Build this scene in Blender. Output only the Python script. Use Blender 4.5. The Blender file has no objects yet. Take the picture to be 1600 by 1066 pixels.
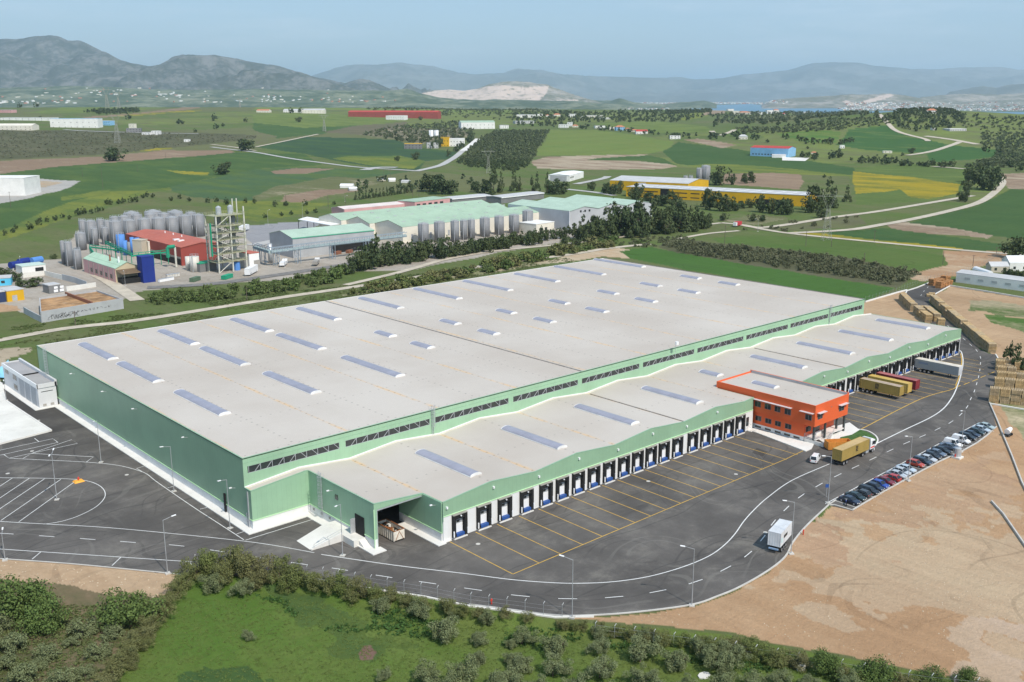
import bpy, math, random
import numpy as np
from mathutils import Vector, Matrix
random.seed(7); rng = np.random.default_rng(7)
sc = bpy.context.scene
LK = sc.collection.objects.link
# ------------------------------------------------------------------ camera
CAM = np.array([-107.928, -139.835, 82.270]); YAW, PIT, ROL = [math.radians(a) for a in (48.0923, 13.6788, -0.102)]
FP = 1564.29
cy_, sy_, cp_, sp_ = math.cos(YAW), math.sin(YAW), math.cos(PIT), math.sin(PIT)
FW = np.array([cy_*cp_, sy_*cp_, -sp_]); RT = np.array([sy_, -cy_, 0.]); UP = np.cross(RT, FW)
RT, UP = math.cos(ROL)*RT + math.sin(ROL)*UP, -math.sin(ROL)*RT + math.cos(ROL)*UP
cd = bpy.data.cameras.new('camera'); cam = bpy.data.objects.new('camera', cd); LK(cam)
cd.sensor_width = 36; cd.lens = FP/1600*36; cd.clip_start = 1; cd.clip_end = 120000
m = Matrix([[RT[i], UP[i], -FW[i], CAM[i]] for i in range(3)] + [[0, 0, 0, 1]])
cam.matrix_world = m; sc.camera = cam
# ------------------------------------------------------------------ numpy noise
def vnoise(x, y, seed=0):
    xi = np.floor(x).astype(np.int64); yi = np.floor(y).astype(np.int64); fx = x-xi; fy = y-yi
    fx = fx*fx*(3-2*fx); fy = fy*fy*(3-2*fy)
    def h(a, b):
        n = (a*374761393 + b*668265263 + seed*1442695041) & 0x7fffffff
        n = ((n ^ (n >> 13))*1274126177) & 0x7fffffff
        return ((n ^ (n >> 16)) & 0xffff)/65535.
    return (h(xi, yi)*(1-fx)+h(xi+1, yi)*fx)*(1-fy) + (h(xi, yi+1)*(1-fx)+h(xi+1, yi+1)*fx)*fy
def fbm(x, y, o=4, seed=0):
    s = 0; a = .5
    for i in range(o): s = s + a*vnoise(x*2**i, y*2**i, seed+i); a *= .5
    return s
def sstep(a, b, x): t = np.clip((x-a)/(b-a), 0, 1); return t*t*(3-2*t)
# ------------------------------------------------------------------ terrain height
CU = [-900, 0, 400, 600, 750, 900, 1100, 1200, 1350, 1600, 2500]; CZ = [50, 53, 50, 44, 35, 36, 33, 27, 22, 22, 22]
CD = math.cos(YAW); SD = math.sin(YAW)
HB = np.array([CAM[0], CAM[1]]) + 2350*np.array([CD*math.cos(-.385)-SD*math.sin(-.385), SD*math.cos(-.385)+CD*math.sin(-.385)])
def H(x, y):
    x = np.asarray(x, float); y = np.asarray(y, float)
    dx = x-CAM[0]; dy = y-CAM[1]; d = np.hypot(dx, dy)
    a = np.clip((dx*SD-dy*CD)/np.maximum(dx*CD+dy*SD, 1), -1.2, 1.2)
    u = 800+FP*a
    z = np.interp(u, CU, CZ)*sstep(1000, 3600, d)
    z = z*(1-sstep(3800, 7000, d)) - 38*sstep(3800, 7000, d)
    w = sstep(650, 1300, d)*(1-sstep(5000, 8000, d))
    z = z + w*(9*(fbm(x/520+3.1, y/520, 2, 5)-.37)+ 2.5*(fbm(x/160, y/160, 2, 9)-.37))
    h = np.hypot((x-HB[0])/1.5*0.9+(y-HB[1])*0, (y-HB[1])/1.0)
    z = z + 43*np.exp(-(h/290)**2)
    return z - .12
def ray(px, py):
    px = np.atleast_1d(np.asarray(px, float)); py = np.atleast_1d(np.asarray(py, float))
    return FW[None]+RT[None]*((px-800)/FP)[:, None]+UP[None]*((533-py)/FP)[:, None]
TS = np.geomspace(60, 60000, 900)
def G(px, py, z=None):
    """pixel(s) of the photograph -> point(s) on the ground (or on the level z)"""
    D = ray(px, py)
    if z is not None: return CAM+D*((z-CAM[2])/D[:, 2])[:, None]
    P = CAM[None, None]+D[:, None, :]*TS[None, :, None]
    df = P[:, :, 2]-H(P[:, :, 0], P[:, :, 1])
    below = df < 0; k = np.where(below.any(1), below.argmax(1), len(TS)-1); k = np.maximum(k, 1)
    i = np.arange(len(k)); d0 = df[i, k-1]; d1 = df[i, k]; f = np.clip(d0/(d0-d1+1e-9), 0, 1)
    t = TS[k-1]*(1-f)+TS[k]*f; Q = CAM+D*t[:, None]; Q[:, 2] = H(Q[:, 0], Q[:, 1]); return Q
def g(px, py, z=None): return G(px, py, z)[0]
def hz(x, y): return float(H(x, y))
def depth(p): return float((np.asarray(p)-CAM)@FW)
def ppm(p): return FP/depth(p)      # photo pixels per metre at p
# ------------------------------------------------------------------ materials
def new_mat(name):
    m = bpy.data.materials.new(name); m.use_nodes = True; nt = m.node_tree; b = nt.nodes['Principled BSDF']; return m, nt, b
def nd(nt, t, **k):
    n = nt.nodes.new(t)
    for a, v in k.items():
        if hasattr(n, a): setattr(n, a, v)
        else: n.inputs[a].default_value = v
    return n
def mixc(nt, f, a, b, mode='MIX'):
    n = nt.nodes.new('ShaderNodeMix'); n.data_type = 'RGBA'; n.blend_type = mode
    for s, v in ((n.inputs[0], f), (n.inputs[6], a), (n.inputs[7], b)):
        if isinstance(v, bpy.types.NodeSocket): nt.links.new(v, s)
        else: s.default_value = v if not isinstance(v, tuple) else (*v[:3], 1)
    return n.outputs[2]
def mth(nt, op, a, b=None, c=None):
    n = nt.nodes.new('ShaderNodeMath'); n.operation = op
    for i, v in enumerate((a, b, c)):
        if v is None: continue
        if isinstance(v, bpy.types.NodeSocket): nt.links.new(v, n.inputs[i])
        else: n.inputs[i].default_value = v
    return n.outputs[0]
def noise(nt, vec, scale, detail=4, rough=.6, stretch=None):
    if stretch:
        mp = nt.nodes.new('ShaderNodeMapping'); mp.inputs['Scale'].default_value = stretch; mp.inputs['Rotation'].default_value = (0, 0, .5) if len(stretch) == 3 else (0, 0, 0)
        nt.links.new(vec, mp.inputs[0]); vec = mp.outputs[0]
    n = nd(nt, 'ShaderNodeTexNoise', Scale=scale, Detail=detail, Roughness=rough); nt.links.new(vec, n.inputs['Vector']); return n.outputs['Fac']
def ramp(nt, f, a, b):
    n = nt.nodes.new('ShaderNodeMapRange'); n.interpolation_type = 'SMOOTHSTEP'; nt.links.new(f, n.inputs[0]); n.inputs[1].default_value = a; n.inputs[2].default_value = b; return n.outputs[0]
def pos(nt): return nt.nodes.new('ShaderNodeNewGeometry').outputs['Position']
def bump(nt, b, h, s=.3, d=.1):
    n = nd(nt, 'ShaderNodeBump', Strength=s, Distance=d); nt.links.new(h, n.inputs['Height']); nt.links.new(n.outputs[0], b.inputs['Normal'])
MATS = {}
def M(name, col, rough=.75, var=.15, scale=.35, metal=0., dirt=None, lines=None, spec=.3):
    if name in MATS: return MATS[name]
    m, nt, b = new_mat(name); p = pos(nt); f = noise(nt, p, scale, 5, .65)
    c = mixc(nt, ramp(nt, f, .3, .7), tuple(x*(1-var) for x in col), tuple(min(1, x*(1+var)) for x in col))
    if dirt: c = mixc(nt, mth(nt, 'MULTIPLY', ramp(nt, noise(nt, p, scale*2.3, 6, .7), .52, .75), .55), c, dirt)
    if lines:   # (axis, pitch, darkness, width): sheet joints or ribs
        sp = nt.nodes.new('ShaderNodeSeparateXYZ'); nt.links.new(p, sp.inputs[0])
        for ax, pitch, dk, w in lines:
            v = mth(nt, 'LESS_THAN', mth(nt, 'FRACT', mth(nt, 'DIVIDE', sp.outputs[ax], pitch)), w)
            c = mixc(nt, mth(nt, 'MULTIPLY', v, dk), c, tuple(x*.3 for x in col))
    nt.links.new(c, b.inputs['Base Color']); b.inputs['Roughness'].default_value = rough; b.inputs['Metallic'].default_value = metal; b.inputs['Specular IOR Level'].default_value = spec
    MATS[name] = m; return m
# ------------------------------------------------------------------ mesh builder
class MB:
    def __init__(s): s.v = []; s.f = []; s.m = []; s.mats = []
    def mi(s, mat):
        if mat not in s.mats: s.mats.append(mat)
        return s.mats.index(mat)
    def add(s, vs, fs, mat):
        o = len(s.v); s.v += [tuple(map(float, v)) for v in vs]; k = s.mi(mat)
        for f in fs: s.f.append(tuple(i+o for i in f)); s.m.append(k)
        return s
    def box(s, x0, x1, y0, y1, z0, z1, mat):
        x0, x1 = sorted((x0, x1)); y0, y1 = sorted((y0, y1))
        v = [(x, y, z) for z in (z0, z1) for x, y in ((x0, y0), (x1, y0), (x1, y1), (x0, y1))]
        return s.add(v, [(3, 2, 1, 0), (4, 5, 6, 7), (0, 1, 5, 4), (1, 2, 6, 5), (2, 3, 7, 6), (3, 0, 4, 7)], mat)
    def prism(s, poly, z0, z1, mat, top=True, bottom=True):
        n = len(poly); a = sum(poly[i][0]*poly[(i+1) % n][1]-poly[(i+1) % n][0]*poly[i][1] for i in range(n))
        if a < 0: poly = poly[::-1]
        zf = (lambda q: q) if not callable(z0) else None
        v = [(p[0], p[1], z0) for p in poly]+[(p[0], p[1], z1) for p in poly]
        f = [(i, (i+1) % n, (i+1) % n+n, i+n) for i in range(n)]
        if top: f.append(tuple(range(n, 2*n)))
        if bottom: f.append(tuple(range(n-1, -1, -1)))
        return s.add(v, f, mat)
    def cyl(s, x, y, z0, z1, r, mat, n=12, r2=None, cap=True):
        r2 = r if r2 is None else r2; v = []; 
        for z, rr in ((z0, r), (z1, r2)):
            v += [(x+rr*math.cos(2*math.pi*i/n), y+rr*math.sin(2*math.pi*i/n), z) for i in range(n)]
        f = [(i, (i+1) % n, (i+1) % n+n, i+n) for i in range(n)]
        if cap: f += [tuple(range(n, 2*n)), tuple(range(n-1, -1, -1))]
        return s.add(v, f, mat)
    def tube(s, p, q, r, mat, n=6, r2=None):
        p = Vector(p); q = Vector(q); d = (q-p); 
        if d.length < 1e-6: return s
        d.normalize(); a = d.orthogonal().normalized(); b = d.cross(a); r2 = r if r2 is None else r2
        v = [p+(a*math.cos(2*math.pi*i/n)+b*math.sin(2*math.pi*i/n))*r for i in range(n)]+[q+(a*math.cos(2*math.pi*i/n)+b*math.sin(2*math.pi*i/n))*r2 for i in range(n)]
        return s.add(v, [(i, (i+1) % n, (i+1) % n+n, i+n) for i in range(n)]+[tuple(range(n, 2*n)), tuple(range(n-1, -1, -1))], mat)
    def bar(s, p, q, w, mat, h=None):
        """square bar"""
        p = Vector(p); q = Vector(q); d = (q-p); d.normalize(); u = Vector((0, 0, 1))
        if abs(d.z) > .95: u = Vector((1, 0, 0))
        a = d.cross(u).normalized(); b = a.cross(d).normalized(); h = h or w
        o = [(-.5, -.5), (.5, -.5), (.5, .5), (-.5, .5)]
        v = [p+a*i*w+b*j*h for i, j in o]+[q+a*i*w+b*j*h for i, j in o]
        return s.add(v, [(0, 1, 5, 4), (1, 2, 6, 5), (2, 3, 7, 6), (3, 0, 4, 7), (4, 5, 6, 7), (3, 2, 1, 0)], mat)
    def xf(s, mat4, start=0):
        for i in range(start, len(s.v)): s.v[i] = tuple(mat4 @ Vector(s.v[i]))
        return s
    def build(s, name, parent=None, smooth=False, bevel=0):
        me = bpy.data.meshes.new(name); me.from_pydata(s.v, [], s.f)
        for mt in s.mats: me.materials.append(mt)
        me.polygons.foreach_set('material_index', s.m)
        if smooth: me.polygons.foreach_set('use_smooth', [True]*len(s.f))
        me.update(); o = bpy.data.objects.new(name, me); LK(o)
        if parent: o.parent = parent
        if bevel:
            bv = o.modifiers.new('b', 'BEVEL'); bv.width = bevel; bv.segments = 2; bv.limit_method = 'ANGLE'
        return o
def tag(o, label=None, cat=None, group=None, kind=None):
    if label: o['label'] = label
    if cat: o['category'] = cat
    if group: o['group'] = group
    if kind: o['kind'] = kind
    return o
def thing(name, label, cat, loc=(0, 0, 0), rz=0, group=None):
    o = bpy.data.objects.new(name, None); LK(o); o.location = loc; o.rotation_euler = (0, 0, rz); o.empty_display_size = .1
    return tag(o, label, cat, group)
def struct(mb, name, smooth=False):
    o = mb.build(name, smooth=smooth); o['kind'] = 'structure'; return o
KIDS = {}
def kids(o):
    return [c for c in bpy.data.objects if c.parent == o] if o.name not in KIDS else KIDS[o.name]
def dup(o, loc, rz=0, label=None, group=None, scale=None, cat=None):
    if o.name not in KIDS:
        KIDS[o.name] = [c for c in bpy.data.objects if c.parent == o]
        for c in KIDS[o.name]: KIDS[c.name] = [e for e in bpy.data.objects if e.parent == c]
    r = o.copy(); LK(r); r.location = loc; r.rotation_euler = (0, 0, rz)
    if scale is not None: r.scale = scale if isinstance(scale, tuple) else (scale,)*3
    for c in KIDS[o.name]:
        cc = c.copy(); LK(cc); cc.parent = r
        for e in KIDS[c.name]:
            ee = e.copy(); LK(ee); ee.parent = cc
    if label: r['label'] = label
    if group: r['group'] = group
    if cat: r['category'] = cat
    return r
def ribbon(pts, width, z, mb, mat, closed=False, dz=0., off=0.):
    """flat strip along world points; z None = drape on the terrain"""
    P = [np.array(p[:2], float) for p in pts]; n = len(P); L = []; R = []
    for i in range(n):
        a = P[max(i-1, 0)]; b = P[min(i+1, n-1)]
        t = b-a; t = t/(np.linalg.norm(t)+1e-9); nn = np.array([-t[1], t[0]])
        c = P[i]+nn*off; L.append(c+nn*width/2); R.append(c-nn*width/2)
    zz = (lambda q: z) if z is not None else (lambda q: hz(*q)+dz)
    v = [(*q, zz(q)) for q in L]+[(*q, zz(q)) for q in R]
    return mb.add(v, [(i+1, i, i+n, i+1+n) for i in range(n-1)], mat)
def raised(pts, width, z0, z1, mb, mat, off=0.):
    P = [np.array(p[:2], float) for p in pts]; n = len(P); L = []; R = []
    for i in range(n):
        a = P[max(i-1, 0)]; b = P[min(i+1, n-1)]; t = b-a; t = t/(np.linalg.norm(t)+1e-9); nn = np.array([-t[1], t[0]])
        c = P[i]+nn*off; L.append(c+nn*width/2); R.append(c-nn*width/2)
    v = [(*q, z) for z in (z0, z1) for q in L+R]; f = []
    for i in range(n-1):
        l0, l1, r0, r1 = i, i+1, i+n, i+1+n; N = 2*n
        f += [(l1+N, l0+N, r0+N, r1+N), (l0, l0+N, l1+N, l1), (r0, r1, r1+N, r0+N)]
    f += [(0, n, 3*n, 2*n), (n-1, 3*n-1, 4*n-1, 2*n-1)]
    return mb.add(v, f, mat)
def smooth_path(pts, n=8):
    P = [np.array(p[:2], float) for p in pts]; out = []
    for i in range(len(P)-1):
        p0 = P[max(i-1, 0)]; p1 = P[i]; p2 = P[i+1]; p3 = P[min(i+2, len(P)-1)]
        for k in range(n):
            t = k/n; out.append(.5*((2*p1)+(-p0+p2)*t+(2*p0-5*p1+4*p2-p3)*t*t+(-p0+3*p1-3*p2+p3)*t**3))
    out.append(P[-1]); return out
def gpath(px, n=6, z=None): return smooth_path(G([p[0] for p in px], [p[1] for p in px], z), n)
# ------------------------------------------------------------------ southern field lies a little lower than the road
def _flat(px, py):
    D = ray([px], [py])[0]; P = CAM+D*(-CAM[2]/D[2]); dx, dy = P[0]-CAM[0], P[1]-CAM[1]; return dx*SD-dy*CD, dx*CD+dy*SD
_ln = [_flat(*p) for p in [(-300, 850), (300, 898), (486, 903.5), (661, 932), (733, 947.5), (800, 955.5), (867, 965), (930, 966), (1100, 984), (1250, 1014), (1400, 1040), (1600, 1072), (2200, 1180)]]
LU = [a[0] for a in _ln]; LV = [a[1] for a in _ln]; LW = [0, 0, 1.3, 1.6, 1.6, 1.6, 1.5, 1.0, .8, .8, .8, .8, .8]
H0 = H
def H(x, y):
    x = np.asarray(x, float); y = np.asarray(y, float); dx = x-CAM[0]; dy = y-CAM[1]
    u = dx*SD-dy*CD; v = dx*CD+dy*SD; s = np.interp(u, LU, LV)-v
    return H0(x, y)-np.interp(u, LU, LW)*sstep(.3, 3.5, s)
# ------------------------------------------------------------------ painted land (albedo of the crops and soils)
GR = (.100, .145, .042); DG = (.064, .112, .038); LG = (.155, .195, .055); OL = (.135, .145, .066); SC = (.125, .122, .072); SC2 = (.09, .095, .05)
BR = (.245, .175, .120); TN = (.40, .33, .24); YE = (.34, .265, .03); YG = (.185, .205, .045); DIRT = (.46, .31, .19); DIRT2 = (.37, .23, .135); PALE = (.50, .41, .29); CONC = (.42, .40, .37)
LAND = [  # (A, B, share of B, polygon in photo pixels)
 (SC, SC2, .55, [(-60, 203), (127, 203), (322, 208), (400, 211), (400, 217), (317, 226), (266, 231), (203, 238), (162, 242), (0, 250), (-60, 254)]),
 (BR, TN, .2, [(-60, 254), (0, 251.6), (162, 245), (253, 235), (355, 235), (365, 239), (291, 245), (177, 254), (76, 262), (0, 272), (-60, 280)]),
 (YE, GR, .4, [(203, 237.5), (240, 232), (268, 231), (266, 233), (225, 236.5)]),
 (DG, GR, .35, [(-60, 280), (0, 272), (76, 262), (177, 254), (365, 239), (470, 240), (500, 258), (400, 264), (270, 292), (140, 325), (60, 355), (0, 378), (-60, 400)]),
 (GR, YG, .5, [(-60, 400), (0, 360), (70, 330), (160, 300), (250, 296), (262, 293), (150, 325), (60, 356), (0, 378)]),
 (YG, GR, .45, [(140, 300), (175, 297), (170, 302), (100, 314), (95, 308)]),
 (YE, YG, .6, [(258, 266), (330, 269), (325, 274), (290, 272)]),
 (YG, GR, .55, [(232, 296), (263, 294), (340, 276), (325, 283), (262, 298), (200, 306)]),
 ((.07, .12, .055), GR, .4, [(270, 292), (400, 264), (470, 262), (640, 268), (560, 280), (430, 300), (400, 316), (330, 330), (262, 312)]),
 (OL, GR, .4, [(60, 356), (262, 297), (300, 308), (400, 318), (470, 330), (400, 345), (330, 350), (120, 350), (95, 405), (0, 410), (-60, 412), (-60, 400), (0, 380)]),
 (YG, GR, .45, [(330, 316), (400, 314), (520, 318), (470, 335), (400, 345), (330, 330)]),
 ((.40, .38, .35), (.34, .33, .30), .3, [(-60, 270), (0, 275), (38, 278), (98, 282), (127, 283), (90, 298), (45, 310), (0, 318), (-60, 325)]),
 (TN, DIRT, .4, [(40, 281), (97, 285), (70, 293), (42, 294)]),
 (BR, TN, .2, [(423, 268), (463, 263), (519, 264), (476, 272), (430, 272)]),
 (OL, TN, .25, [(400, 308), (430, 292), (520, 276), (600, 282), (560, 296), (500, 296), (446, 303), (400, 316)]),
 (BR, TN, .15, [(438, 315), (445.6, 305), (501, 296), (570, 297), (514, 305), (476, 316), (456, 317)]),
 ((.045, .085, .045), DG, .4, [(400, 230), (425, 223.7), (483, 213.6), (557, 216), (620, 218.6), (653, 231), (714, 237.6), (699, 249), (668, 252), (650, 266), (577, 261), (514, 250), (470, 240)]),
 (YG, GR, .5, [(514, 248), (542, 244), (628, 244), (668, 251.6), (643, 264), (577, 259)]),
 (LG, GR, .4, [(400, 179), (480, 176), (640, 184), (600, 196), (480, 200), (400, 192)]),
 (DG, GR, .3, [(400, 192), (480, 200), (560, 196), (500, 210), (430, 216), (400, 204)]),
 (SC, (.16, .13, .09), .4, [(500, 207), (560, 196), (640, 190), (625, 206), (560, 211)]),
 (SC, TN, .3, [(560, 211), (620, 200), (720, 200), (740, 212), (660, 225), (620, 217)]),
 (OL, (.16, .13, .09), .4, [(400, 205), (432, 213), (400, 226)]),
 (LG, (.13, .19, .05), .3, [(400, 165), (500, 163), (760, 170), (900, 180), (640, 176), (480, 170), (400, 172)]),
 (BR, GR, .3, [(130, 183), (220, 176), (300, 167), (330, 165), (290, 173), (200, 180), (140, 186)]),
 (YE, GR, .45, [(170, 183), (240, 177), (315, 172), (300, 175), (215, 180.5)]),
 (LG, GR, .4, [(40, 177), (130, 165), (160, 163), (330, 163), (220, 172), (130, 177)]),
 (LG, (.13, .19, .05), .4, [(835, 243), (860, 203), (930, 204), (1000, 212), (1055, 222), (1035, 236), (1010, 241), (930, 244)]),
 (TN, BR, .45, [(830, 252), (860, 245), (930, 243), (1015, 241), (1000, 246), (925, 250), (1030, 252), (1060, 260), (1030, 265), (900, 265), (835, 263)]),
 (DG, GR, .3, [(920, 250), (940, 247), (1015, 243), (1040, 248), (1060, 258), (1000, 252)]),
 (DG, (.05, .10, .035), .4, [(1035, 236), (1060, 222), (1150, 233), (1200, 242), (1330, 262), (1325, 275), (1200, 261), (1100, 262), (1060, 256)]),
 (YG, GR, .5, [(1075, 258), (1100, 256), (1200, 260), (1328, 274), (1328, 279), (1200, 271), (1110, 270)]),
 (BR, TN, .4, [(1065, 217.5), (1090, 217), (1150, 226), (1130, 232)]),
 (BR, (.30, .22, .15), .4, [(1130, 272), (1210, 270), (1250, 273), (1250, 297), (1130, 287)]),
 (OL, GR, .4, [(1250, 273), (1325, 276), (1332, 314), (1250, 297)]),
 (LG, GR, .4, [(925, 193), (1020, 189), (1110, 198), (1115, 207), (1000, 207), (930, 200)]),
 (YG, GR, .4, [(1060, 176), (1150, 173), (1100, 184), (1070, 188)]),
 (BR, TN, .4, [(1110, 173), (1140, 171), (1135, 177), (1100, 181)]),
 ((.08, .155, .035), LG, .4, [(1213, 211), (1261, 203), (1309, 206), (1301, 224), (1263, 223)]),
 (LG, OL, .4, [(1200, 220), (1260, 226), (1320, 235), (1300, 246), (1200, 240)]),
 ((.052, .115, .035), LG, .25, [(1322, 203), (1387, 194.6), (1403, 208.5), (1441, 217), (1486, 227.5), (1453, 239), (1415, 239), (1352, 234), (1301, 226)]),
 ((.052, .115, .035), GR, .25, [(1448, 241.5), (1491, 227.5), (1555, 234), (1560, 244), (1504, 250), (1453, 254)]),
 (GR, LG, .3, [(1330, 262), (1440, 255), (1512, 264), (1512, 290), (1504, 300), (1499, 303), (1453, 315), (1337, 320)]),
 (YE, (.14, .16, .035), .38, [(1327, 268), (1418, 277), (1504, 288), (1499, 302), (1453, 311), (1420, 308), (1405, 296), (1380, 300), (1337, 303)]),
 (DG, (.05, .10, .035), .35, [(1575, 295), (1660, 299), (1660, 380), (1595, 373), (1555, 369), (1423, 349), (1479, 334), (1529, 321), (1560, 303)]),
 (BR, TN, .4, [(1387, 350), (1408, 346.6), (1479, 355), (1552, 368), (1542, 372), (1428, 364), (1392, 355)]),
 (DG, (.045, .10, .035), .4, [(1296, 364), (1387, 355.5), (1453, 366), (1567, 381), (1567, 392), (1504, 390), (1377, 379), (1301, 369)]),
 (YE, GR, .45, [(1240, 362), (1300, 367), (1400, 377), (1504, 388), (1504, 391.5), (1400, 382), (1300, 371.5), (1240, 366)]),
 (BR, TN, .4, [(1562, 272), (1660, 268), (1660, 298), (1572, 295)]),
 (DIRT2, PALE, .4, [(1475, 392), (1575, 393), (1580, 410), (1516, 418), (1494, 432), (1443, 440), (1425, 436), (1428, 418), (1480, 408)]),
 ((.065, .135, .032), DG, .3, [(967, 391.7), (1018, 386), (1200, 419), (1398, 450.5), (1352, 471.5), (1200, 443), (1060, 420), (985, 404)]),
 (GR, (.08, .14, .035), .4, [(1110, 372), (1200, 368), (1300, 373), (1480, 400), (1486, 414), (1440, 426), (1300, 400), (1200, 387), (1120, 379)]),
 (SC, SC2, .5, [(1030, 385), (1060, 372), (1110, 379), (1200, 388), (1320, 402), (1443, 428), (1400, 450), (1200, 419), (1060, 395)]),
 (SC, OL, .5, [(1165, 360), (1260, 345), (1340, 335), (1352, 350), (1300, 357), (1240, 360)]),
 (OL, TN, .3, [(1130, 345), (1180, 335), (1240, 340), (1180, 352)]),
 (PALE, DIRT, .45, [(860, 408), (884, 399.5), (935, 391), (965, 387), (985, 391), (967, 393), (985, 404), (943, 401), (905, 406)]),
 (PALE, GR, .40, [(520, 463), (700, 430), (860, 407), (905, 406), (800, 421), (600, 455)]),
 ((.33, .29, .24), (.42, .38, .33), .5, [(-60, 480), (-60, 415), (0, 412), (96, 404), (112, 365), (150, 345), (330, 350), (395, 365), (395, 380), (470, 366), (560, 345), (860, 326), (960, 330), (955, 352), (870, 380), (800, 392), (640, 422), (540, 425), (480, 436), (300, 446), (215, 455), (185, 470), (60, 494), (20, 482)]),
 ((.30, .30, .31), (.27, .27, .28), .4, [(380, 354), (420, 349), (480, 346), (500, 352), (470, 367), (392, 381)]),
 (TN, PALE, .4, [(-80, 552), (0, 546), (52, 541), (50, 551), (12, 562), (0, 600), (-80, 640)]),
 (DIRT2, DIRT, .5, [(-60, 480), (0, 474), (30, 478), (40, 485), (20, 487), (-60, 492)]),
 # near ground
 ((.50, .36, .235), (.40, .27, .165), .4, [(-200, 855), (0, 870), (190, 884), (300, 893), (288, 900), (268, 941), (241, 935), (161, 929), (88, 920), (0, 912), (-200, 900)]),
 ((.12, .12, .06), (.24, .17, .11), .42, [(-300, 900), (0, 905), (88, 912), (161, 924), (241, 932), (275, 925), (230, 980), (170, 1040), (120, 1120), (-300, 1300)]),
 ((.088, .155, .030), (.13, .17, .045), .48, [(275, 925), (330, 900), (486, 905), (661, 933), (800, 956), (870, 968), (950, 975), (1100, 990), (1260, 1018), (1420, 1048), (1560, 1075), (1700, 1300), (120, 1300), (120, 1120), (170, 1040), (230, 980)]),
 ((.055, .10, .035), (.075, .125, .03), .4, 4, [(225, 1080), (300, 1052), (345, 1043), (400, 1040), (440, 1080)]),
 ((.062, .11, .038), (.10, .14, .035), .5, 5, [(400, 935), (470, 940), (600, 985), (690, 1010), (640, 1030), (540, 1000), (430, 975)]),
 ((.16, .09, .07), (.22, .16, .12), .5, 1.2, [(560, 1016), (570, 1008), (590, 1008), (600, 1016), (592, 1027), (570, 1028)]),
 ((.47, .31, .185), (.41, .255, .145), .45, [(862, 963), (935, 964), (1002, 958), (1082, 947), (1160, 918), (1200, 893), (1240, 846), (1290, 793), (1310, 770), (1480, 690), (1553, 628), (1620, 700), (1700, 800), (1760, 1100), (1600, 1079), (1420, 1045), (1260, 1014), (1100, 985), (950, 970)]),
 ((.495, .375, .25), (.465, .33, .215), .5, 11, [(1300, 840), (1420, 800), (1540, 790), (1600, 830), (1680, 900), (1640, 1010), (1500, 1000), (1380, 960), (1260, 950), (1200, 930), (1240, 900)]),
 ((.41, .265, .165), (.46, .315, .20), .45, 8, [(1330, 800), (1450, 748), (1530, 700), (1560, 700), (1600, 800), (1500, 790), (1400, 812)]),
 ((.42, .27, .17), (.47, .32, .205), .45, 7, [(1245, 845), (1270, 818), (1340, 835), (1375, 855), (1300, 868), (1230, 880)]),
 ((.51, .385, .285), (.48, .35, .24), .45, 9, [(1490, 990), (1540, 1000), (1640, 1020), (1700, 1060), (1680, 1100), (1550, 1066), (1500, 1030)]),
 ((.50, .42, .28), (.10, .14, .04), .42, [(1553, 628), (1570, 610), (1700, 615), (1700, 800), (1620, 720)]),
 ((.48, .335, .21), (.39, .26, .155), .45, [(1484, 446), (1600, 466), (1660, 474), (1660, 610), (1560, 600), (1552, 552), (1523, 540), (1500, 513), (1451, 468)]),
 ((.09, .14, .04), (.40, .33, .22), .42, [(1513, 470), (1545, 469), (1600, 478), (1660, 480), (1660, 500), (1560, 493), (1535, 487), (1508, 485)]),
 ((.08, .15, .035), (.40, .33, .22), .35, [(1535, 491), (1600, 498), (1660, 500), (1660, 530), (1600, 520), (1580, 512), (1555, 506)]),
 ((.49, .345, .215), (.40, .265, .16), .45, [(1340, 474), (1405, 456), (1420, 458), (1413, 470), (1440, 488), (1475, 505), (1520, 560), (1300, 520)]),
]
def densify(poly, step=18):
    out = []
    for i in range(len(poly)):
        a = np.array(poly[i], float); b = np.array(poly[(i+1) % len(poly)], float); k = max(1, int(np.hypot(*(b-a))/step))
        out += [tuple(a+(b-a)*j/k) for j in range(k)]
    return out
def inpoly(X, Y, P):
    ins = np.zeros(len(X), bool); j = len(P)-1
    for i in range(len(P)):
        xi, yi = P[i]; xj, yj = P[j]
        if yi != yj:
            c = ((yi > Y) != (yj > Y)) & (X < (xj-xi)*(Y-yi)/(yj-yi)+xi); ins ^= c
        j = i
    return ins
def gpoly(px, z=None, step=18):
    p = densify(px, step); Q = G([a[0] for a in p], [min(max(a[1], 153.5), 1400) for a in p], z); return Q[:, :2]
# terrain sheet: rings around the viewpoint's foot, fine where the photo looks
ys = np.concatenate([np.arange(1500, 1100, -12), np.arange(1100, 480, -2.2), np.arange(480, 300, -1.4), np.arange(300, 175, -.8), np.arange(175, 158, -.35), np.arange(158, 153.2, -.6)])
dd = CAM[2]/np.tan(PIT+np.arctan((ys-533)/FP)); dd = dd[dd > 0]; dd = np.concatenate([[3, 12, 25, 40], dd[dd > 45], [160000]])
az = np.concatenate([np.linspace(-math.pi, -.62, 40)[:-1], np.linspace(-.62, .62, 1000), np.linspace(.62, math.pi, 40)[1:]])
ax = CAM[0]+np.outer(dd, np.cos(YAW-az)); ay = CAM[1]+np.outer(dd, np.sin(YAW-az)); nr, nc = ax.shape
X = ax.ravel(); Y = ay.ravel(); Z = H(X, Y); Z = np.where(np.hypot(X-CAM[0], Y-CAM[1]) > 9000, -38.2, Z)
colA = np.tile(np.array([*GR, .45]), (len(X), 1)); colB = np.tile(np.array([*OL, 1.]), (len(X), 1))
_big = fbm(X/900, Y/700, 3, 21); _w = (np.hypot(X-CAM[0], Y-CAM[1]) > 900)
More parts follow.
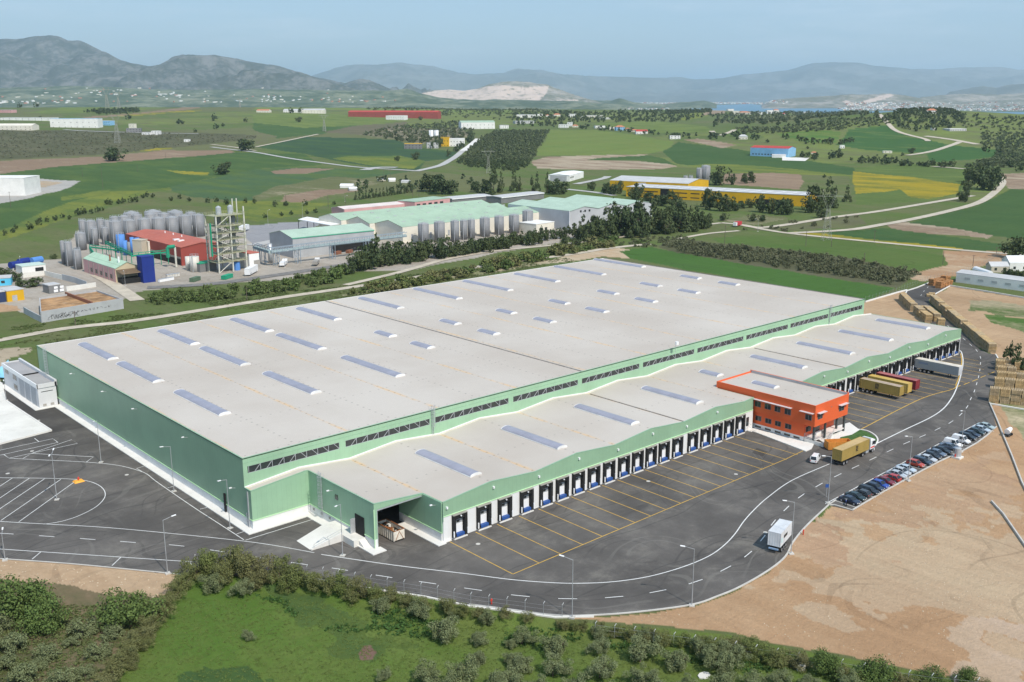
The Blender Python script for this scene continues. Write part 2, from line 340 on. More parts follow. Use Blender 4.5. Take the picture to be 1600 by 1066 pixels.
colA[_w & (_big > .5), :3] = OL; colA[_w & (_big < .36), :3] = LG
colA[np.hypot(X-CAM[0], Y-CAM[1]) > 6000, :3] = (.10, .12, .07)
_r = np.hypot(X-CAM[0], Y-CAM[1]); _am = .5+.0045*_r
WX = X+(fbm(X/(_am*6), Y/(_am*6), 3, 77)-.44)*_am*2.6; WY = Y+(fbm(X/(_am*6)+50, Y/(_am*6), 3, 78)-.44)*_am*2.6
WX0, WY0 = WX, WY; E1 = (fbm(X/7, Y/11, 5, 91)-.48)*4; E2 = (fbm(X/7+30, Y/9, 5, 92)-.48)*4
for A, B, s, *ex in LAND:
    px = ex[-1]; ea = ex[0] if len(ex) > 1 else 0; P = gpoly(px); lo = P.min(0); hi = P.max(0)
    WX = WX0+ea*E1; WY = WY0+ea*E2; k = np.nonzero((WX >= lo[0]) & (WX <= hi[0]) & (WY >= lo[1]) & (WY <= hi[1]))[0]
    if len(k) == 0: continue
    q = k[inpoly(WX[k], WY[k], P)]; colA[q] = (*A, s); colB[q] = (*B, 1.)
me = bpy.data.meshes.new('ground'); me.vertices.add(len(X)); me.vertices.foreach_set('co', np.column_stack([X, Y, Z]).astype(np.float32).ravel())
ii = (np.arange(nr-1)[:, None]*nc+np.arange(nc-1)[None]).ravel(); F = np.column_stack([ii, ii+1, ii+1+nc, ii+nc])
F = F[:, ::-1]
me.loops.add(F.size); me.loops.foreach_set('vertex_index', F.ravel().astype(np.int32)); me.polygons.add(len(F)); me.polygons.foreach_set('loop_start', np.arange(0, F.size, 4, dtype=np.int32)); me.polygons.foreach_set('loop_total', np.full(len(F), 4, np.int32))
for nm, c in (('soil', colA), ('crop', colB)):
    at = me.attributes.new(nm, 'FLOAT_COLOR', 'POINT'); at.data.foreach_set('color', c.astype(np.float32).ravel())
me.update(calc_edges=True); me.polygons.foreach_set('use_smooth', [True]*len(F))
m, nt, b = new_mat('farmland'); p = pos(nt)
a1 = nt.nodes.new('ShaderNodeAttribute'); a1.attribute_name = 'soil'; a2 = nt.nodes.new('ShaderNodeAttribute'); a2.attribute_name = 'crop'
n1 = noise(nt, p, .035, 6, .62, (1, .35, 1)); n2 = noise(nt, p, .3, 4, .7)
nn = mth(nt, 'ADD', mth(nt, 'MULTIPLY', n1, .75), mth(nt, 'MULTIPLY', n2, .25))
th = mth(nt, 'SUBTRACT', nn, mth(nt, 'SUBTRACT', .74, mth(nt, 'MULTIPLY', a1.outputs['Alpha'], .5)))
c = mixc(nt, ramp(nt, th, -.12, .12), a1.outputs['Color'], a2.outputs['Color'])
s1 = noise(nt, p, .16, 3, .6, (3.2, .06, 1)); s2 = noise(nt, p, .22, 3, .6, (.05, 2.6, 1))
strk = mth(nt, 'ADD', mth(nt, 'MULTIPLY', s1, ramp(nt, noise(nt, p, .004, 2), .4, .6)), mth(nt, 'MULTIPLY', s2, mth(nt, 'SUBTRACT', 1, ramp(nt, noise(nt, p, .004, 2), .4, .6))))
f = mth(nt, 'ADD', .30, mth(nt, 'MULTIPLY', mth(nt, 'ADD', mth(nt, 'ADD', mth(nt, 'ADD', noise(nt, p, 1.3, 7, .8), noise(nt, p, .012, 5, .65, (.5, 1.6, 1))), noise(nt, p, .12, 7, .75, (2.2, .5, 1))), strk), .35))
for sc_, o_, th_, am in ((.021, .48, .0035, .16), (.03, .52, .004, .12), (.013, .5, .0016, .14), (.055, .5, .006, .10)):
    f = mth(nt, 'SUBTRACT', f, mth(nt, 'MULTIPLY', mth(nt, 'MULTIPLY', mth(nt, 'LESS_THAN', mth(nt, 'ABSOLUTE', mth(nt, 'SUBTRACT', noise(nt, p, sc_, 1.3, .4), o_)), th_), ramp(nt, noise(nt, p, sc_*1.5, 3), .45, .55)), am))
cm = nt.nodes.new('ShaderNodeCombineColor'); [nt.links.new(f, cm.inputs[i]) for i in range(3)]
c = mixc(nt, 1., c, cm.outputs[0], 'MULTIPLY')
nt.links.new(c, b.inputs['Base Color']); b.inputs['Roughness'].default_value = 1; b.inputs['Specular IOR Level'].default_value = .05
bump(nt, b, noise(nt, p, .9, 9, .78), .8, .5)
me.materials.append(m); go = bpy.data.objects.new('ground', me); LK(go); go['kind'] = 'structure'
# ------------------------------------------------------------------ sea
m, nt, b = new_mat('sea_water'); b.inputs['Base Color'].default_value = (.09, .20, .28, 1); b.inputs['Roughness'].default_value = .45; b.inputs['Specular IOR Level'].default_value = .35
for seapx in ([(905, 166), (1100, 165.3), (1170, 162.6), (1200, 165.6), (1320, 168.5), (1318, 174), (1500, 174.5), (1700, 176), (1700, 195), (1480, 190), (1180, 182), (1080, 171), (1080, 167.5)],
              [(860, 156.7), (1000, 156.8), (1200, 157.5), (1500, 158), (1500, 153.9), (860, 153.9)]):
    ps = [g(x, y, -38.) for x, y in seapx]
    mb = MB(); mb.prism([tuple(q[:2]) for q in ps], -39, -37.4, m); struct(mb, 'sea')
# ------------------------------------------------------------------ mountains
def mount_mat(name, rock, green, sc_=.0012, patch=None):
    m, nt, b = new_mat(name); p = pos(nt)
    f = noise(nt, p, sc_, 9, .68); f2 = noise(nt, p, sc_*6, 6, .7)
    c = mixc(nt, ramp(nt, mth(nt, 'ADD', mth(nt, 'MULTIPLY', f, .6), mth(nt, 'MULTIPLY', f2, .4)), .44, .60), green, rock)
    if patch:
        at = nt.nodes.new('ShaderNodeAttribute'); at.attribute_name = 'scar'
        c = mixc(nt, mth(nt, 'MULTIPLY', at.outputs['Fac'], ramp(nt, f2, .3, .5)), c, patch)
    nt.links.new(c, b.inputs['Base Color']); b.inputs['Roughness'].default_value = 1; b.inputs['Specular IOR Level'].default_value = 0
    return m
def mountain(name, prof, D, W, mat, amp, base=-45, na=420, ns=60, scar=(), front=1., back=1., seed=3):
    px = np.linspace(prof[0][0], prof[-1][0], na); py = np.interp(px, [q[0] for q in prof], [q[1] for q in prof])
    py = py + (fbm(px/14, px*0+seed, 4, seed)-.47)*2.2*min(1, 14000/D)
    dep = D*np.ones(na); d3 = ray(px, py); P = CAM+d3*(dep/(d3@FW))[:, None]; hc = P[:, 2]
    r2 = P[:, :2]-CAM[:2]; rad = np.hypot(r2[:, 0], r2[:, 1]); dirs = r2/rad[:, None]
    s = np.linspace(-1, 1, ns); off = np.where(s < 0, s*W*front, s*W*back)
    XX = CAM[0]+dirs[None, :, 0]*(rad[None]+off[:, None]); YY = CAM[1]+dirs[None, :, 1]*(rad[None]+off[:, None])
    sh = (1-np.abs(s))[:, None]**1.15
    rg = 1-np.abs(2*fbm(XX/(W*.45), YY/(W*.45), 5, seed)-1)*1.7
    fine = fbm(XX/(W*.1), YY/(W*.1), 5, seed+4)-.5
    env = (np.abs(s)[:, None]**.7)*(1-np.abs(s)[:, None])*4
    ZZ = base+(hc[None]-base)*sh+amp*env*(rg-.45)*.8+amp*.55*env*fine
    # nothing may stand above the crest line as seen from the front
    lim = CAM[2]+(hc-CAM[2])[None]*(rad[None]+off[:, None])/rad[None]
    ZZ = np.minimum(ZZ, np.where(s[:, None] < 0, lim-8*np.abs(s[:, None]), 1e9)); ZZ = np.maximum(ZZ, base-5)
    v = np.column_stack([XX.ravel(), YY.ravel(), ZZ.ravel()]); i0 = (np.arange(ns-1)[:, None]*na+np.arange(na-1)[None]).ravel()
    F = np.column_stack([i0, i0+na, i0+na+1, i0+1])[:, ::-1]
    me = bpy.data.meshes.new(name); me.from_pydata(v.tolist(), [], F.tolist()); me.materials.append(mat); me.polygons.foreach_set('use_smooth', [True]*len(F))
    if scar:
        q = v-CAM; dz = q@FW; ux = 800+FP*(q@RT)/dz; uy = 533-FP*(q@UP)/dz; at = me.attributes.new('scar', 'FLOAT', 'POINT'); w = np.zeros(len(v))
        for poly in scar: w[inpoly(ux, uy, poly)] = 1
        w[v[:, 2] < base+8] = 0
        w.reshape(ns, na)[ns//2+1:] = 0
        at.data.foreach_set('value', w.astype(np.float32))
    o = bpy.data.objects.new(name, me); LK(o); o['kind'] = 'structure'; return o
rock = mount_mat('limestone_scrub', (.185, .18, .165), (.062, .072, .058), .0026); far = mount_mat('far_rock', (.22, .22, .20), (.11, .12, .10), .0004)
pinkrock = mount_mat('quarried_rock', (.38, .34, .29), (.16, .16, .11), .002, (.60, .48, .40))
lowhill = mount_mat('foothill_scrub', (.22, .23, .15), (.065, .09, .045), .0018)
mountain('mountain', [(-260, 100), (-120, 84), (-50, 76), (0, 68), (22, 63), (45, 58), (75, 55), (92, 57), (106, 63.5), (125, 64), (140, 70), (160, 78), (176, 87), (192, 95), (215, 102), (228, 105), (260, 118), (330, 140), (420, 158), (470, 166)], 15500, 5200, rock, 520, na=420, seed=11)
mountain('mountain', [(150, 158), (190, 122), (228, 105), (243, 103.5), (262, 97), (285, 88), (305, 87), (335, 86.5), (360, 92), (400, 100), (440, 107), (470, 115), (490, 121), (512, 126), (533, 131), (560, 140), (600, 150), (680, 163)], 14200, 4300, rock, 430, na=420, seed=17)
mountain('hill', [(480, 160), (533, 132), (545, 127), (562, 123), (577, 125), (592, 131), (614, 140), (640, 150), (680, 160)], 13700, 1500, rock, 60, na=160, ns=40, seed=5)
mountain('hill', [(-300, 146), (0, 138), (120, 134), (260, 140), (400, 140), (520, 142), (600, 143), (622, 140), (635, 138), (655, 145), (690, 153), (740, 157), (790, 156.5), (840, 158.5), (900, 160), (980, 164)], 11200, 3400, lowhill, 90, na=420, ns=60, seed=23, base=-42)
mountain('quarry_hill', [(640, 158), (662, 144), (680, 141), (705, 140), (722, 142), (745, 138), (762, 132), (785, 127), (805, 125.5), (830, 128), (855, 132.5), (880, 142), (905, 151), (925, 157), (945, 160)], 12600, 1900, pinkrock, 70, na=300, ns=70, seed=31,
         scar=[[(655, 146), (700, 139), (722, 141), (745, 139), (762, 135), (785, 133), (815, 137), (858, 134), (854, 146), (842, 158), (800, 160), (780, 159), (720, 158), (680, 156)], [(870, 156), (905, 156), (900, 159), (870, 159)]])
mountain('hill', [(940, 161), (955, 157), (968, 153), (978, 156), (990, 160), (1040, 163), (1080, 158), (1100, 157), (1120, 162)], 11500, 900, lowhill, 15, na=120, ns=30, seed=41)
mountain('headland', [(1190, 166), (1203, 158), (1240, 153), (1290, 150), (1330, 148), (1355, 148), (1390, 146), (1420, 150), (1450, 156), (1480, 162), (1520, 168)], 12200, 1800, pinkrock, 50, na=260, ns=60, seed=43, scar=[[(1348, 158), (1378, 149), (1388, 147), (1398, 149), (1375, 157), (1352, 162)], [(1315, 158), (1322, 157), (1345, 164), (1325, 165)], [(1368, 168), (1385, 161), (1388, 164), (1380, 168)]])
mountain('headland', [(1400, 168), (1440, 152), (1500, 146), (1560, 148), (1640, 142), (1760, 140), (1900, 150)], 13800, 2600, pinkrock, 60, na=260, ns=50, seed=47)
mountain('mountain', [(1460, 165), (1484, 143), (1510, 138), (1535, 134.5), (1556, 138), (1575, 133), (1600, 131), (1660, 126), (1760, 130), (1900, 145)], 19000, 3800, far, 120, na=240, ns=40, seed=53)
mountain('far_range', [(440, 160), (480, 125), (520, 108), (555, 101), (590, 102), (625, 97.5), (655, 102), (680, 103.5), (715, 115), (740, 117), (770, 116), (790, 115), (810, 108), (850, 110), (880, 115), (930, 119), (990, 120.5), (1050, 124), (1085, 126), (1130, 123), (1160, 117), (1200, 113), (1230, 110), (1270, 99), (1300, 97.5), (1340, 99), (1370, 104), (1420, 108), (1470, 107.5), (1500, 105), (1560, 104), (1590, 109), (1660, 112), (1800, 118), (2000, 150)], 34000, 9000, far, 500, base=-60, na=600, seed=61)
# ------------------------------------------------------------------ air, sky and sun
SUNDIR = Vector((-.10, -.995, 0)).normalized(); EL = math.radians(50)
hb = MB(); hm = bpy.data.materials.new('haze_air'); hm.use_nodes = True; nt = hm.node_tree; nt.nodes.clear()
out = nt.nodes.new('ShaderNodeOutputMaterial'); pv = nd(nt, 'ShaderNodeVolumePrincipled'); pv.inputs['Color'].default_value = (.66, .85, 1., 1); pv.inputs['Density'].default_value = HAZE = 3.7e-5; pv.inputs['Anisotropy'].default_value = .2
nt.links.new(pv.outputs[0], out.inputs['Volume'])
hb.box(-50000, 75000, -50000, 75000, -70, 1420, hm); ho = hb.build('haze'); ho['kind'] = 'stuff'
w = bpy.data.worlds.new('World'); sc.world = w; w.use_nodes = True; nt = w.node_tree; bg = nt.nodes['Background']; sky = nt.nodes.new('ShaderNodeTexSky'); sky.sky_type = 'NISHITA'; sky.sun_disc = False
sky.sun_elevation = EL; sky.sun_rotation = math.atan2(SUNDIR.x, SUNDIR.y); sky.air_density = 1.0; sky.dust_density = 1.0; sky.ozone_density = 2.0; sky.altitude = 100
tc = nt.nodes.new('ShaderNodeTexCoord'); mp = nt.nodes.new('ShaderNodeMapping'); mp.inputs['Scale'].default_value = (1.2, 1.2, 9); nt.links.new(tc.outputs['Generated'], mp.inputs[0])
n = nd(nt, 'ShaderNodeTexNoise', Scale=3.2, Detail=7, Roughness=.62); nt.links.new(mp.outputs[0], n.inputs['Vector'])
cl = mth(nt, 'MULTIPLY', ramp(nt, n.outputs['Fac'], .47, .75), .38)
nt.links.new(mixc(nt, cl, mixc(nt, .5, sky.outputs[0], (2.9, 4.7, 6.7)), (5.8, 6.6, 7.5)), bg.inputs['Color']); bg.inputs['Strength'].default_value = .12
sl = bpy.data.lights.new('sun', 'SUN'); sl.energy = 3.8; sl.angle = math.radians(.55); sl.color = (1, .93, .83); so = bpy.data.objects.new('sun', sl); LK(so)
sv = Vector((SUNDIR.x*math.cos(EL), SUNDIR.y*math.cos(EL), math.sin(EL))); so.rotation_euler = sv.to_track_quat('Z', 'Y').to_euler(); so.location = (0, -200, 300)
sc.view_settings.view_transform = 'Standard'; sc.view_settings.look = 'None'; sc.view_settings.exposure = 0.17; sc.view_settings.gamma = 1
sc.render.engine = 'CYCLES'; sc.cycles.volume_bounces = 1; sc.cycles.max_bounces = 5; sc.cycles.use_denoising = True
# ================================================================== SITE: asphalt, kerbs, markings
def crop(ox, oy, s, pts): return [(ox+x/s, oy+y/s) for x, y in pts]
def asphalt_mat(name, base, k=1.):
    m, nt, b = new_mat(name); p = pos(nt)
    c = mixc(nt, ramp(nt, noise(nt, p, .045, 6, .65), .35, .66), tuple(x*.80 for x in base), tuple(x*1.32 for x in base))
    c = mixc(nt, mth(nt, 'MULTIPLY', ramp(nt, noise(nt, p, .09, 8, .78), .50, .72), .62*k), c, (.215, .20, .17))          # dust
    c = mixc(nt, mth(nt, 'MULTIPLY', ramp(nt, noise(nt, p, .16, 6, .7, (.25, 2.2, 1)), .56, .68), .35*k), c, (.035, .034, .034))   # dragged rubber
    c = mixc(nt, mth(nt, 'MULTIPLY', ramp(nt, noise(nt, p, .12, 6, .7, (3, .3, 1)), .55, .72), .30*k), c, (.15, .14, .125))
    wv = nd(nt, 'ShaderNodeTexWave', Scale=.02, Distortion=9, Detail=3); wv.wave_type = 'RINGS'; nt.links.new(p, wv.inputs[0]); wv.inputs['Detail Scale'].default_value = .6
    c = mixc(nt, mth(nt, 'MULTIPLY', mth(nt, 'GREATER_THAN', wv.outputs['Fac'], .9985), .3), c, (.03, .03, .03))
    for sc_, th_, col_, st_ in ((.022, .0022, (.035, .034, .033), .34), (.035, .0035, (.038, .036, .035), .25), (.03, .004, (.19, .18, .16), .35), (.017, .0015, (.20, .19, .17), .35)):
        nz = noise(nt, p, sc_, 1.2, .4); gate = ramp(nt, noise(nt, p, sc_*1.7, 3, .6), .46, .56)
        for o_ in (.47, .505): c = mixc(nt, mth(nt, 'MULTIPLY', mth(nt, 'MULTIPLY', mth(nt, 'LESS_THAN', mth(nt, 'ABSOLUTE', mth(nt, 'SUBTRACT', nz, o_)), th_), gate), st_*k), c, col_)
    c = mixc(nt, mth(nt, 'MULTIPLY', ramp(nt, noise(nt, p, .5, 3, .6), .70, .76), .5*k), c, (.03, .028, .027))
    c = mixc(nt, 1., c, mixc(nt, noise(nt, p, 4., 4, .8), (.74, .74, .74), (1.24, 1.24, 1.24)), 'MULTIPLY')
    nt.links.new(c, b.inputs['Base Color']); b.inputs['Roughness'].default_value = .85; b.inputs['Specular IOR Level'].default_value = .25
    bump(nt, b, noise(nt, p, 9, 3), .25, .03); return m
ASPH = asphalt_mat('asphalt', (.104, .095, .087)); ASPH2 = asphalt_mat('fresh_asphalt', (.066, .060, .055), .35)
WHITE = M('road_paint_white', (.72, .72, .70), .7, .10, .8, dirt=(.42, .41, .38)); YEL = M('road_paint_yellow', (.70, .42, .055), .7, .14, .9, dirt=(.32, .24, .10))
KERB = M('kerb_concrete', (.52, .50, .46), .85, .1, .5, dirt=(.42, .39, .34)); CONCR = M('pale_concrete', (.70, .68, .63), .85, .08, .12, dirt=(.52, .49, .43)); WCONC = M('white_concrete', (.72, .70, .66), .8, .05, .2, dirt=(.62, .60, .56))
outer = [(-420, 841), (0, 872.5), (105, 880), (190, 888), (290, 898), (486, 902.5), (600, 921), (661.5, 930), (681.7, 935.6), (732.6, 945), (800, 953.5), (867, 962), (928.8, 961.5), (1001, 956), (1081.7, 945), (1122, 931.6), (1157, 916.8), (1200, 892), (1227, 870), (1240, 846), (1262, 820), (1295, 789)]
lot = [(1332, 797.3), (1377, 770.5), (1423, 745), (1468.5, 721), (1504, 704.7), (1526.8, 692), (1542, 680.7), (1557, 667)]
rightk = [(1545, 627), (1548, 616), (1555.6, 604), (1558.6, 587.6), (1560.8, 572.5), (1559.3, 560.5), (1555.6, 553.8)]
rightb = [(1545, 552.5), (1530, 545.5), (1515.6, 531), (1501, 516), (1478.8, 499), (1463, 484.5), (1452, 474), (1451, 468), (1460.4, 460.4), (1484, 447.3)]
leftb = [(1453.8, 441.5), (1432.8, 450), (1417, 455), (1413.8, 461.7), (1413, 470)]
leftc = [(1432.8, 486.5), (1451, 502.4), (1459, 509)]
def W2(l): return [tuple(q[:2]) for q in gpath(l, 5, 0.)]
O_ = W2(outer); LT = [tuple(g(*p, 0.)[:2]) for p in lot]; RK = W2(rightk); RB = [tuple(g(*p, 0.)[:2]) for p in rightb]; LB = [tuple(g(*p, 0.)[:2]) for p in leftb]; LC = [tuple(g(*p, 0.)[:2]) for p in leftc]
mb = MB(); poly = O_+LT+RK+RB+LB+LC+[(219, 30), (217, 8), (200, 8), (150, 20), (30, 20), (-10, 40), (-23, 60), (-23, 141), (-29.2, 141), (-29.2, 176)]
yard_c = [(80, 674), (10, 628)]; YC = [tuple(g(*p, 0.)[:2]) for p in yard_c]
poly += [(g(-4, 610, 0.)[0]-.5, 172)]+YC[::-1]+[tuple(g(0, 694.6, 0.)[:2]), tuple(g(-420, 800, 0.)[:2])]
mb.prism(poly, -.25, 0., ASPH); struct(mb, 'road')
# darker newly laid strip by the far gate and beside the plant room
mb = MB(); mb.prism([tuple(g(*p, 0.)[:2]) for p in [(10, 627.5), (28, 624), (58, 641), (99, 633), (152, 665), (78, 677)]], .0, .004, ASPH2, bottom=False)
mb.prism([tuple(g(*p, 0.)[:2]) for p in [(1453.8, 442.5), (1432.8, 450.5), (1417, 455.5), (1414.5, 462), (1452, 474), (1451, 468), (1460.4, 460.9), (1483, 447.8)]], .0, .004, ASPH2, bottom=False); struct(mb, 'road_patch')
# kerbs
mb = MB()
raised([g(*p, 0.)[:2] for p in outer[12:]] if False else W2(outer[9:]), .3, -.05, .13, mb, KERB, off=-.0)
raised(W2([(0, 873), (105, 880.5), (190, 888.5), (290, 898.5)]), .25, -.05, .06, mb, KERB)
raised(W2([(1295, 789), (1306, 781.5)]), .3, -.05, .12, mb, KERB)
raised([LT[i] for i in range(len(LT))], .3, -.05, .14, mb, KERB)
raised([tuple(g(*p, 0.)[:2]) for p in [(1297, 789.5), (1303, 789), (1332, 797.5)]], .3, -.05, .14, mb, KERB)
raised(RK, .35, -.05, .16, mb, WCONC)
raised(LB, .45, -.05, .35, mb, WCONC)
raised([RB[-1], RB[-2]], .4, -.05, .3, mb, WCONC)
raised([tuple(g(*p, 0.)[:2]) for p in [(1352, 472.5), (1405, 457), (1417, 454)]], .5, -.05, .5, mb, WCONC)
raised([tuple(g(*p, 0.)[:2]) for p in [(1484, 447), (1535, 455), (1600, 466), (1680, 480)]], .4, -.05, .5, mb, WCONC)
raised([tuple(g(*p, 0.)[:2]) for p in [(10, 628), (40, 648), (80, 674), (0, 694.6), (-420, 800)]], .45, -.05, .45, mb, WCONC)
struct(mb, 'kerb')
mb = MB(); mb.prism([tuple(g(*p, 0.)[:2]) for p in [(-500, 640), (-60, 565), (4, 600), (10, 628), (80, 674), (0, 694.6), (-420, 800)]], -.2, .32, CONCR); struct(mb, 'concrete_yard')
mb = MB()   # apron of white concrete round the warehouse
A = lambda x0, x1, y0, y1, z=.16: mb.box(x0, x1, y0, y1, -.1, z, WCONC)
A(-26, -24.2, 29.5-1.7, 140.6); A(-31, -26, 139.2, 140.6); A(-31, -29.3, 140.6, 172); A(-24.2, -11.4, 27.8, 29.5); A(-13.2, -11.4, 6.3, 27.8); A(-13.2, -10.2, 4.2, 6.3); A(-1.9, 0., -.9, 12.5); A(0, 1.6, -.5, 0.)
A(97.5, 100.9, -1.3, 0); mb.prism([tuple(g(*p_, 0.)[:2]) for p_ in [(1172, 673), (1180, 671), (1256, 691), (1272, 694), (1268, 702), (1259, 706)]], -.1, .17, WCONC); mb.box(100.9, 106.2, -19.6, -19.3, -.1, 1.1, WCONC); mb.box(100.9, 101.2, -19.3, -14.4, -.1, .9, WCONC)
mb.prism([(114.2, -13), (122.5, -14.2), (119, -19), (114.2, -19.6), (110.3, -18.7), (104.6, -20.9), (104, -17.4), (106, -14)], -.1, .16, WCONC)
struct(mb, 'pavement')
# paint
ZP = .006
mb = MB(); r = lambda pts, w=.16, z=ZP, n=5: ribbon(gpath(pts, n, 0.) if n > 1 else [g(*p, 0.) for p in pts], w, z, mb, WHITE)
r([(-300, 797), (0, 814.9), (72.4, 819), (161, 824), (268, 833.7), (400, 848), (491, 863.7)])
r([(502, 866.4), (614.6, 883), (722, 895.8), (800, 905.8), (867, 910.8), (912.7, 911.4), (961, 908.8), (1014.6, 900.7), (1068, 885.6), (1108.5, 868.5), (1132.7, 851), (1148.8, 833.7), (1162, 814.9), (1178, 797), (1200, 777), (1238, 750.4), (1296, 725)], .2)
r([(1367, 694.5), (1415, 671), (1453, 652.9), (1473.6, 639), (1486, 623.7), (1493.9, 608.5), (1501.5, 585.7), (1504.8, 565.5), (1502.7, 551.5), (1499.6, 547.5)], .3)
r([(-300, 838), (0, 858), (303, 878.2)], n=1); [r(q, n=1) for q in ([(63.7, 862.6), (50, 874)], [(188.6, 871), (175, 884)], [(295, 877.6), (300, 883)])]
r([(0, 703.6), (82.6, 685.6), (90.6, 691.4)], n=1); r([(54, 685), (61, 690.5)], n=1); r([(-60, 723), (0, 711.4), (90, 691.5)], n=1); r([(6, 710.4), (14, 716), (121, 693), (112, 687), (49, 708.5)], n=1)
r([(36, 716.5), (49.5, 708.6), (146, 714), (135, 722)], n=1)
r([(14, 716), (60, 718.5), (115, 721), (150, 723.4), (180, 726.6), (205, 732), (228, 740), (245, 753), (300, 791), (340, 817), (381, 843.5)])
[r(q, n=1) for q in ([(224, 738), (213.5, 732), (237, 725)], [(262, 762.5), (285, 756)], [(312.5, 795.6), (337.5, 789.8)], [(369.7, 834.5), (386, 829)], [(383.6, 844.2), (400, 839), (488.5, 811.7)])]
r([(-100, 745), (0, 746.6), (40, 747), (95, 748), (130, 750.5), (150, 756), (162, 765), (164, 776), (155, 788), (140, 798), (118, 808), (95, 815), (72, 818.8)])
[r(q, n=1) for q in ([(19, 747.2), (-20, 773)], [(45.6, 747.6), (-40, 805)], [(69.7, 748.2), (0, 795), (-26, 812)], [(95, 749.2), (1.3, 813.5)], [(120, 750.5), (29.5, 815.5)])]
for i, p in enumerate([(9.4, 833.9), (73, 838), (137, 842.4), (200, 847), (276, 852.4), (340, 861), (404, 871), (467, 880.6), (531, 889.5), (600, 900.7), (668, 910.6), (739, 920.8), (813, 931), (887, 935.6), (959.6, 933), (1028, 924), (1087, 909), (1134, 888.6), (1169, 866), (1192, 841), (1208.4, 816.6), (1228.7, 794.6), (1252, 775), (1279.8, 758), (1309, 742.8), (1336.8, 729.6), (1364, 716.7), (1390.8, 704), (1416.6, 692), (1441.4, 681.5), (1465, 670.6), (1485.8, 659.7), (1501, 647.8), (1511, 636), (1517, 623), (1522.5, 611), (1526, 599.7), (1529, 588.8), (1531, 578), (1532, 568), (1532, 558.6), (1526, 547.7), (1516.7, 539), (1506.5, 530), (1494, 520), (1482, 510), (1439.4, 461.3), (1443.7, 455), (1449.5, 449)]):
    if i == 0: cl_ = []
    cl_.append(g(*p, 0.)[:2])
for i, p in enumerate(cl_):
    a = cl_[max(i-1, 0)]; b2 = cl_[min(i+1, len(cl_)-1)]
    if np.linalg.norm(a-b2) > 60: a = p-(b2-p) if np.linalg.norm(b2-p) < 30 else a
    t = b2-a; t /= np.linalg.norm(t); ribbon([p-t*1.6, p+t*1.6], .17, ZP, mb, WHITE)
struct(mb, 'road_marking')
mb = MB(); ry = lambda pts, w=.15: ribbon(pts, w, ZP, mb, YEL)
ry([(1., -.6), (1., -18.6)]); ry([(.93, -18.6), (87, -18.2)]); ry([(87, -18.2), (97.9, -17.6)])
DOCKX = [2.0, 8.1, 13.6, 19.5, 24.95, 29.7, 34.5, 39.3, 44.1, 48.95, 53.6, 58.2, 62.8, 67.7, 73.4, 78.3, 83.0, 87.7, 92.4]
for x in DOCKX[1:]: ry([(x-.65, -.6), (x-.65, -18.45)])
ry([(98., -1.6), (98., -12)]) if False else None
DOCKR = [121., 125.7, 130.4, 135.0, 139.7, 145.2, 150.2, 154.8, 159.4, 164.1, 168.9, 173.5, 178.2, 183.1, 188.0, 192.9, 197.2, 201.8, 206.3, 210.8]
c1 = g(1345.7, 670.6, 0.)[:2]; c2 = g(1438, 623.7, 0.)[:2]; c3 = g(1488.8, 608.5, 0.)[:2]
ry(gpath([(1345.7, 670.6), (1438, 623.7), (1488.8, 608), (1494, 600), (1499.5, 585.7), (1502.8, 565.5), (1501, 552.5)], 5, 0.), .22)
for x in DOCKR[1:]:
    yb = float(np.interp(x, [c1[0], c2[0], c3[0], 199, 211, 216], [c1[1], c2[1], c3[1], -16.5, -9, -3])); ry([(x-.65, -.6), (x-.65, yb+.1)])
for a, b_ in ([(1496, 604.4), (1501, 602.5)], [(1506, 601), (1515, 597.6)], [(1519, 596), (1528, 592.4)], [(1532, 590), (1540, 587)], [(1544, 585), (1554, 581)]): ry([g(*a, 0.), g(*b_, 0.)], .25)
struct(mb, 'parking_marking')
mb = MB(); wl = g(1297, 789, 0.)[:2]; LX = [74.7-1.3+i*2.585 for i in range(28)]
ribbon([(LX[0]-3, -38.7), (147.5, -36.6)], .2, ZP, mb, WHITE)
for x in LX: ribbon([(x, -38.7+(x-71)*.027), (x, -44.3+(x-71)*.027)], .13, ZP, mb, WHITE)
struct(mb, 'parking_marking')
# fresh tar square and washed patch on the loading apron
mb = MB(); mb.prism([(84.8, -10.4), (88.6, -9.2), (88.4, -12.5), (84.7, -13.5)], .0, .005, ASPH2, bottom=False); struct(mb, 'road_patch')
mb = MB()
for (x, y) in [(50, 705), (103, 645), (12, 740), (198, 742), (242, 731), (1150, 741), (747, 850), (1013, 752), (1196, 832), (60, 657)]:
    q = g(x, y, 0.); mb.cyl(q[0], q[1], 0, .012, .45, KERB, 14)
struct(mb, 'manhole_cover')
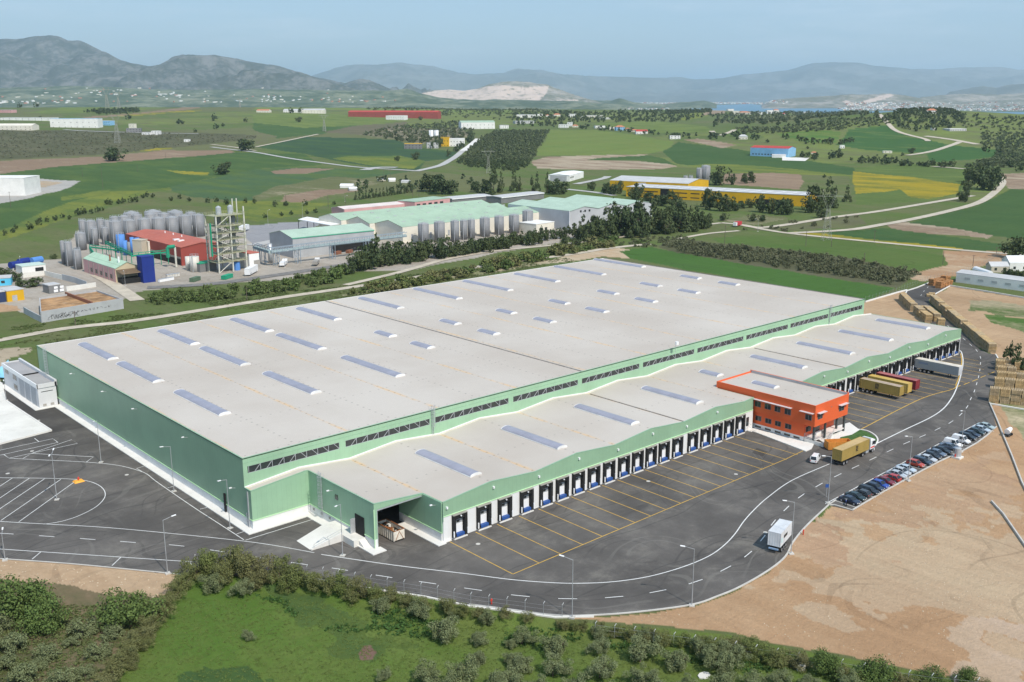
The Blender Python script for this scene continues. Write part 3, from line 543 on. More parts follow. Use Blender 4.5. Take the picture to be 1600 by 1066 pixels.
# ================================================================== MAIN WAREHOUSE
P = 24.; Z0, Z1 = 8.02, 9.07; YC_ = 32.08; YB = 155.37; XL = -24.2; XR = 210.8; HT = 14.04; PL = 1.85
GRN = M('green_cladding', (.305, .485, .32), .45, .07, .12, dirt=(.30, .44, .30), lines=((0, 1.1, .22, .04), (1, 1.1, .22, .04)), spec=.4); GRND = M('green_trim', (.27, .44, .30), .5, .05); LIME = M('pale_green_trim', (.55, .80, .48), .5, .05)
WH = M('white_wall_panel', (.80, .80, .79), .6, .04, .2, lines=((0, 1.2, .12, .02), (1, 1.2, .12, .02))); PLM = M('plinth_render', (.74, .74, .73), .8, .06, .3, dirt=(.6, .59, .56)); GLS = M('dark_glazing', (.035, .04, .04), .12, .2, .5, spec=.6)
STEEL = M('galvanised_steel', (.52, .54, .56), .45, .1, 1., metal=.4); DARK = M('black_rubber', (.018, .018, .018), .7, .2, 1.); BLUE = M('blue_steel', (.03, .09, .30), .5, .1, 1.); GREYM = M('grey_hood', (.33, .31, .28), .7, .1, 1.); WHT = M('white_enamel', (.82, .82, .82), .4, .03)
# roof membrane
m, nt, b = new_mat('roof_membrane'); p = pos(nt); sp = nt.nodes.new('ShaderNodeSeparateXYZ'); nt.links.new(p, sp.inputs[0]); Xs, Ys, Zs = sp.outputs
c = mixc(nt, ramp(nt, noise(nt, p, .022, 6, .6), .3, .7), (.462, .408, .352), (.55, .503, .447))
c = mixc(nt, mth(nt, 'MULTIPLY', ramp(nt, noise(nt, p, .1, 7, .75, (1, .3, 1)), .55, .75), .35), c, (.45, .41, .35))
c = mixc(nt, mth(nt, 'MULTIPLY', mth(nt, 'LESS_THAN', mth(nt, 'FRACT', mth(nt, 'DIVIDE', Xs, 2.0)), .02), .10), c, (.40, .38, .35))
c = mixc(nt, mth(nt, 'MULTIPLY', mth(nt, 'LESS_THAN', mth(nt, 'FRACT', mth(nt, 'DIVIDE', Ys, 6.83)), .009), .13), c, (.40, .38, .35))
dx = mth(nt, 'ABSOLUTE', mth(nt, 'SUBTRACT', mth(nt, 'MODULO', mth(nt, 'ADD', Xs, 252.), 24.), 12.))
st = mth(nt, 'MULTIPLY', mth(nt, 'SUBTRACT', 1, ramp(nt, mth(nt, 'ADD', dx, mth(nt, 'MULTIPLY', noise(nt, p, .5, 3), .8)), .35, 1.3)), ramp(nt, noise(nt, p, .13, 3), .4, .62))
c = mixc(nt, mth(nt, 'MULTIPLY', st, .7), c, (.66, .45, .24))
st2 = mth(nt, 'MULTIPLY', mth(nt, 'SUBTRACT', 1, ramp(nt, dx, .05, .16)), mth(nt, 'GREATER_THAN', noise(nt, p, 1.1, 2), .47)); c = mixc(nt, mth(nt, 'MULTIPLY', st2, .5), c, (.62, .36, .13))
# fixings in dotted lines every 12 m
d12 = mth(nt, 'ABSOLUTE', mth(nt, 'SUBTRACT', mth(nt, 'MODULO', mth(nt, 'ADD', Xs, 246.), 12.), 6.)); dy = mth(nt, 'MODULO', mth(nt, 'ADD', Ys, 100.), 2.4)
dot = mth(nt, 'MULTIPLY', mth(nt, 'LESS_THAN', d12, .22), mth(nt, 'LESS_THAN', dy, .44)); c = mixc(nt, mth(nt, 'MULTIPLY', dot, .55), c, (.17, .15, .13))
dq = mth(nt, 'ABSOLUTE', mth(nt, 'SUBTRACT', mth(nt, 'MODULO', mth(nt, 'ADD', Ys, 100.), 20.5), 10.25)); dz = mth(nt, 'MODULO', mth(nt, 'ADD', Xs, 100.), 2.4)
dot = mth(nt, 'MULTIPLY', mth(nt, 'LESS_THAN', dq, .2), mth(nt, 'LESS_THAN', dz, .42)); c = mixc(nt, mth(nt, 'MULTIPLY', dot, .45), c, (.20, .18, .16))
nt.links.new(c, b.inputs['Base Color']); b.inputs['Roughness'].default_value = .8; ROOF = m; bump(nt, b, noise(nt, p, .5, 5), .12, .1)
FLASH = M('white_flashing', (.80, .79, .77), .6, .04); EXPJ = M('expansion_joint', (.24, .22, .20), .8, .3, .8)
wz = lambda x: Z0+(Z1-Z0)*(1-abs((x % P)-P/2)/(P/2))
wh = thing('warehouse', 'vast pale green and white logistics warehouse with flat membrane roofs and rows of loading docks', 'warehouse')
def knots(x0, x1): return sorted({x0, x1}|{12.*k for k in range(-3, 20) if x0 < 12.*k < x1})
# main block
mb = MB(); 
for (a, b_, c_, d_) in ((XL, XL+.25, YC_, YB), (XL, XR, YB-.25, YB), (XR-.25, XR, YC_, YB)):
    mb.box(a, b_, c_, d_, PL if a == XL and b_ < 0 else 0, HT, GRN)
mb.box(XL+.25, XR-.25, YC_, YC_+.25, 12.2, HT, GRN); mb.box(XL+.25, XR-.25, YC_, YC_+.25, 6.5, 10.75, GRN)
piers = [XL+.6]+[-1.5+23.74*k for k in range(9)]+[XR-.6]
for i, x in enumerate(piers): mb.box(x-(.75 if 0 < i < len(piers)-1 else .6)+(.251 if i == 0 else 0), x+(.75 if 0 < i < len(piers)-1 else .35)-(.0 if i == 0 else 0), YC_+.001, YC_+.25, 10.75, 12.2, GRN)
mb.box(XL+.251, 211, YC_-.002, YC_-.03, 13.0, 13.06, GRND)
# step of the lower wing on the west side and the recess walls
def waved(x0, x1, y0, y1, zb, mat, out=0.):
    for xa, xb in zip(knots(x0, x1)[:-1], knots(x0, x1)[1:]):
        v = [(xa, y0, zb), (xb, y0, zb), (xb, y0, wz(xb-1e-6)), (xa, y0, wz(xa+1e-6)), (xa, y1, zb), (xb, y1, zb), (xb, y1, wz(xb-1e-6)), (xa, y1, wz(xa+1e-6))]
        mb.add(v, [(0, 1, 2, 3), (7, 6, 5, 4), (3, 2, 6, 7), (1, 0, 4, 5), (0, 3, 7, 4), (2, 1, 5, 6)], mat)
mb.box(XL, XL+.25, 29.5, YC_-.001, PL, Z0, GRN)
waved(XL+.25, -11.4, 29.5, 29.75, PL, GRN)
mb.box(-11.4, -11.15, 6.2, 29.499, PL, wz(-11.4), GRN)
waved(-11.15, 0., 6.2, 6.45, 7.75, GRN); mb.box(-11.15, -10.75, 6.2, 6.45, 0, 7.75, GRN)
mb.box(-.25, 0., .25, 14., PL, Z0, GRN); 
waved(0, 99.8, 0., .25, 5.2, GRN); mb.box(99.55, 99.8, .25, 12, 0, wz(99.8), GRN); waved(115.6, 216, 0., .25, 5.2, GRN)
mb.box(215.75, 216, .25, YC_, 0, Z0, GRN); mb.box(115.6, 115.8, .25, 13, 0, wz(115.7), GRN)
mb.build('wall', wh)
mb = MB(); ap = lambda *a: mb.box(*a, PLM)
ap(XL+.02, XL+.27, YC_, YB, 0, PL); ap(XL+.02, XL+.27, 29.5, YC_-.001, 0, PL); ap(XL+.27, -11.4, 29.52, 29.77, 0, PL); ap(-11.38, -11.13, 6.45, 29.5, 0, PL); ap(-11.4, -10.8, 6.15, 6.45-.24, 0, PL) ; ap(-.27, -.02, .27, 14, 0, PL)
mb.build('plinth', wh)
mb = MB()
mb.box(XL-.10, XL, 29.3, YB, PL-.06, PL+.10, LIME); mb.box(XL, -11.4, 29.4, 29.5, PL-.06, PL+.10, LIME); mb.box(-11.5, -11.4, 6.15, 29.3, PL-.06, PL+.10, LIME); mb.box(-.37, -.27, 0, 12.5, PL-.06, PL+.10, LIME)
mb.box(0.002, 99.8, -.1, 0., 5.05, 5.2, LIME); mb.box(115.6, 216, -.1, 0., 5.05, 5.2, LIME); mb.box(-11.55, -11.40, 6.05, 6.2, 0, 7.9, LIME); mb.box(-.12, 0.0, -.12, -.0, 4.2, 7.95, GRND)
for x, z in [(24*k, 5.2) for k in range(1, 9) if k != 5]+[(24*k+12, 5.2) for k in range(0, 9) if k not in (4,)]: mb.box(x-.05, x+.05, -.02, -.001, z, wz(x)-.1, GRND)
mb.build('trim', wh)
# roofs
mb = MB(); mb.box(XL, XR, YC_, YB, HT-.2, HT, ROOF)
def wroof(x0, x1, y0, y1):
    for xa, xb in zip(knots(x0, x1)[:-1], knots(x0, x1)[1:]):
        za, zb = wz(xa+1e-6), wz(xb-1e-6)
        mb.add([(xa, y0, za+.01), (xb, y0, zb+.01), (xb, y1, zb+.01), (xa, y1, za+.01), (xa, y0, za-.2), (xb, y0, zb-.2), (xb, y1, zb-.2), (xa, y1, za-.2)], [(0, 1, 2, 3), (5, 4, 7, 6)], ROOF)
wroof(XL, -11.4, 29.5, YC_); wroof(-11.4, 0, 6.2, YC_); wroof(0, 99.8, 0, YC_); wroof(99.8, 115.6, 11.5, YC_); wroof(115.6, 216, 0, YC_)
mb.build('roof', wh)
mb = MB()
def cope(x0, x1, y, mat=GRND, w=.28, h=.10):
    for xa, xb in zip(knots(x0, x1)[:-1], knots(x0, x1)[1:]):
        mb.bar((xa, y+w/2-.05, wz(xa+1e-6)+h*.5), (xb, y+w/2-.05, wz(xb-1e-6)+h*.5), w, mat, h)
cope(XL, -11.4, 29.5); cope(-11.4, 0, 6.2); cope(0, 99.8, 0); cope(115.6, 216, 0)
mb.box(XL-.05, XL+.2, 29.5, YC_, Z0, Z0+.10, GRND); mb.box(-11.45, -11.2, 6.4, 29.4, wz(-11.4), wz(-11.4)+.10, GRND); mb.box(215.8, 216.05, .3, YC_, Z0, Z0+.1, GRND); mb.box(-.1, .1, 0.25, 6.1, Z0, Z0+.08, GRND)
mb.box(XL-.06, XL+.2, YC_+.2, YB, HT, HT+.09, GRND); mb.box(XL-.06, XR+.06, YC_-.06, YC_+.2, HT, HT+.09, GRND); mb.box(XL, XR, YB-.2, YB+.06, HT, HT+.09, FLASH); mb.box(XR-.2, XR+.06, YC_+.2, YB-.2, HT, HT+.16, EXPJ)
mb.build('coping', wh)
mb = MB()
for xa, xb in zip(knots(XL, 216)[:-1], knots(XL, 216)[1:]): mb.bar((xa, YC_-.09, wz(xa+1e-6)+.12), (xb, YC_-.09, wz(xb-1e-6)+.12), .14, FLASH, .24); mb.bar((xa, YC_-.62, wz(xa+1e-6)+.018), (xb, YC_-.62, wz(xb-1e-6)+.018), .22, M('cream_sealant', (.72, .66, .54), .8), .02)
mb.build('flashing', wh)
mb = MB(); mb.box(70.35, 70.65, YC_+.2, YB-.3, HT, HT+.14, EXPJ); mb.build('expansion_joint', wh)
for x in (72., 144.): mb = MB(); mb.box(x-.16, x+.16, .3, YC_-1.5, wz(x), wz(x)+.15, EXPJ); mb.build('expansion_joint', wh)
# clerestory glazing
for i in range(len(piers)-1):
    x0 = piers[i]+(.75 if i else .6); x1 = piers[i+1]-(.75 if i < len(piers)-2 else .6)
    if i == 7: x1 = piers[i+1]-.75
    gm = MB(); gm.box(x0, x1, YC_+.12, YC_+.2, 10.75, 12.2, GLS); wn = gm.build('clerestory_window', wh)
    fm = MB(); n = 16; w_ = (x1-x0)/n
    for k in range(n+1):
        fm.box(x0+k*w_-.05, x0+k*w_+.05, YC_+.04, YC_+.115, 10.75, 12.2, STEEL) if k % 2 == 0 else None
    for zz in (10.75, 12.14): fm.box(x0, x1, YC_+.03, YC_+.118, zz, zz+.06, STEEL)
    for k in range(1, n, 2):
        s = 1 if k < n/2 else -1
        fm.bar((x0+(k+.5-s*.5)*w_, YC_+.08, 10.8), (x0+(k+.5+s*.5)*w_, YC_+.08, 12.15), .09, STEEL)
    fm.build('window_bars', wn)  # bars are roof trusses seen through the glass, joined by added rails
# white dock walls and docks
mb = MB()
def dockwall(x0, x1, docks):
    cur = x0
    for d in docks:
        mb.box(cur, d+.12, 0.002, .25, 0, 5.05, WH); mb.box(d+.12, d+3.33, 0.002, .25, 4.9, 5.05, WH); mb.box(d+.12, d+3.33, .002, .25, 0, .95, WCONC); cur = d+3.33
    mb.box(cur, x1, .002, .25, 0, 5.05, WH)
dockwall(0, 99.8, DOCKX); mb.build('dock_wall', wh); mb = MB(); dockwall(115.6, 216, DOCKR); mb.build('dock_wall', wh)
for xa, xb in ((.4, 99.5), (116, 215.6)): mb = MB(); mb.box(xa, xb, 2.2, 2.3, 0, 5.2, DARK); mb.build('inner_wall', wh)
def dock():
    z = .95; b = MB()     # shelter: hood and side curtains standing proud of the wall
    b.box(.0, .62, -.62, 0, .35, 4.85, DARK); b.box(2.83, 3.45, -.62, 0, .35, 4.85, DARK); b.box(0, 3.45, -.66, 0, 4.85, 5.0, GREYM); b.box(.62, 2.83, -.5, -.42, 3.95, 4.85, DARK)
    o = b.build('dock_door', wh)
    c = MB(); c.box(.7, 2.75, .12, .2, z, 3.9, STEEL); c.box(.75, 2.7, .06, .12, z+.05, 2.75, WHT); c.box(1.3, 2.0, .04, .058, 3.05, 3.5, GLS); c.build('door_panel', o)
    c = MB(); c.box(.75, 2.7, -.55, .1, z-.08, z+.03, BLUE); c.box(.75, 2.7, -.62, -.55, z-.55, z+.03, BLUE); c.box(.9, 2.55, -.12, .05, z-.6, z-.1, BLUE); c.build('leveller', o)
    c = MB(); c.box(-.08, .14, -.78, -.62, .55, 1.75, WHT); c.build('bumper', o)
    c = MB(); c.box(3.31, 3.53, -.78, -.62, .55, 1.75, WHT); c.build('bumper', o)
    c = MB(); c.box(1.62, 1.84, -.9, -.62, 4.5, 4.72, WHT); c.build('dock_lamp', o)
    c = MB(); c.box(.1, 3.35, -.75, 0, 0, .18, WCONC); c.build('bumper_block', o)
    return o
d0 = dock(); d0.location.x = DOCKX[0]
for x in DOCKX[1:]+DOCKR:
    n_ = d0.copy(); LK(n_); n_.location.x = x
    for ch in [c for c in bpy.data.objects if c.parent == d0]: cc = ch.copy(); LK(cc); cc.parent = n_
# skylights
POLY = M('skylight_polycarbonate', (.31, .31, .37), .4, .10, .3, lines=((1, 1.05, .25, .05),), spec=.6)
def skylight(x, y0, y1, z, w=3.0, nm=wh):
    b = MB(); b.box(x-w/2, x+w/2, y0, y1, z-.1, z+.14, M('skylight_kerb', (.74, .74, .73), .5)); o = b.build('skylight', nm); v = []; n = 10; hh = .5
    for yy in (y0+.12, y1-.12): v += [(x-(w/2-.1)*math.cos(math.pi*i/n), yy, z+.14+hh*math.sin(math.pi*i/n)) for i in range(n+1)]
    k = n+1; c = MB(); c.add(v, [(i+1, i, i+k, i+k+1) for i in range(n)]+[tuple(range(n+1)), tuple(range(2*k-1, k-1, -1))], POLY); c.mats = [POLY]
    c.build('skylight_dome', o, smooth=False)
    e = MB()
    for yy in (y0, y1-.12):
        vv = [(x-(w/2)*math.cos(math.pi*i/n), yy, z+.13+(hh+.05)*math.sin(math.pi*i/n)) for i in range(n+1)]; vv += [(a, yy+.12, c_) for a, _, c_ in vv]
        e.add(vv, [(i+1, i, i+k, i+k+1) for i in range(n)]+[tuple(range(n, -1, -1)), tuple(range(k, 2*k))], M('skylight_kerb', (.74, .74, .73), .5))
    e.build('skylight_end', o)
for a in [(130, 537, 176, 560), (190, 567, 247, 595), (281, 611, 350, 646), (254, 516, 303, 537), (320, 543, 382, 569), (420, 582, 491, 613), (366, 498, 420, 517), (440, 522, 500, 545), (542, 557, 622, 587), (470, 481, 525, 499), (566, 465, 624, 481), (655, 450, 712, 467), (732, 438, 792, 454), (810, 427, 868, 440), (876, 415, 936, 430), (938, 404, 998, 418),
          (592, 518, 612, 525), (648, 535, 672, 543), (694, 499.5, 713, 506), (754, 515, 773, 522), (782, 483.5, 800, 489.5), (864, 468.5, 884, 474.5), (922, 480.5, 944, 487.5), (841, 496.5, 861, 503.5), (940, 453.5, 960, 459.5), (1007, 441.5, 1027, 447.5), (1070, 430, 1089, 435.5), (1129, 440, 1149, 445.5), (1066, 452, 1087, 458), (999, 465.5, 1020, 472)]:
    p0 = g(a[0], a[1], HT+.3); p1 = g(a[2], a[3], HT+.3); x = (p0[0]+p1[0])/2; skylight(x, p1[1]-.3, p0[1]+.3, HT)
for k, a in enumerate([(650, 706, 740, 742), (782, 669, 870, 701), (895, 635, 985, 663), (1002, 606, 1088, 630), (1092, 580, 1118, 588), (1170, 557, 1250, 576), (1243, 536, 1325, 554), (1310, 517, 1386, 533), (1367, 500, 1443, 515)]):
    p0 = g(a[0], a[1], Z1+.3); p1 = g(a[2], a[3], Z1+.3); x = round(((p0[0]+p1[0])/2-12)/24)*24+12; skylight(x, p1[1], p0[1], Z1-.1)
# garage interior, door frames, ladders, wall lamps, louvres
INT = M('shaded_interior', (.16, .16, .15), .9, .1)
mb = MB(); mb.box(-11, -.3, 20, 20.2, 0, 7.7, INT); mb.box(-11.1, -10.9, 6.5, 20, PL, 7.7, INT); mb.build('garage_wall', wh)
mb = MB(); mb.box(-10.75, -.3, 6.25, 6.35, 7.45, 7.7, STEEL); mb.box(-10.75, -10.6, 6.25, 6.4, 0, 7.45, STEEL); mb.build('garage_frame', wh)
def ladder(x, y, z0, z1, axis='x'):
    b = MB(); dx_ = (.25, 0) if axis == 'y' else (0, .25); ox, oy = ((0, -.15) if axis == 'y' else (-.15, 0))
    for s in (-1, 1): b.bar((x+s*dx_[0]+ox, y+s*dx_[1]+oy, z0), (x+s*dx_[0]+ox, y+s*dx_[1]+oy, z1+1.1), .07, STEEL)
    zz = z0+.3
    while zz < z1: b.bar((x-dx_[0]+ox, y-dx_[1]+oy, zz), (x+dx_[0]+ox, y+dx_[1]+oy, zz), .04, STEEL); zz += .3
    zz = z0+2.3
    while zz < z1+1.2:
        a = [(x+ox+(.45*math.cos(t) if axis == 'y' else -.75*abs(math.sin(t))), y+oy+(-.75*abs(math.sin(t)) if axis == 'y' else .45*math.cos(t)), zz) for t in np.linspace(0, math.pi, 7)]
        for i in range(6): b.bar(a[i], a[i+1], .05, STEEL)
        zz += .8
    for t in np.linspace(.3, math.pi-.3, 5): q = (x+ox+(.45*math.cos(t) if axis == 'y' else -.75*math.sin(t)), y+oy+(-.75*math.sin(t) if axis == 'y' else .45*math.cos(t))); b.bar((*q, z0+2.3), (*q, z1+1.1), .04, STEEL)
    for s in (-.9, .9): b.bar((x+(s if axis == 'y' else 0), y+(s if axis != 'y' else 0), z1), (x+(s if axis == 'y' else 0), y+(s if axis != 'y' else 0), z1+1.1), .05, STEEL)
    b.build('ladder', wh)
ladder(-11.4, 24.6, .5, 9); ladder(22.2, YC_, 8, HT, 'y'); ladder(188.4, YC_, 8, HT, 'y'); ladder(-24.2, 147, 2.5, HT)
for (x, y, z, d_) in [(-24.2, 125, 12, 0), (-24.2, 103, 12, 0), (-24.2, 84, 12, 0), (-24.2, 57, 12, 0), (-24.2, 36, 6.8, 0), (-11.4, 20.5, 7.4, 0), (-.27, 2, 7, 0)]:
    b = MB(); b.bar((x, y, z), (x-.9, y, z+.25), .08, STEEL); b.box(x-1.35, x-.8, y-.15, y+.15, z+.2, z+.38, WHT); b.build('wall_lamp', wh)
for k in range(9):
    for xx in ((24*k+12.5, 7.6), (24*k+.8, 6.6)):
        if 95 < xx[0] < 117: continue
        b = MB(); b.box(xx[0]-.18, xx[0]+.18, -.35, -.002, xx[1], xx[1]+.42, WHT); b.build('wall_lamp', wh)
b = MB(); b.box(-11.55, -11.39, 9.6, 12.6, 1.3, 5.2, DARK); b.box(-12.6, -11.5, 12.55, 12.65, 1.3, 4.3, STEEL); b.build('side_door', wh)
b = MB(); b.box(-11.52, -11.39, 18.6, 19.5, 6.0, 7.0, GLS); b.build('side_window', wh)
for y in (28, 25, 22): b = MB(); b.box(-11.46, -11.375, y-.3, y+.3, .9, 1.4, GREYM); b.build('vent_grille', wh)
b = MB(); b.box(-24.5, -24.15, 40.5, 41.1, .3, 4.2, DARK); b.box(-24.42, -24.15, 30.6, 30.85, 0.2, 7.6, STEEL); b.box(-24.42, -24.15, 31.4, 31.6, .2, 3, STEEL); b.build('downpipe', wh)
b = MB(); b.box(97.0, 98.1, -.06, 0.0, 1.3, 3.6, GLS); b.build('side_door', wh)
b = MB(); b.cyl(106, 30.5, 14-2, 16.2, .04, STEEL, 6); b.cyl(106, 30.1, 15.6, 16.4, .5, WHT, 10); b.build('aerial', wh)
# ================================================================== ramp and steps at the side door
rp = thing('loading_ramp', 'white concrete ramp rising to the side door beside the garage opening', 'ramp')
mb = MB(); mb.add([(-20.5, 19.3, 0.02), (-20.6, 14, .02), (-14, 13.6, 1.3), (-14, 20, 1.3), (-20.5, 19.3, -.1), (-20.6, 14, -.1), (-14, 13.6, -.1), (-14, 20, -.1)], [(0, 1, 2, 3), (0, 4, 5, 1), (1, 5, 6, 2), (3, 7, 4, 0), (2, 6, 7, 3)], CONCR)
mb.box(-14, -11.42, 9.4, 20, -.1, 1.3, CONCR); mb.build('ramp_slab', rp)
mb = MB(); mb.add([(-20.6, 13.7, -.1), (-20.6, 14, -.1), (-14, 13.6, -.1), (-14, 13.3, -.1), (-20.6, 13.7, .25), (-20.6, 14, .25), (-14, 13.6, 1.7), (-14, 13.3, 1.7)], [(4, 7, 6, 5), (0, 3, 7, 4), (5, 6, 2, 1), (4, 5, 1, 0), (7, 3, 2, 6)], WCONC); mb.build('ramp_kerb', rp)
mb = MB()
for i in range(7): mb.box(-12.9, -11.45, 9.39-.3*(i+1), 9.39-.3*i, -.1, 1.3-.18*(i+1), WCONC)
mb.build('step', rp)
mb = MB(); 
for x, z in ((-20, .3), (-17, .9), (-14, 1.5)): mb.bar((x, 13.7, z-.2), (x, 13.7, z+.8), .05, STEEL)
mb.bar((-20, 13.7, 1.1), (-14, 13.7, 2.3), .05, STEEL); mb.build('handrail', rp)
# ================================================================== orange office
OR = M('orange_cladding', (.78, .135, .04), .5, .06, .05, lines=((0, 1.15, .10, .02), (1, 1.15, .10, .02))); ORD = M('orange_soffit', (.62, .11, .035), .6, .05); FR = M('window_bars', (.20, .20, .20), .5)
of = thing('office_building', 'bright orange two-storey office with white roof projecting from the warehouse front', 'office building')
mb = MB(); mb.box(100.3, 115.5, -17.25, 12, 4.6, 9.35, OR); mb.box(100.3, 100.55, -17.25, 12, 9.35, 10., OR); mb.box(115.25, 115.5, -17.25, 12, 9.35, 10.35, OR); mb.box(100.55, 115.25, 11.75, 12, 9.35, 10., OR); mb.box(100.55, 115.25, -17.25, -17.0, 9.35, 10., OR)
mb.box(100.9, 114.6, -14.2, 12, 1.25, 4.6, OR); mb.build('wall', of)
mb = MB(); mb.box(100.56, 115.24, -16.99, 11.74, 9.2, 9.62, ROOF); mb.build('roof', of); skylight(107.5, -1.5, 5.5, 9.55, 2.6, of)
mb = MB(); mb.box(115.1, 115.24, -16.9, 11.6, 9.62, 10.3, M('parapet_lining', (.40, .39, .40), .7)); mb.build('parapet_lining', of)
mb = MB(); mb.box(100.92, 114.5, -14.15, 12, 0, 1.25, PLM); mb.build('plinth', of)
def win(parent, x0, x1, y0, y1, z0, z1, side, mull=1):
    b = MB(); 
    if side == 'x': b.box(x0-.03, x0+.02, y0, y1, z0, z1, FR)
    else: b.box(x0, x1, y0-.03, y0+.02, z0, z1, FR)
    o = b.build('window', parent); c = MB(); n = 2 if mull else 1
    for i in range(n):
        if side == 'x': w_ = (y1-y0)/n; c.box(x0-.05, x0-.031, y0+w_*i+.07, y0+w_*(i+1)-.07, z0+.07, z1-.07, GLS)
        else: w_ = (x1-x0)/n; c.box(x0+w_*i+.07, x0+w_*(i+1)-.07, y0-.05, y0-.031, z0+.07, z1-.07, GLS)
    c.build('pane', o)
ys_ = [(-1.85, -.1), (-4.8, -3.0), (-7.6, -5.9), (-10.6, -8.8)]
for a, b_ in ys_: win(of, 100.3, 0, a, b_, 6.0, 7.45, 'x'); win(of, 100.9, 0, a, b_, 2.15, 3.45, 'x')
for a in (-1.9, -4.8, -7.7, -10.4, -13.1): win(of, 100.92, 0, a, a+1.75, .35, .85, 'x', 0)
win(of, 100.3, 0, -16.4, -14.6, 6.0, 7.4, 'x'); win(of, 101.5, 103.7, -17.25, 0, 6.2, 7.6, 'y'); win(of, 111.2, 113.6, -17.25, 0, 6.2, 7.6, 'y'); win(of, 101.6, 104, -14.2, 0, 2.2, 3.6, 'y'); win(of, 105, 108, -14.2, 0, 1.3, 3.7, 'y')
AW = M('awning_panel', (.60, .57, .58), .5, .1, 1., lines=((0, .5, .3, .1),))
for (x0, x1, y0, y1) in ((99.4, 100.28, -10.9, .2), (99.4, 100.28, -17, -13.3), (101, 104.3, -18.2, -17.27), (110.7, 114.4, -18.2, -17.27)):
    b = MB(); b.box(x0, x1, y0, y1, 7.95, 8.03, AW); b.build('awning', of)
for x, y in ((101.2, -16.7), (106.2, -16.7), (112.4, -16.2), (115.1, -16.7)): b = MB(); b.box(x-.22, x+.22, y-.22, y+.22, .1, 4.6, M('dark_steel', (.07, .085, .085), .5)); b.build('pillar', of)
b = MB(); b.box(101, 103.9, -17.4, -14.2, 1.05, 1.25, WCONC); b.box(109, 114.4, -17.2, -14.2, 1.05, 1.25, WCONC)
for i in range(7): b.box(105.2+i*.55, 105.75+i*.55, -18.6+i*.2, -16.4+i*.2, .1, 1.25-.0-(6-i)*.17, WCONC)
b.build('stairs', of)
b = MB()
for y in (-17.3, -15.5, -14.3): b.bar((101, y, 1.2), (101, y, 2.2), .05, STEEL)
for z in (1.5, 1.85, 2.2): b.bar((101, -17.35, z), (101, -14.3, z), .05, STEEL); b.bar((101, -17.35, z), (104.6, -17.35, z), .05, STEEL)
b.bar((98.6, -2, 0.1), (97.3, -.4, 1.4), .06, STEEL); b.bar((98.6, -2, 1), (97.3, -.4, 2.3), .06, STEEL); b.bar((98.6, -2, 0.1), (98.6, -2, 1), .06, STEEL)
for i in range(6): b.bar((105.2+i*.8, -18.7+i*.25, .2+i*.2), (105.2+i*.8, -18.7+i*.25, 1.2+i*.2), .05, STEEL)
b.bar((105.2, -18.7, 1.2), (109.2, -17.45, 2.2), .06, STEEL); b.build('railing', of)
b = MB(); b.box(106.2, 106.4, -18.4, -15.8, 7.9, 8.0, AW) if False else b.box(107.3, 107.8, -17.3, -17.26, 8.2, 8.35, FR); b.build('cable_box', of)
# planted island in front of the office
isl = [tuple(g(*p, 0.)[:2]) for p in [(1313, 684), (1337, 672.5), (1352, 674.5), (1364, 681), (1370, 688), (1367, 695), (1345, 703), (1325, 700)]]
mb = MB(); mb.prism(smooth_path(isl+isl[:1], 4)[:-1], -.1, .12, M('island_turf', (.055, .12, .03), 1, .3, 1.2)); o = struct(mb, 'grass_island')
mb = MB(); raised(smooth_path([tuple(g(*p, 0.)[:2]) for p in [(1337, 671), (1354, 673.5), (1367, 680.5), (1371.5, 688.5), (1367, 697)]], 5), .35, -.05, .17, mb, WCONC); struct(mb, 'kerb')
# ================================================================== plant room by the west wall
GW = M('grey_white_panel', (.62, .62, .63), .6, .04, .2); GRF = M('grey_flat_roof', (.36, .35, .35), .85, .08, .2); SH = M('roller_shutter', (.44, .45, .47), .6, .05, .2, lines=((2, .12, .3, .2),))
pr = thing('plant_room', 'grey and white flat-roofed plant building with three roller shutters against the west wall of the warehouse', 'plant building')
mb = MB(); mb.box(-29.4, -24.6, 140.7, 172, 0, 6.2, GW); mb.box(-29.6, -24.4, 140.5, 140.75, 5.6, 6.75, GW); mb.box(-29.65, -29.35, 140.5, 172.2, 5.6, 6.75, WHT); mb.box(-24.9, -24.3, 140.5, 172.2, 5.6, 7.3, GW); mb.box(-29.4, -24.9, 171.8, 172.2, 5.6, 6.75, GW); mb.build('wall', pr)
mb = MB(); mb.box(-29.34, -24.92, 140.76, 153.9, 6.2, 6.4, GRF); mb.box(-29.34, -24.92, 154.2, 171.7, 6.2, 6.45, GRF); mb.box(-29.3, -24.92, 153.9, 154.2, 6.2, 6.75, DARK); mb.build('roof', pr)
for k in range(3): b = MB(); b.box(-29.46, -29.4, 142.5+k*5.2, 146.6+k*5.2, .2, 5.2, SH); b.build('roller_shutter', pr)
for y, z in ((159.5, 3.8), (159.5, .9), (167, 4.2)): b = MB(); b.box(-29.46, -29.4, y, y+3.2, z, z+1.5, GLS); b.build('louvre', pr)
for x in (-28, -26): b = MB(); b.box(x-.45, x+.45, 140.62, 140.7, .4, 1., GREYM); b.build('vent_grille', pr)
b = MB(); b.box(-28.6, -25.5, 140.65, 140.7, 4.4, 4.55, DARK); b.build('vent_slot', pr)
b = MB(); q = (-31.5, 176.); b.cyl(*q, 0, 3.4, .1, STEEL, 8)
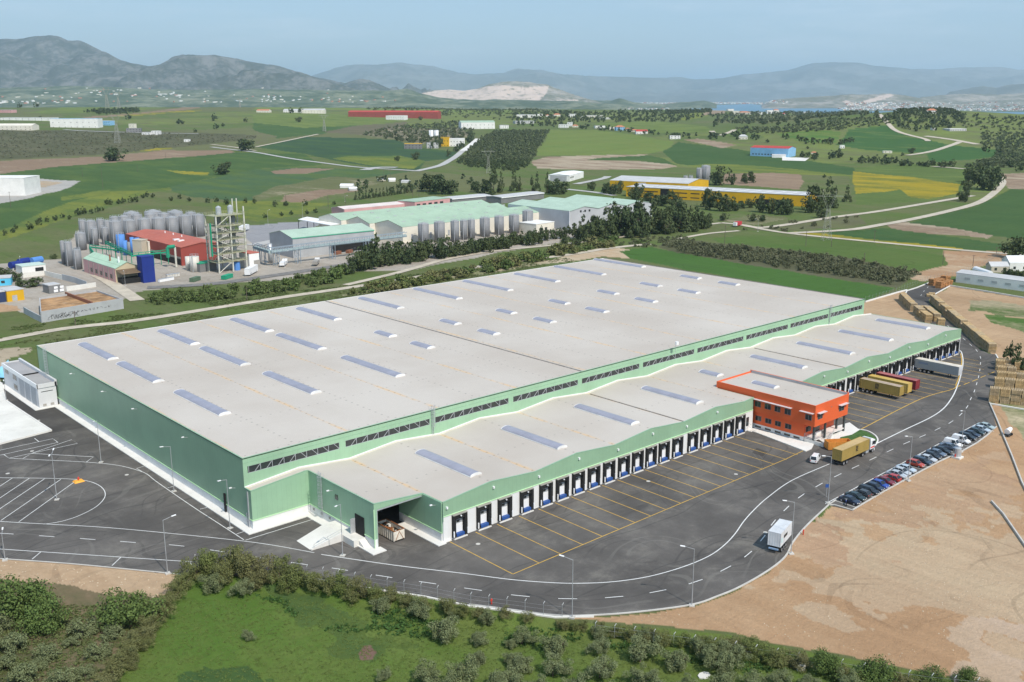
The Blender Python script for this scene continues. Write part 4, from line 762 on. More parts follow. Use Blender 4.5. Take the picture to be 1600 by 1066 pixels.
# ================================================================== vehicles
TYRE = M('tyre_rubber', (.02, .02, .02), .85); RIM = M('alloy_rim', (.5, .5, .52), .4, .05, metal=.6); CHAS = M('chassis_steel', (.035, .04, .045), .6, .2); LAMPR = M('red_lens', (.45, .02, .02), .3); LAMPW = M('clear_lens', (.75, .76, .78), .2)
CG = M('car_glass', (.02, .025, .03), .08, .1, spec=.7); PLATE = M('number_plate', (.7, .7, .68), .5)
def paint(name, col): 
    m = M('paint_'+name, col, .28, .02, 1., spec=.5); m.node_tree.nodes['Principled BSDF'].inputs['Coat Weight'].default_value = .6; return m
def loft(mb, secs, mat, capped=True):
    """secs: list of (y, [(x,z)...]) closed loops of equal length"""
    n = len(secs[0][1]); v = []; f = []
    for y, lp in secs: v += [(x, y, z) for x, z in lp]
    for i in range(len(secs)-1):
        for j in range(n): a = i*n+j; b_ = i*n+(j+1) % n; f.append((a, b_, b_+n, a+n))
    if capped: f += [tuple(range(n-1, -1, -1)), tuple(range((len(secs)-1)*n, len(secs)*n))]
    return mb.add(v, f, mat)
def wheel(parent, x, y, r=.32, w=.22, side=1):
    b = MB(); b.tube((x, y, r), (x+side*w, y, r), r, TYRE, 14); o = b.build('wheel', parent); c = MB(); c.tube((x+side*(w-.02), y, r), (x+side*(w+.012), y, r), r*.62, RIM, 10); c.build('rim', o)
def car(kind, mat, name='parked_car'):
    """nose towards -Y, origin on the ground under the middle"""
    t = thing(name, 'x', 'car'); L = {'hatch': 3.95, 'sedan': 4.45, 'estate': 4.45, 'van': 4.3}[kind]; h = L/2; W = .84
    def body(y, zt, w=W, zb=.28): return (y, [(-w*.92, zb), (w*.92, zb), (w, zb+.22), (w*.985, zt-.12), (w*.86, zt), (-w*.86, zt), (-w*.985, zt-.12), (-w, zb+.22)])
    hood = {'hatch': .86, 'sedan': .86, 'estate': .88, 'van': .95}[kind]; belt = .92 if kind != 'van' else 1.02
    S = [body(-h, .62, .66, .36), body(-h+.12, .70, .76), body(-h+.55, hood-.04), body(-h+1.15, hood+.05), body(-h+1.5, belt), body(h-.8, belt+.02), body(h-.22, belt if kind != 'sedan' else .90, .80), body(h-.03, .84 if kind == 'sedan' else belt-.06, .74, .34), body(h, .62, .70, .38)]
    b = MB(); loft(b, S, mat); bo = b.build('body', t, smooth=False)
    rt = {'hatch': 1.44, 'sedan': 1.40, 'estate': 1.47, 'van': 1.78}[kind]
    ys = {'hatch': (-h+1.0, -h+1.75, h-.75, h-.12), 'sedan': (-h+1.1, -h+1.85, h-1.35, h-.62), 'estate': (-h+1.05, -h+1.75, h-.5, h-.12), 'van': (-h+.95, -h+1.45, h-.35, h-.06)}[kind]
    b = MB(); q = lambda y, z, w, zb: (y, [(-.80, zb), (.80, zb), (w, z), (-w, z)])
    loft(b, [q(ys[0], belt+.03, .74, belt-.06), q(ys[1], rt-.03, .62, belt-.05), q(ys[2], rt-.03, .62, belt-.05), q(ys[3], belt+.04, .70, belt-.06)], CG); b.build('window_glass', t)
    b = MB(); b.add([(-.63, ys[1]-.08, rt-.04), (.63, ys[1]-.08, rt-.04), (.63, ys[2]+.1, rt-.04), (-.63, ys[2]+.1, rt-.04), (-.52, ys[1]+.02, rt+.03), (.52, ys[1]+.02, rt+.03), (.54, ys[2], rt+.02), (-.54, ys[2], rt+.02)], [(4, 5, 6, 7), (0, 1, 5, 4), (1, 2, 6, 5), (2, 3, 7, 6), (3, 0, 4, 7)], mat)
    for s in (-1, 1):
        b.bar((s*.78, ys[0]+.02, belt), (s*.635, ys[1], rt-.02), .07, mat); b.bar((s*.72, ys[3]-.02, belt), (s*.635, ys[2], rt-.02), .1, mat)
        for fy in ((.5,) if kind != 'van' else (.33,)): ym = ys[1]+(ys[2]-ys[1])*fy; b.bar((s*.81, ym, belt-.02), (s*.635, ym, rt-.02), .06, mat)
    if kind == 'van':
        for s in (-1, 1): b.add([(s*.82, ys[1]+.95, belt-.05), (s*.82, ys[3]-.03, belt-.05), (s*.66, ys[2], rt-.02), (s*.66, ys[1]+.95, rt-.02)], [(0, 1, 2, 3) if s > 0 else (3, 2, 1, 0)], mat)
    b.build('roof_panel', t)
    for s in (-1, 1):
        for y in (-h+.78, h-.78): wheel(t, s*(.64 if s > 0 else .64), y, .31, .2, s)
        b = MB(); b.box(s*.46, s*.70, -h+.0, -h+.10, .56, .69, LAMPW); b.build('headlight', t)
        b = MB(); b.box(s*.50, s*.73, h-.06, h+.01, .62, .80, LAMPR); b.build('tail_light', t)
        b = MB(); b.box(s*.84, s*1.0, ys[0]+.35, ys[0]+.5, belt-.02, belt+.14, mat); b.build('mirror', t)
    b = MB(); b.box(-.26, .26, -h-.015, -h+.01, .42, .53, PLATE); b.build('number_plate', t)
    return t
NAVY = paint('navy', (.02, .03, .06)); BLK = paint('black', (.012, .014, .018)); DGREEN = paint('bottle_green', (.018, .035, .035)); GRPH = paint('graphite', (.05, .055, .06)); BLU = paint('blue', (.02, .06, .32)); DRED = paint('wine_red', (.18, .015, .02)); RED = paint('red', (.42, .03, .025)); SIL = paint('silver', (.48, .52, .56)); SILG = paint('silver_green', (.38, .46, .46)); BGREY = paint('blue_grey', (.12, .16, .22)); CWHT = paint('white', (.82, .82, .82)); LSIL = paint('pale_blue_silver', (.45, .53, .60)); ORED = paint('brick_red', (.45, .06, .03)); DBL = paint('slate_blue', (.03, .045, .07))
CARS = [(0, 'sedan', NAVY, 0, 'navy blue saloon, the very last parked car at the west end of the kerbside row'),
 (1, 'sedan', DGREEN, 1, 'bottle green saloon, second from the west end of the kerbside row'),
 (2, 'hatch', GRPH, 1, 'grey rounded hatchback, third from the west end of the kerbside row'),
 (3, 'estate', BLK, 0, 'long black car, fourth from the west end of the kerbside row'),
 (4, 'hatch', NAVY, 0, 'dark navy hatchback with the bright blue car right behind it in the row'),
 (5, 'hatch', BLU, 0, 'bright blue hatchback next to the wine red car in the row'),
 (6, 'sedan', DRED, 0, 'wine red saloon between the bright blue car and the bright red car'),
 (7, 'hatch', RED, 1, 'bright red hatchback between the wine red car and the silver cars'),
 (8, 'sedan', SIL, 0, 'silver saloon standing directly beside the bright red hatchback'),
 (9, 'hatch', SIL, 0, 'silver hatchback, middle one of the three silver cars beside the bright red hatchback'),
 (10, 'sedan', LSIL, 0, 'pale blue silver saloon, easternmost of the three silver cars standing together'),
 (12, 'hatch', ORED, 0, 'brick red hatchback standing on its own side with an empty bay before it'),
 (13, 'estate', DBL, 0, 'slate blue estate car between the brick red hatchback and a silver saloon'),
 (14, 'sedan', SIL, 0, 'silver saloon between the slate blue estate and a black car'),
 (15, 'hatch', BLK, 0, 'black hatchback right after the lone silver saloon in the row'),
 (16, 'sedan', BGREY, 0, 'blue grey saloon between two black cars in the row'),
 (17, 'sedan', BLK, 0, 'black saloon between two blue grey cars in the row'),
 (18.4, 'sedan', BGREY, 0, 'blue grey saloon parked beside the two white vehicles'),
 (19.4, 'van', CWHT, 0, 'small white panel van next to the blue grey saloon'),
 (21.1, 'van', CWHT, 1, 'larger white van with empty space on its far side, next to a black car'),
 (22.5, 'estate', BLK, 0, 'black estate car parked right after the white vans'),
 (23.4, 'sedan', NAVY, 0, 'dark navy saloon in the cluster after the white vans'),
 (24.4, 'hatch', DGREEN, 0, 'dark green hatchback beside the pale silver saloon near the east end of the row'),
 (25.5, 'sedan', LSIL, 0, 'pale silver blue saloon, second from the east end of the kerbside row'),
 (26.6, 'sedan', SILG, 0, 'silver green saloon at the very east end of the kerbside row')]
carX = [74.7, 77.4, 79.9, 82.5, 85.2, 87.5, 90.1, 93.0, 95.8, 98.2, 100.7, 0, 105.3, 107.9, 110.5, 113.1, 115.8, 118.5, 122.3, 124.9, 129.0, 132.6, 135.3, 138.1, 141.1, 144.2]
vi = 0; order = carX[:11]+carX[12:]
for (slot, kind, mat, rev, lab), x in zip(CARS, order):
    t = car(kind, mat, 'parked_van' if kind == 'van' else 'parked_car'); t['category'] = 'van' if kind == 'van' else 'car'; t['label'] = lab; t['group'] = 'vehicles parked nose out along the kerb'
    t.location = (x, -41.65+(x-74)*.026+random.uniform(-.25, .25), 0.006); t.rotation_euler = (0, 0, random.uniform(-.03, .03)+(math.pi if rev and kind == 'hatch' else 0))
t = car('van', CWHT, 'white_van'); t['category'] = 'van'; t['label'] = 'small white van with dark rear windows standing on the road by the container lorry'; t.location = (91., -23.6, .006); t.rotation_euler = (0, 0, math.radians(90+18))
# ---------------------------------------------------------------- containers and lorries
def corr(name, col): return M('container_'+name, col, .55, .08, .4, dirt=tuple(c*.6 for c in col))
def container(parent, L, mat, z0=1.25, H_=2.6, roofmat=None, nm='container'):
    """body along +Y from 0 to L, corrugated sides"""
    b = MB(); W = 1.22; n = int(L/.28); pts = []
    for i in range(n+1): y = L*i/n; pts.append((W-(.035 if (i//1) % 2 else 0), y))
    for s in (-1, 1):
        v = [(s*x, y, z) for z in (z0+.12, z0+H_-.1) for x, y in pts]; k = len(pts); b.add(v, [(i, i+1, i+1+k, i+k) if s > 0 else (i+1, i, i+k, i+1+k) for i in range(k-1)], mat)
    for y, s in ((0, -1), (L, 1)):
        xs = [-W+.05+i*(2*W-.1)/10 for i in range(11)]; v = [(x, y-s*(.03 if i % 2 else 0), z) for z in (z0+.12, z0+H_-.1) for i, x in enumerate(xs)]; b.add(v, [(i, i+1, i+12, i+11) if s < 0 else (i+1, i, i+11, i+12) for i in range(10)], mat)
    b.box(-W+.02, W-.02, .02, L-.02, z0+H_-.1, z0+H_-.03, roofmat or mat); b.box(-W+.04, W-.04, .04, L-.04, z0+.02, z0+.12, mat)
    for x in (-W, W-.12):
        for y in (0, L-.14): b.box(x, x+.12, y-.01, y+.15, z0, z0+H_, mat)
        for z in (z0, z0+H_-.12): b.box(x-.002, x+.122, 0.141, L-.141, z, z+.12, mat)
    for y in (0, L-.12):
        for z in (z0+.002, z0+H_-.118): b.box(-W+.121, W-.121, y, y+.12, z, z+.114, mat)
    return b.build(nm, parent)
def chassis(t, L, ax=(), legs=True):
    b = MB(); b.box(-.55, -.35, .1, L-.2, .95, 1.22, CHAS); b.box(.35, .55, .1, L-.2, .95, 1.22, CHAS)
    for y in np.linspace(.3, L-.5, 7): b.box(-1.15, 1.15, y, y+.12, 1.12, 1.24, CHAS)
    b.box(-1.15, 1.15, .0, .08, .55, .75, CHAS); b.build('chassis', t)
    for y in ax:
        for s in (-1, 1): wheel(t, s*.85, y, .5, .34, s)
    if legs:
        for s in (-1, 1): b = MB(); b.box(s*.8-.07, s*.8+.07, L-3.2, L-3.05, .05, 1.1, CHAS); b.box(s*.8-.16, s*.8+.16, L-3.25, L-3.0, .005, .06, CHAS); b.build('landing_leg', t)
def lettering(parent, s, size, loc, rot, mat, name='lettering'):
    cu = bpy.data.curves.new(name, 'FONT'); cu.body = s; cu.size = size; cu.extrude = .006; cu.align_x = 'CENTER'; cu.offset = size*.025; tmp = bpy.data.objects.new(name, cu); LK(tmp)
    dg = bpy.context.evaluated_depsgraph_get(); me = bpy.data.meshes.new_from_object(tmp.evaluated_get(dg)); bpy.data.objects.remove(tmp); me.materials.clear(); me.materials.append(mat)
    o = bpy.data.objects.new(name, me); LK(o); o.location = loc; o.rotation_euler = rot; o.parent = parent; return o
INK = M('black_lettering', (.03, .03, .03), .6)
def emblem(t, x, y, z, side, sz=1.25):
    rot = (math.pi/2, 0, -math.pi/2) if side < 0 else (math.pi/2, 0, math.pi/2)
    lettering(t, 'm', sz*1.15, (x, y, z), rot, INK, 'emblem'); lettering(t, 'sc', sz*1.1, (x, y, z-sz*.62), rot, INK, 'emblem')
OCH = corr('ochre', (.36, .25, .07)); OCHL = corr('ochre_roof', (.52, .37, .17)); YLW = corr('yellow', (.55, .37, .10)); MRN = corr('maroon', (.22, .03, .035)); CWH = corr('white_grey', (.62, .64, .66))
def docked(x, mat, lab, L=12.2, roofm=None):
    t = thing('container_trailer', lab, 'trailer', (x, -.85, 0), math.pi, 'semitrailers backed up to the loading docks'); container(t, L, mat, roofmat=roofm); chassis(t, L, (1.3, 2.6, 3.9)); return t
t = docked(151.9, OCH, 'dull ochre container with a black emblem, docked nearest the orange office', roofm=M('dusty_roof', (.42, .33, .26), .8)); emblem(t, 1.235, 5.4, 2.75, 1)
docked(156.5, YLW, 'bright yellow container on a trailer between the ochre and the maroon ones'); docked(161.1, MRN, 'maroon container on a trailer beside the bright yellow one', roofm=M('faded_maroon', (.36, .12, .12), .8))
b = MB(); b.box(155.4, 157.6, -13.32, -13.1, .2, 1.2, WHT) if False else None
t = thing('curtain_trailer', 'long grey curtain-sided trailer with a pale roof, docked alone near the far corner', 'trailer', (184.8, -.85, 0), math.pi, 'semitrailers backed up to the loading docks')
b = MB(); CURT = M('grey_curtain', (.27, .29, .31), .6, .06, .3, lines=((1, .65, .25, .06),)); b.box(-1.26, 1.26, 0, 13.6, 1.2, 3.85, CURT); b.build('curtain_body', t); b = MB(); b.box(-1.27, 1.27, -.01, 13.61, 3.85, 3.97, M('pale_tarpaulin', (.66, .60, .52), .7)); b.build('roof', t); b = MB(); b.box(-1.2, 1.2, 13.6, 13.68, 1.25, 3.8, M('grey_panel', (.55, .56, .58), .5)); b.build('front_panel', t)
b = MB(); b.box(1.262, 1.275, 1.2, 4.2, 2.7, 3.3, M('faded_blue_print', (.20, .24, .33), .6)); b.build('side_print', t); chassis(t, 13.6, (2., 3.3, 4.6))
# loose container lorry on the road
t = thing('container_lorry', 'ochre container with a black emblem on a white-cabbed lorry passing the orange office', 'lorry', (92.2, -28.3, 0), -math.pi/2)
container(t, 12.2, OCH, roofmat=OCHL); chassis(t, 12.2, (1.2, 2.5, 9.6), False); emblem(t, 1.235, 6.6, 2.9, 1, 1.1)
def cab(t, y0, mat):
    b = MB(); b.box(-1.18, 1.18, y0+.3, y0+2.35, 1.0, 3.15, mat); b.add([(-1.18, y0+.3, 3.15), (1.18, y0+.3, 3.15), (1.18, y0+2.1, 3.15), (-1.18, y0+2.1, 3.15), (-1.05, y0+.35, 3.75), (1.05, y0+.35, 3.75), (1.0, y0+1.2, 3.65), (-1., y0+1.2, 3.65)], [(4, 5, 6, 7), (0, 1, 5, 4), (1, 2, 6, 5), (2, 3, 7, 6), (3, 0, 4, 7)], mat); b.box(-1.18, 1.18, y0+2.1, y0+2.42, .4, 1.3, mat); cb = b.build('cab', t)
    b = MB(); b.box(-1.05, 1.05, y0+2.351, y0+2.39, 1.95, 2.95, CG); b.box(1.181, 1.2, y0+1.1, y0+2.1, 2.0, 2.9, CG); b.box(-1.2, -1.181, y0+1.1, y0+2.1, 2., 2.9, CG); b.build('windscreen', cb)
    b = MB(); b.box(1.181, 1.2, y0+.5, y0+2.2, 1.25, 1.6, M('red_stripe', (.6, .05, .04), .5)); b.build('stripe', cb)
    for s in (-1, 1): wheel(t, s*.85, y0+1.5, .5, .34, s); b = MB(); b.box(s*1.2, s*1.42, y0+2.15, y0+2.3, 2.0, 2.8, CHAS); b.build('mirror', t)
    b = MB(); b.box(-.5, .5, y0-2.6, y0+2., .75, .98, CHAS); b.box(.5, 1.1, y0-1.5, y0-.2, .45, 1.0, STEEL); b.build('tractor_frame', t)
cab(t, 12.6, CWHT)
t = thing('container_truck', 'pale grey ribbed container on a road chassis standing in the bend by the kerb', 'lorry', (42.6, -44.7, 0), math.radians(-90+15.5))
container(t, 6.6, CWH, z0=1.35, H_=2.75); chassis(t, 6.6, (1.1, 2.3, 3.5), False); b = MB(); b.box(-.9, .9, -.35, -.02, .75, 1.0, M('faded_blue_steel', (.22, .33, .48), .6)); b.build('rear_frame', t)
b = MB(); b.box(1.225, 1.24, 1.8, 3.9, 2.5, 3.05, INK); b.build('side_print', t); b = MB(); b.box(1.225, 1.24, .5, 1.0, 2.0, 3., M('cyan_print', (.45, .72, .75), .6)); b.build('side_print', t)
# orange skip + dark heap behind the lorry
ORS = M('orange_skip_paint', (.62, .25, .05), .6, .15, .8, dirt=(.3, .14, .06))
t = thing('orange_container', 'open orange site container standing between the lorry and the office forecourt', 'skip', (100.2, -20.8, 0), math.radians(-125)); b = MB(); b.box(-1.15, 1.15, 0, 6., .2, .3, ORS)
for x0, x1, y0, y1 in ((-1.2, -1.1, 0, 6), (1.1, 1.2, 0, 6), (-1.1, 1.1, 0, .1), (-1.1, 1.1, 5.9, 6)): b.box(x0, x1, y0, y1, .2, 2.1, ORS)
b.build('body', t); b = MB()
for i in range(7):
    for s in (-1.24, 1.2): b.box(s, s+.04, .2+i*.9, .3+i*.9, .25, 2.0, ORS)
b.build('rib', t)
t = thing('waste_skip', 'rusty white ribbed skip full of rubble in the garage opening', 'skip', (-5.9, 6.1, 0), 0)
RW = M('rusty_white_paint', (.72, .66, .56), .75, .15, .8, dirt=(.32, .13, .05)); RU = M('rust', (.28, .11, .04), .9, .3, 1.2); b = MB(); b.box(-1.15, 1.15, 0, 6., .15, .3, RW)
for x0, x1, y0, y1 in ((-1.2, -1.1, 0, 6), (1.1, 1.2, 0, 6), (-1.1, 1.1, 0, .1), (-1.1, 1.1, 5.9, 6)): b.box(x0, x1, y0, y1, .15, 2.2, RW)
b.build('body', t); b = MB()
for i in range(9):
    for s in (-1.28, 1.2): b.box(s, s+.08, .1+i*.7, .22+i*.7, .2, 2.1, RW)
b.bar((-.9, -.03, .3), (0, -.03, 2.0), .08, RU); b.bar((.9, -.03, .3), (0, -.03, 2.0), .08, RU); b.build('rib', t); b = MB()
for x0, x1, y0, y1 in ((-1.28, -1.08, -.04, 6.04), (1.08, 1.28, -.04, 6.04), (-1.08, 1.08, -.04, .12), (-1.08, 1.08, 5.88, 6.04)): b.box(x0, x1, y0, y1, 2.2, 2.3, RU)
b.build('rim', t); b = MB()
for i in range(40): x, y = random.uniform(-.9, .9), random.uniform(.4, 5.6); s = random.uniform(.15, .45); b.box(x-s, x+s*.6, y-s, y+s*.8, .3, 1.5+random.uniform(0, .6), random.choice([RU, CONCR, M('rubble_tan', (.5, .38, .25), .9), DARK]))
b.build('rubble', t)
# ================================================================== street lamps
LAMPS = [((8, 875), (13, 788), 'lamp post at the western road edge beside the bare orange soil'), ((262, 896), (268, 806), 'lamp post at the road edge just before the dense hedge'), ((535.5, 868.5), (520, 795), 'lamp post standing in front of the loading ramp'), ((894, 965), (890, 870), 'lamp post on the outer kerb where the olive hedge meets the bare soil'), ((1081, 946), (1070, 853), 'lamp post on the outer kerb at the south bend of the road'), ((1236, 865), (1222, 782), 'lamp post on the kerb beside the grey ribbed container lorry'), ((1293.7, 786), (1278, 713), 'lamp post at the west end of the parked cars'), ((1419, 751), (1408, 683), 'lamp post between the three silver cars and the brick red hatchback'), ((1501, 706), (1489, 647), 'lamp post among the parked cars beside the white vans'),
 ((89, 781), (98, 679), 'tall lamp post in the striped west yard with two arms'), ((158, 722.5), (149, 656), 'lamp post on the curved white line in the west yard'), ((272, 768), (252, 698), 'lamp post before the middle of the dark green west wall'), ((359.5, 825.6), (340, 752), 'lamp post before the near end of the dark green west wall'), ((10, 626), (4, 588), 'small lamp post beside the plant building')]
def street_lamp(loc, ang, h, lab):
    t = thing('street_lamp', lab, 'street lamp', loc, ang, 'lamp posts round the site road'); b = MB(); b.tube((0, 0, .12), (0, 0, h), .085, M('lamp_grey', (.36, .37, .38), .5), 8, .05); b.build('pole', t)
    b = MB(); b.tube((0, 0, h-.05), (1.6, 0, h+.35), .05, MATS['lamp_grey'], 6, .04); b.build('arm', t); b = MB(); b.add([(1.5, -.13, h+.3), (1.5, .13, h+.3), (2.3, .16, h+.42), (2.3, -.16, h+.42), (1.5, -.1, h+.42), (1.5, .1, h+.42), (2.3, .12, h+.52), (2.3, -.12, h+.52)], [(3, 2, 1, 0), (4, 5, 6, 7), (0, 1, 5, 4), (1, 2, 6, 5), (2, 3, 7, 6), (3, 0, 4, 7)], WHT); b.build('lamp_head', t)
    b = MB(); b.box(-.45, .45, -.45, .45, -.1, .16, KERB); b.build('base', t); return t
for bp, hp, lab in LAMPS:
    p0 = g(*bp, 0.); h = 10.2 if bp[0] > 11 else 5; q = g(hp[0], hp[1], h+.45); a = math.atan2(q[1]-p0[1], q[0]-p0[0]); t = street_lamp((p0[0], p0[1], 0), a, h, lab)
    if 'two arms' in lab:
        b = MB(); b.tube((0, 0, h-.05), (-1.6, 0, h+.35), .05, STEEL, 6, .04); b.box(-2.3, -1.5, -.14, .14, h+.3, h+.45, WHT); b.build('arm', t)
# ================================================================== timber pallets
WD = M('sawn_timber', (.55, .39, .20), .85, .2, .7, dirt=(.32, .21, .11)); WD2 = M('weathered_timber', (.50, .38, .23), .85, .2, .9, dirt=(.25, .18, .11)); WD3 = M('fresh_red_timber', (.52, .25, .10), .85, .2, .8, dirt=(.6, .4, .2))
def crate_mesh(wd, w=2.45, l=2.45, h=1.02):
    b = MB(); b.box(-w/2+.14, w/2-.14, -l/2+.14, l/2-.14, .06, h-.1, M('slat_gap_shade', (.10, .075, .05), .95))  # solid core; shade between the slats is put into its dark colour
    for k in range(5):
        z = .04+k*h/5
        for s in (-1, 1): b.box(-w/2, w/2, s*l/2-.05*(s > 0), s*l/2+.05*(s < 0), z, z+h/5-.10, wd); b.box(s*w/2-.05*(s > 0), s*w/2+.05*(s < 0), -l/2+.051, l/2-.051, z, z+h/5-.10, wd)
    for k in range(6): x = -w/2+k*(w-.3)/5; b.box(x, x+.27, -l/2, l/2, h-.05, h-.005, wd)
    for s in (-1, 1):
        for x in (-w/2+.2, 0, w/2-.2): b.box(x-.06, x+.06, s*l/2-.02, s*l/2+.02*1.8, 0, h-.06, wd)
    return b
PROT = []
for wd in (WD, WD2, WD3): o = crate_mesh(wd).build('crate'); PROT.append(o.data); bpy.data.objects.remove(o)
def stack(x, y, rz, n, lab, grp, wd=None, sx=1.):
    t = thing('timber_stack', lab, 'timber stack', (x, y, -.1), rz, grp)
    for k in range(n):
        o = bpy.data.objects.new('crate', PROT[random.choice((0, 1)) if wd is None else wd]); LK(o); o.parent = t; o.location = (random.uniform(-.1, .1), random.uniform(-.12, .12), k*1.03); o.rotation_euler = (0, 0, random.uniform(-.03, .03)); o.scale = (sx, 1, 1)
    return t
def stackrow(a, b_, lab, grp, n=3, step=2.6, wd=None, off=1.25, **k):
    a = np.array(a[:2]); b_ = np.array(b_[:2]); d = b_-a; L = np.linalg.norm(d); d /= L; nn = np.array([-d[1], d[0]])*off; m_ = int(L/step)
    for i in range(m_+1):
        p = a+d*(i*step)+nn; stack(p[0], p[1], math.atan2(d[1], d[0]), n+(random.random() < .12)*(-1 if n > 2 else 1), lab, grp, wd, **k)
stackrow((290, 46), (222.8, -6.8), 'tall square stack of pale timber crates in the long row along the far road', 'timber crates in the long row', off=1.3)
stackrow((286.6, 54.8), (269.6, 41.5), 'timber crate stack in the short row on the inner side of the far road', 'timber crates in the short far row', off=-1.2)
stackrow((266.4, 38.4), (253.5, 27.4), 'timber crate stack in the block just behind the warehouse corner', 'timber crates in the inner block', off=-1.2); stackrow((267.5, 36), (257, 27), 'timber crate stack on the road side of the block behind the warehouse corner', 'timber crates in the inner block', off=-.2)
stack(250, 22.5, .7, 3, 'lone crate stack standing nearest the warehouse corner', 'timber crates in the inner block'); stack(272, 39.5, .7, 2, 'low crate stack in the gap between the two inner blocks', 'timber crates in the inner block')
for r_, (a, b_) in enumerate([((1456, 446), (1478, 440)), ((1460, 443), (1483, 437)), ((1467, 450), (1486, 443))]): stackrow(g(*a, 0.), g(*b_, 0.), 'orange timber crate stack closing off the far end of the road', 'timber crates across the road end', n=2, step=3, wd=2, off=0)
for k, p in enumerate([(1452, 463), (1456, 461)]): q = g(*p, 0.); stack(q[0], q[1], .5, 1, ['low yellow crate left on the road before the long row', 'second low crate left on the road before the long row'][k], 'loose crates')
for a, b_, n in [((1553, 629), (1660, 640), 4), ((1561, 608), (1660, 617), 3), ((1564, 598), (1660, 606), 3), ((1565, 589), (1650, 596), 3), ((1562, 579), (1630, 585), 3), ((1563, 572), (1610, 576), 2)]:
    stackrow(g(*a, 0.), g(*b_, 0.), 'timber crate stack in the closely packed yard by the road bend', 'timber crates in the yard by the bend', n=n, step=2.62, off=1.3)
# ================================================================== walls, fences and small site objects
def wallthing(name, lab, px, w, h, mat, cat='wall', z0=-.3, pts=None):
    mb = MB(); raised(pts if pts is not None else [g(*p, 0.)[:2] for p in px], w, z0, h, mb, mat); return tag(mb.build(name), lab, cat)
wallthing('retaining_wall', 'low pale concrete retaining wall between the south road and the olive field', [(486, 904), (600, 923), (661.5, 932), (733, 947), (800, 955.5), (867, 964.5), (928, 963.5)], .35, .12, CONCR, z0=-2.2)
wallthing('retaining_wall', 'white concrete wall under the packed timber yard by the road bend', [(1547.5, 631), (1600, 640), (1700, 655)], .5, .2, WCONC, z0=-2.6) 
wallthing('boundary_wall', 'narrow white wall running downhill from the timber yard beside the bare soil', [(1546, 630), (1557, 655), (1567, 680), (1581, 713), (1597, 755), (1625, 810)], .28, .35, KERB)
wallthing('boundary_wall', 'low white wall at the edge of the bare soil lot with weeds behind it', [(1549, 784), (1567.5, 804), (1600, 851), (1640, 905)], .28, .35, KERB)
FP_ = M('fence_post', (.30, .31, .31), .6); FW_ = M('fence_wire', (.36, .37, .37), .6)
def fence(px, lab, step=3.1, h=2.1, z0=.1, name='wire_fence', tip=True, wires=3):
    t = thing(name, lab, 'fence'); path = [g(*p, 0.)[:2] for p in px]; acc = 0; posts = [path[0]]
    for a, b_ in zip(path[:-1], path[1:]):
        L = np.linalg.norm(b_-a); s = step-acc
        while s < L: posts.append(a+(b_-a)*s/L); s += step
        acc = L-(s-step)
    posts = posts[:100]; pm = MB(); pm.bar((0, 0, 0), (0, 0, h), .06, FP_)
    if tip: pm.bar((0, 0, h-.05), (.1, -.2, h+.38), .09, WHT)
    p0 = None
    for q in posts:
        z = float(H(*q)); z = z0 if abs(z) < 3 else z
        if p0 is None: p0 = pm.build('fence_post', t); o = p0
        else: o = p0.copy(); LK(o)
        o.location = (q[0], q[1], z)
    wm = MB()
    for k in range(wires):
        zz = h*(k+.5)/wires
        for a, b_ in zip(posts[:-1], posts[1:]):
            za = float(H(*a)); zb = float(H(*b_)); za = z0 if abs(za) < 3 else za; zb = z0 if abs(zb) < 3 else zb; wm.bar((*a, za+zz), (*b_, zb+zz), .018, FW_)
    wm.build('fence_wire', t); return t
fence([(305, 887), (330, 884), (486, 903.7), (600, 922.5), (661.5, 931.5), (733, 946.5), (800, 955), (867, 964), (905, 965)], 'wire fence with white-tipped posts on the south retaining wall')
fence([(930, 985), (1120, 1012), (1260, 1036), (1330, 1048), (1440, 1066), (1560, 1078)], 'wire fence with white-tipped posts between the bare soil and the olive trees', z0=-.8)
fence([(1352, 471), (1400, 457), (1425, 448), (1454, 437)], 'wire fence on the kerb between the green field and the far road', tip=False, wires=2)
fence([(1454, 437), (1500, 428), (1535, 415), (1560, 400)], 'wire fence climbing past the bare soil towards the white shed', tip=False, wires=2)
def simple(name, lab, cat, fn, loc, rz=0):
    t = thing(name, lab, cat, loc, rz); fn(t); return t
q = g(123, 752.5, 0.)
def hyd(t):
    b = MB(); b.add([(-1.1, -.9, 0), (1.1, -.9, 0), (1.1, .9, 0), (-1.1, .9, 0), (-.8, -.65, .3), (.8, -.65, .3), (.8, .65, .3), (-.8, .65, .3)], [(4, 5, 6, 7), (0, 1, 5, 4), (1, 2, 6, 5), (2, 3, 7, 6), (3, 0, 4, 7)], M('orange_plinth', (.78, .36, .05), .7)); b.build('plinth', t)
    b = MB(); b.cyl(0, 0, .3, .95, .12, M('hydrant_red', (.6, .05, .03), .4), 10); b.cyl(0, 0, .95, 1.1, .16, MATS['hydrant_red'], 10, .06); b.tube((-.28, 0, .75), (.28, 0, .75), .07, MATS['hydrant_red']); b.build('hydrant', t)
simple('fire_hydrant', 'red hydrant on a square orange plinth in the striped west yard', 'hydrant', hyd, (q[0], q[1], 0))
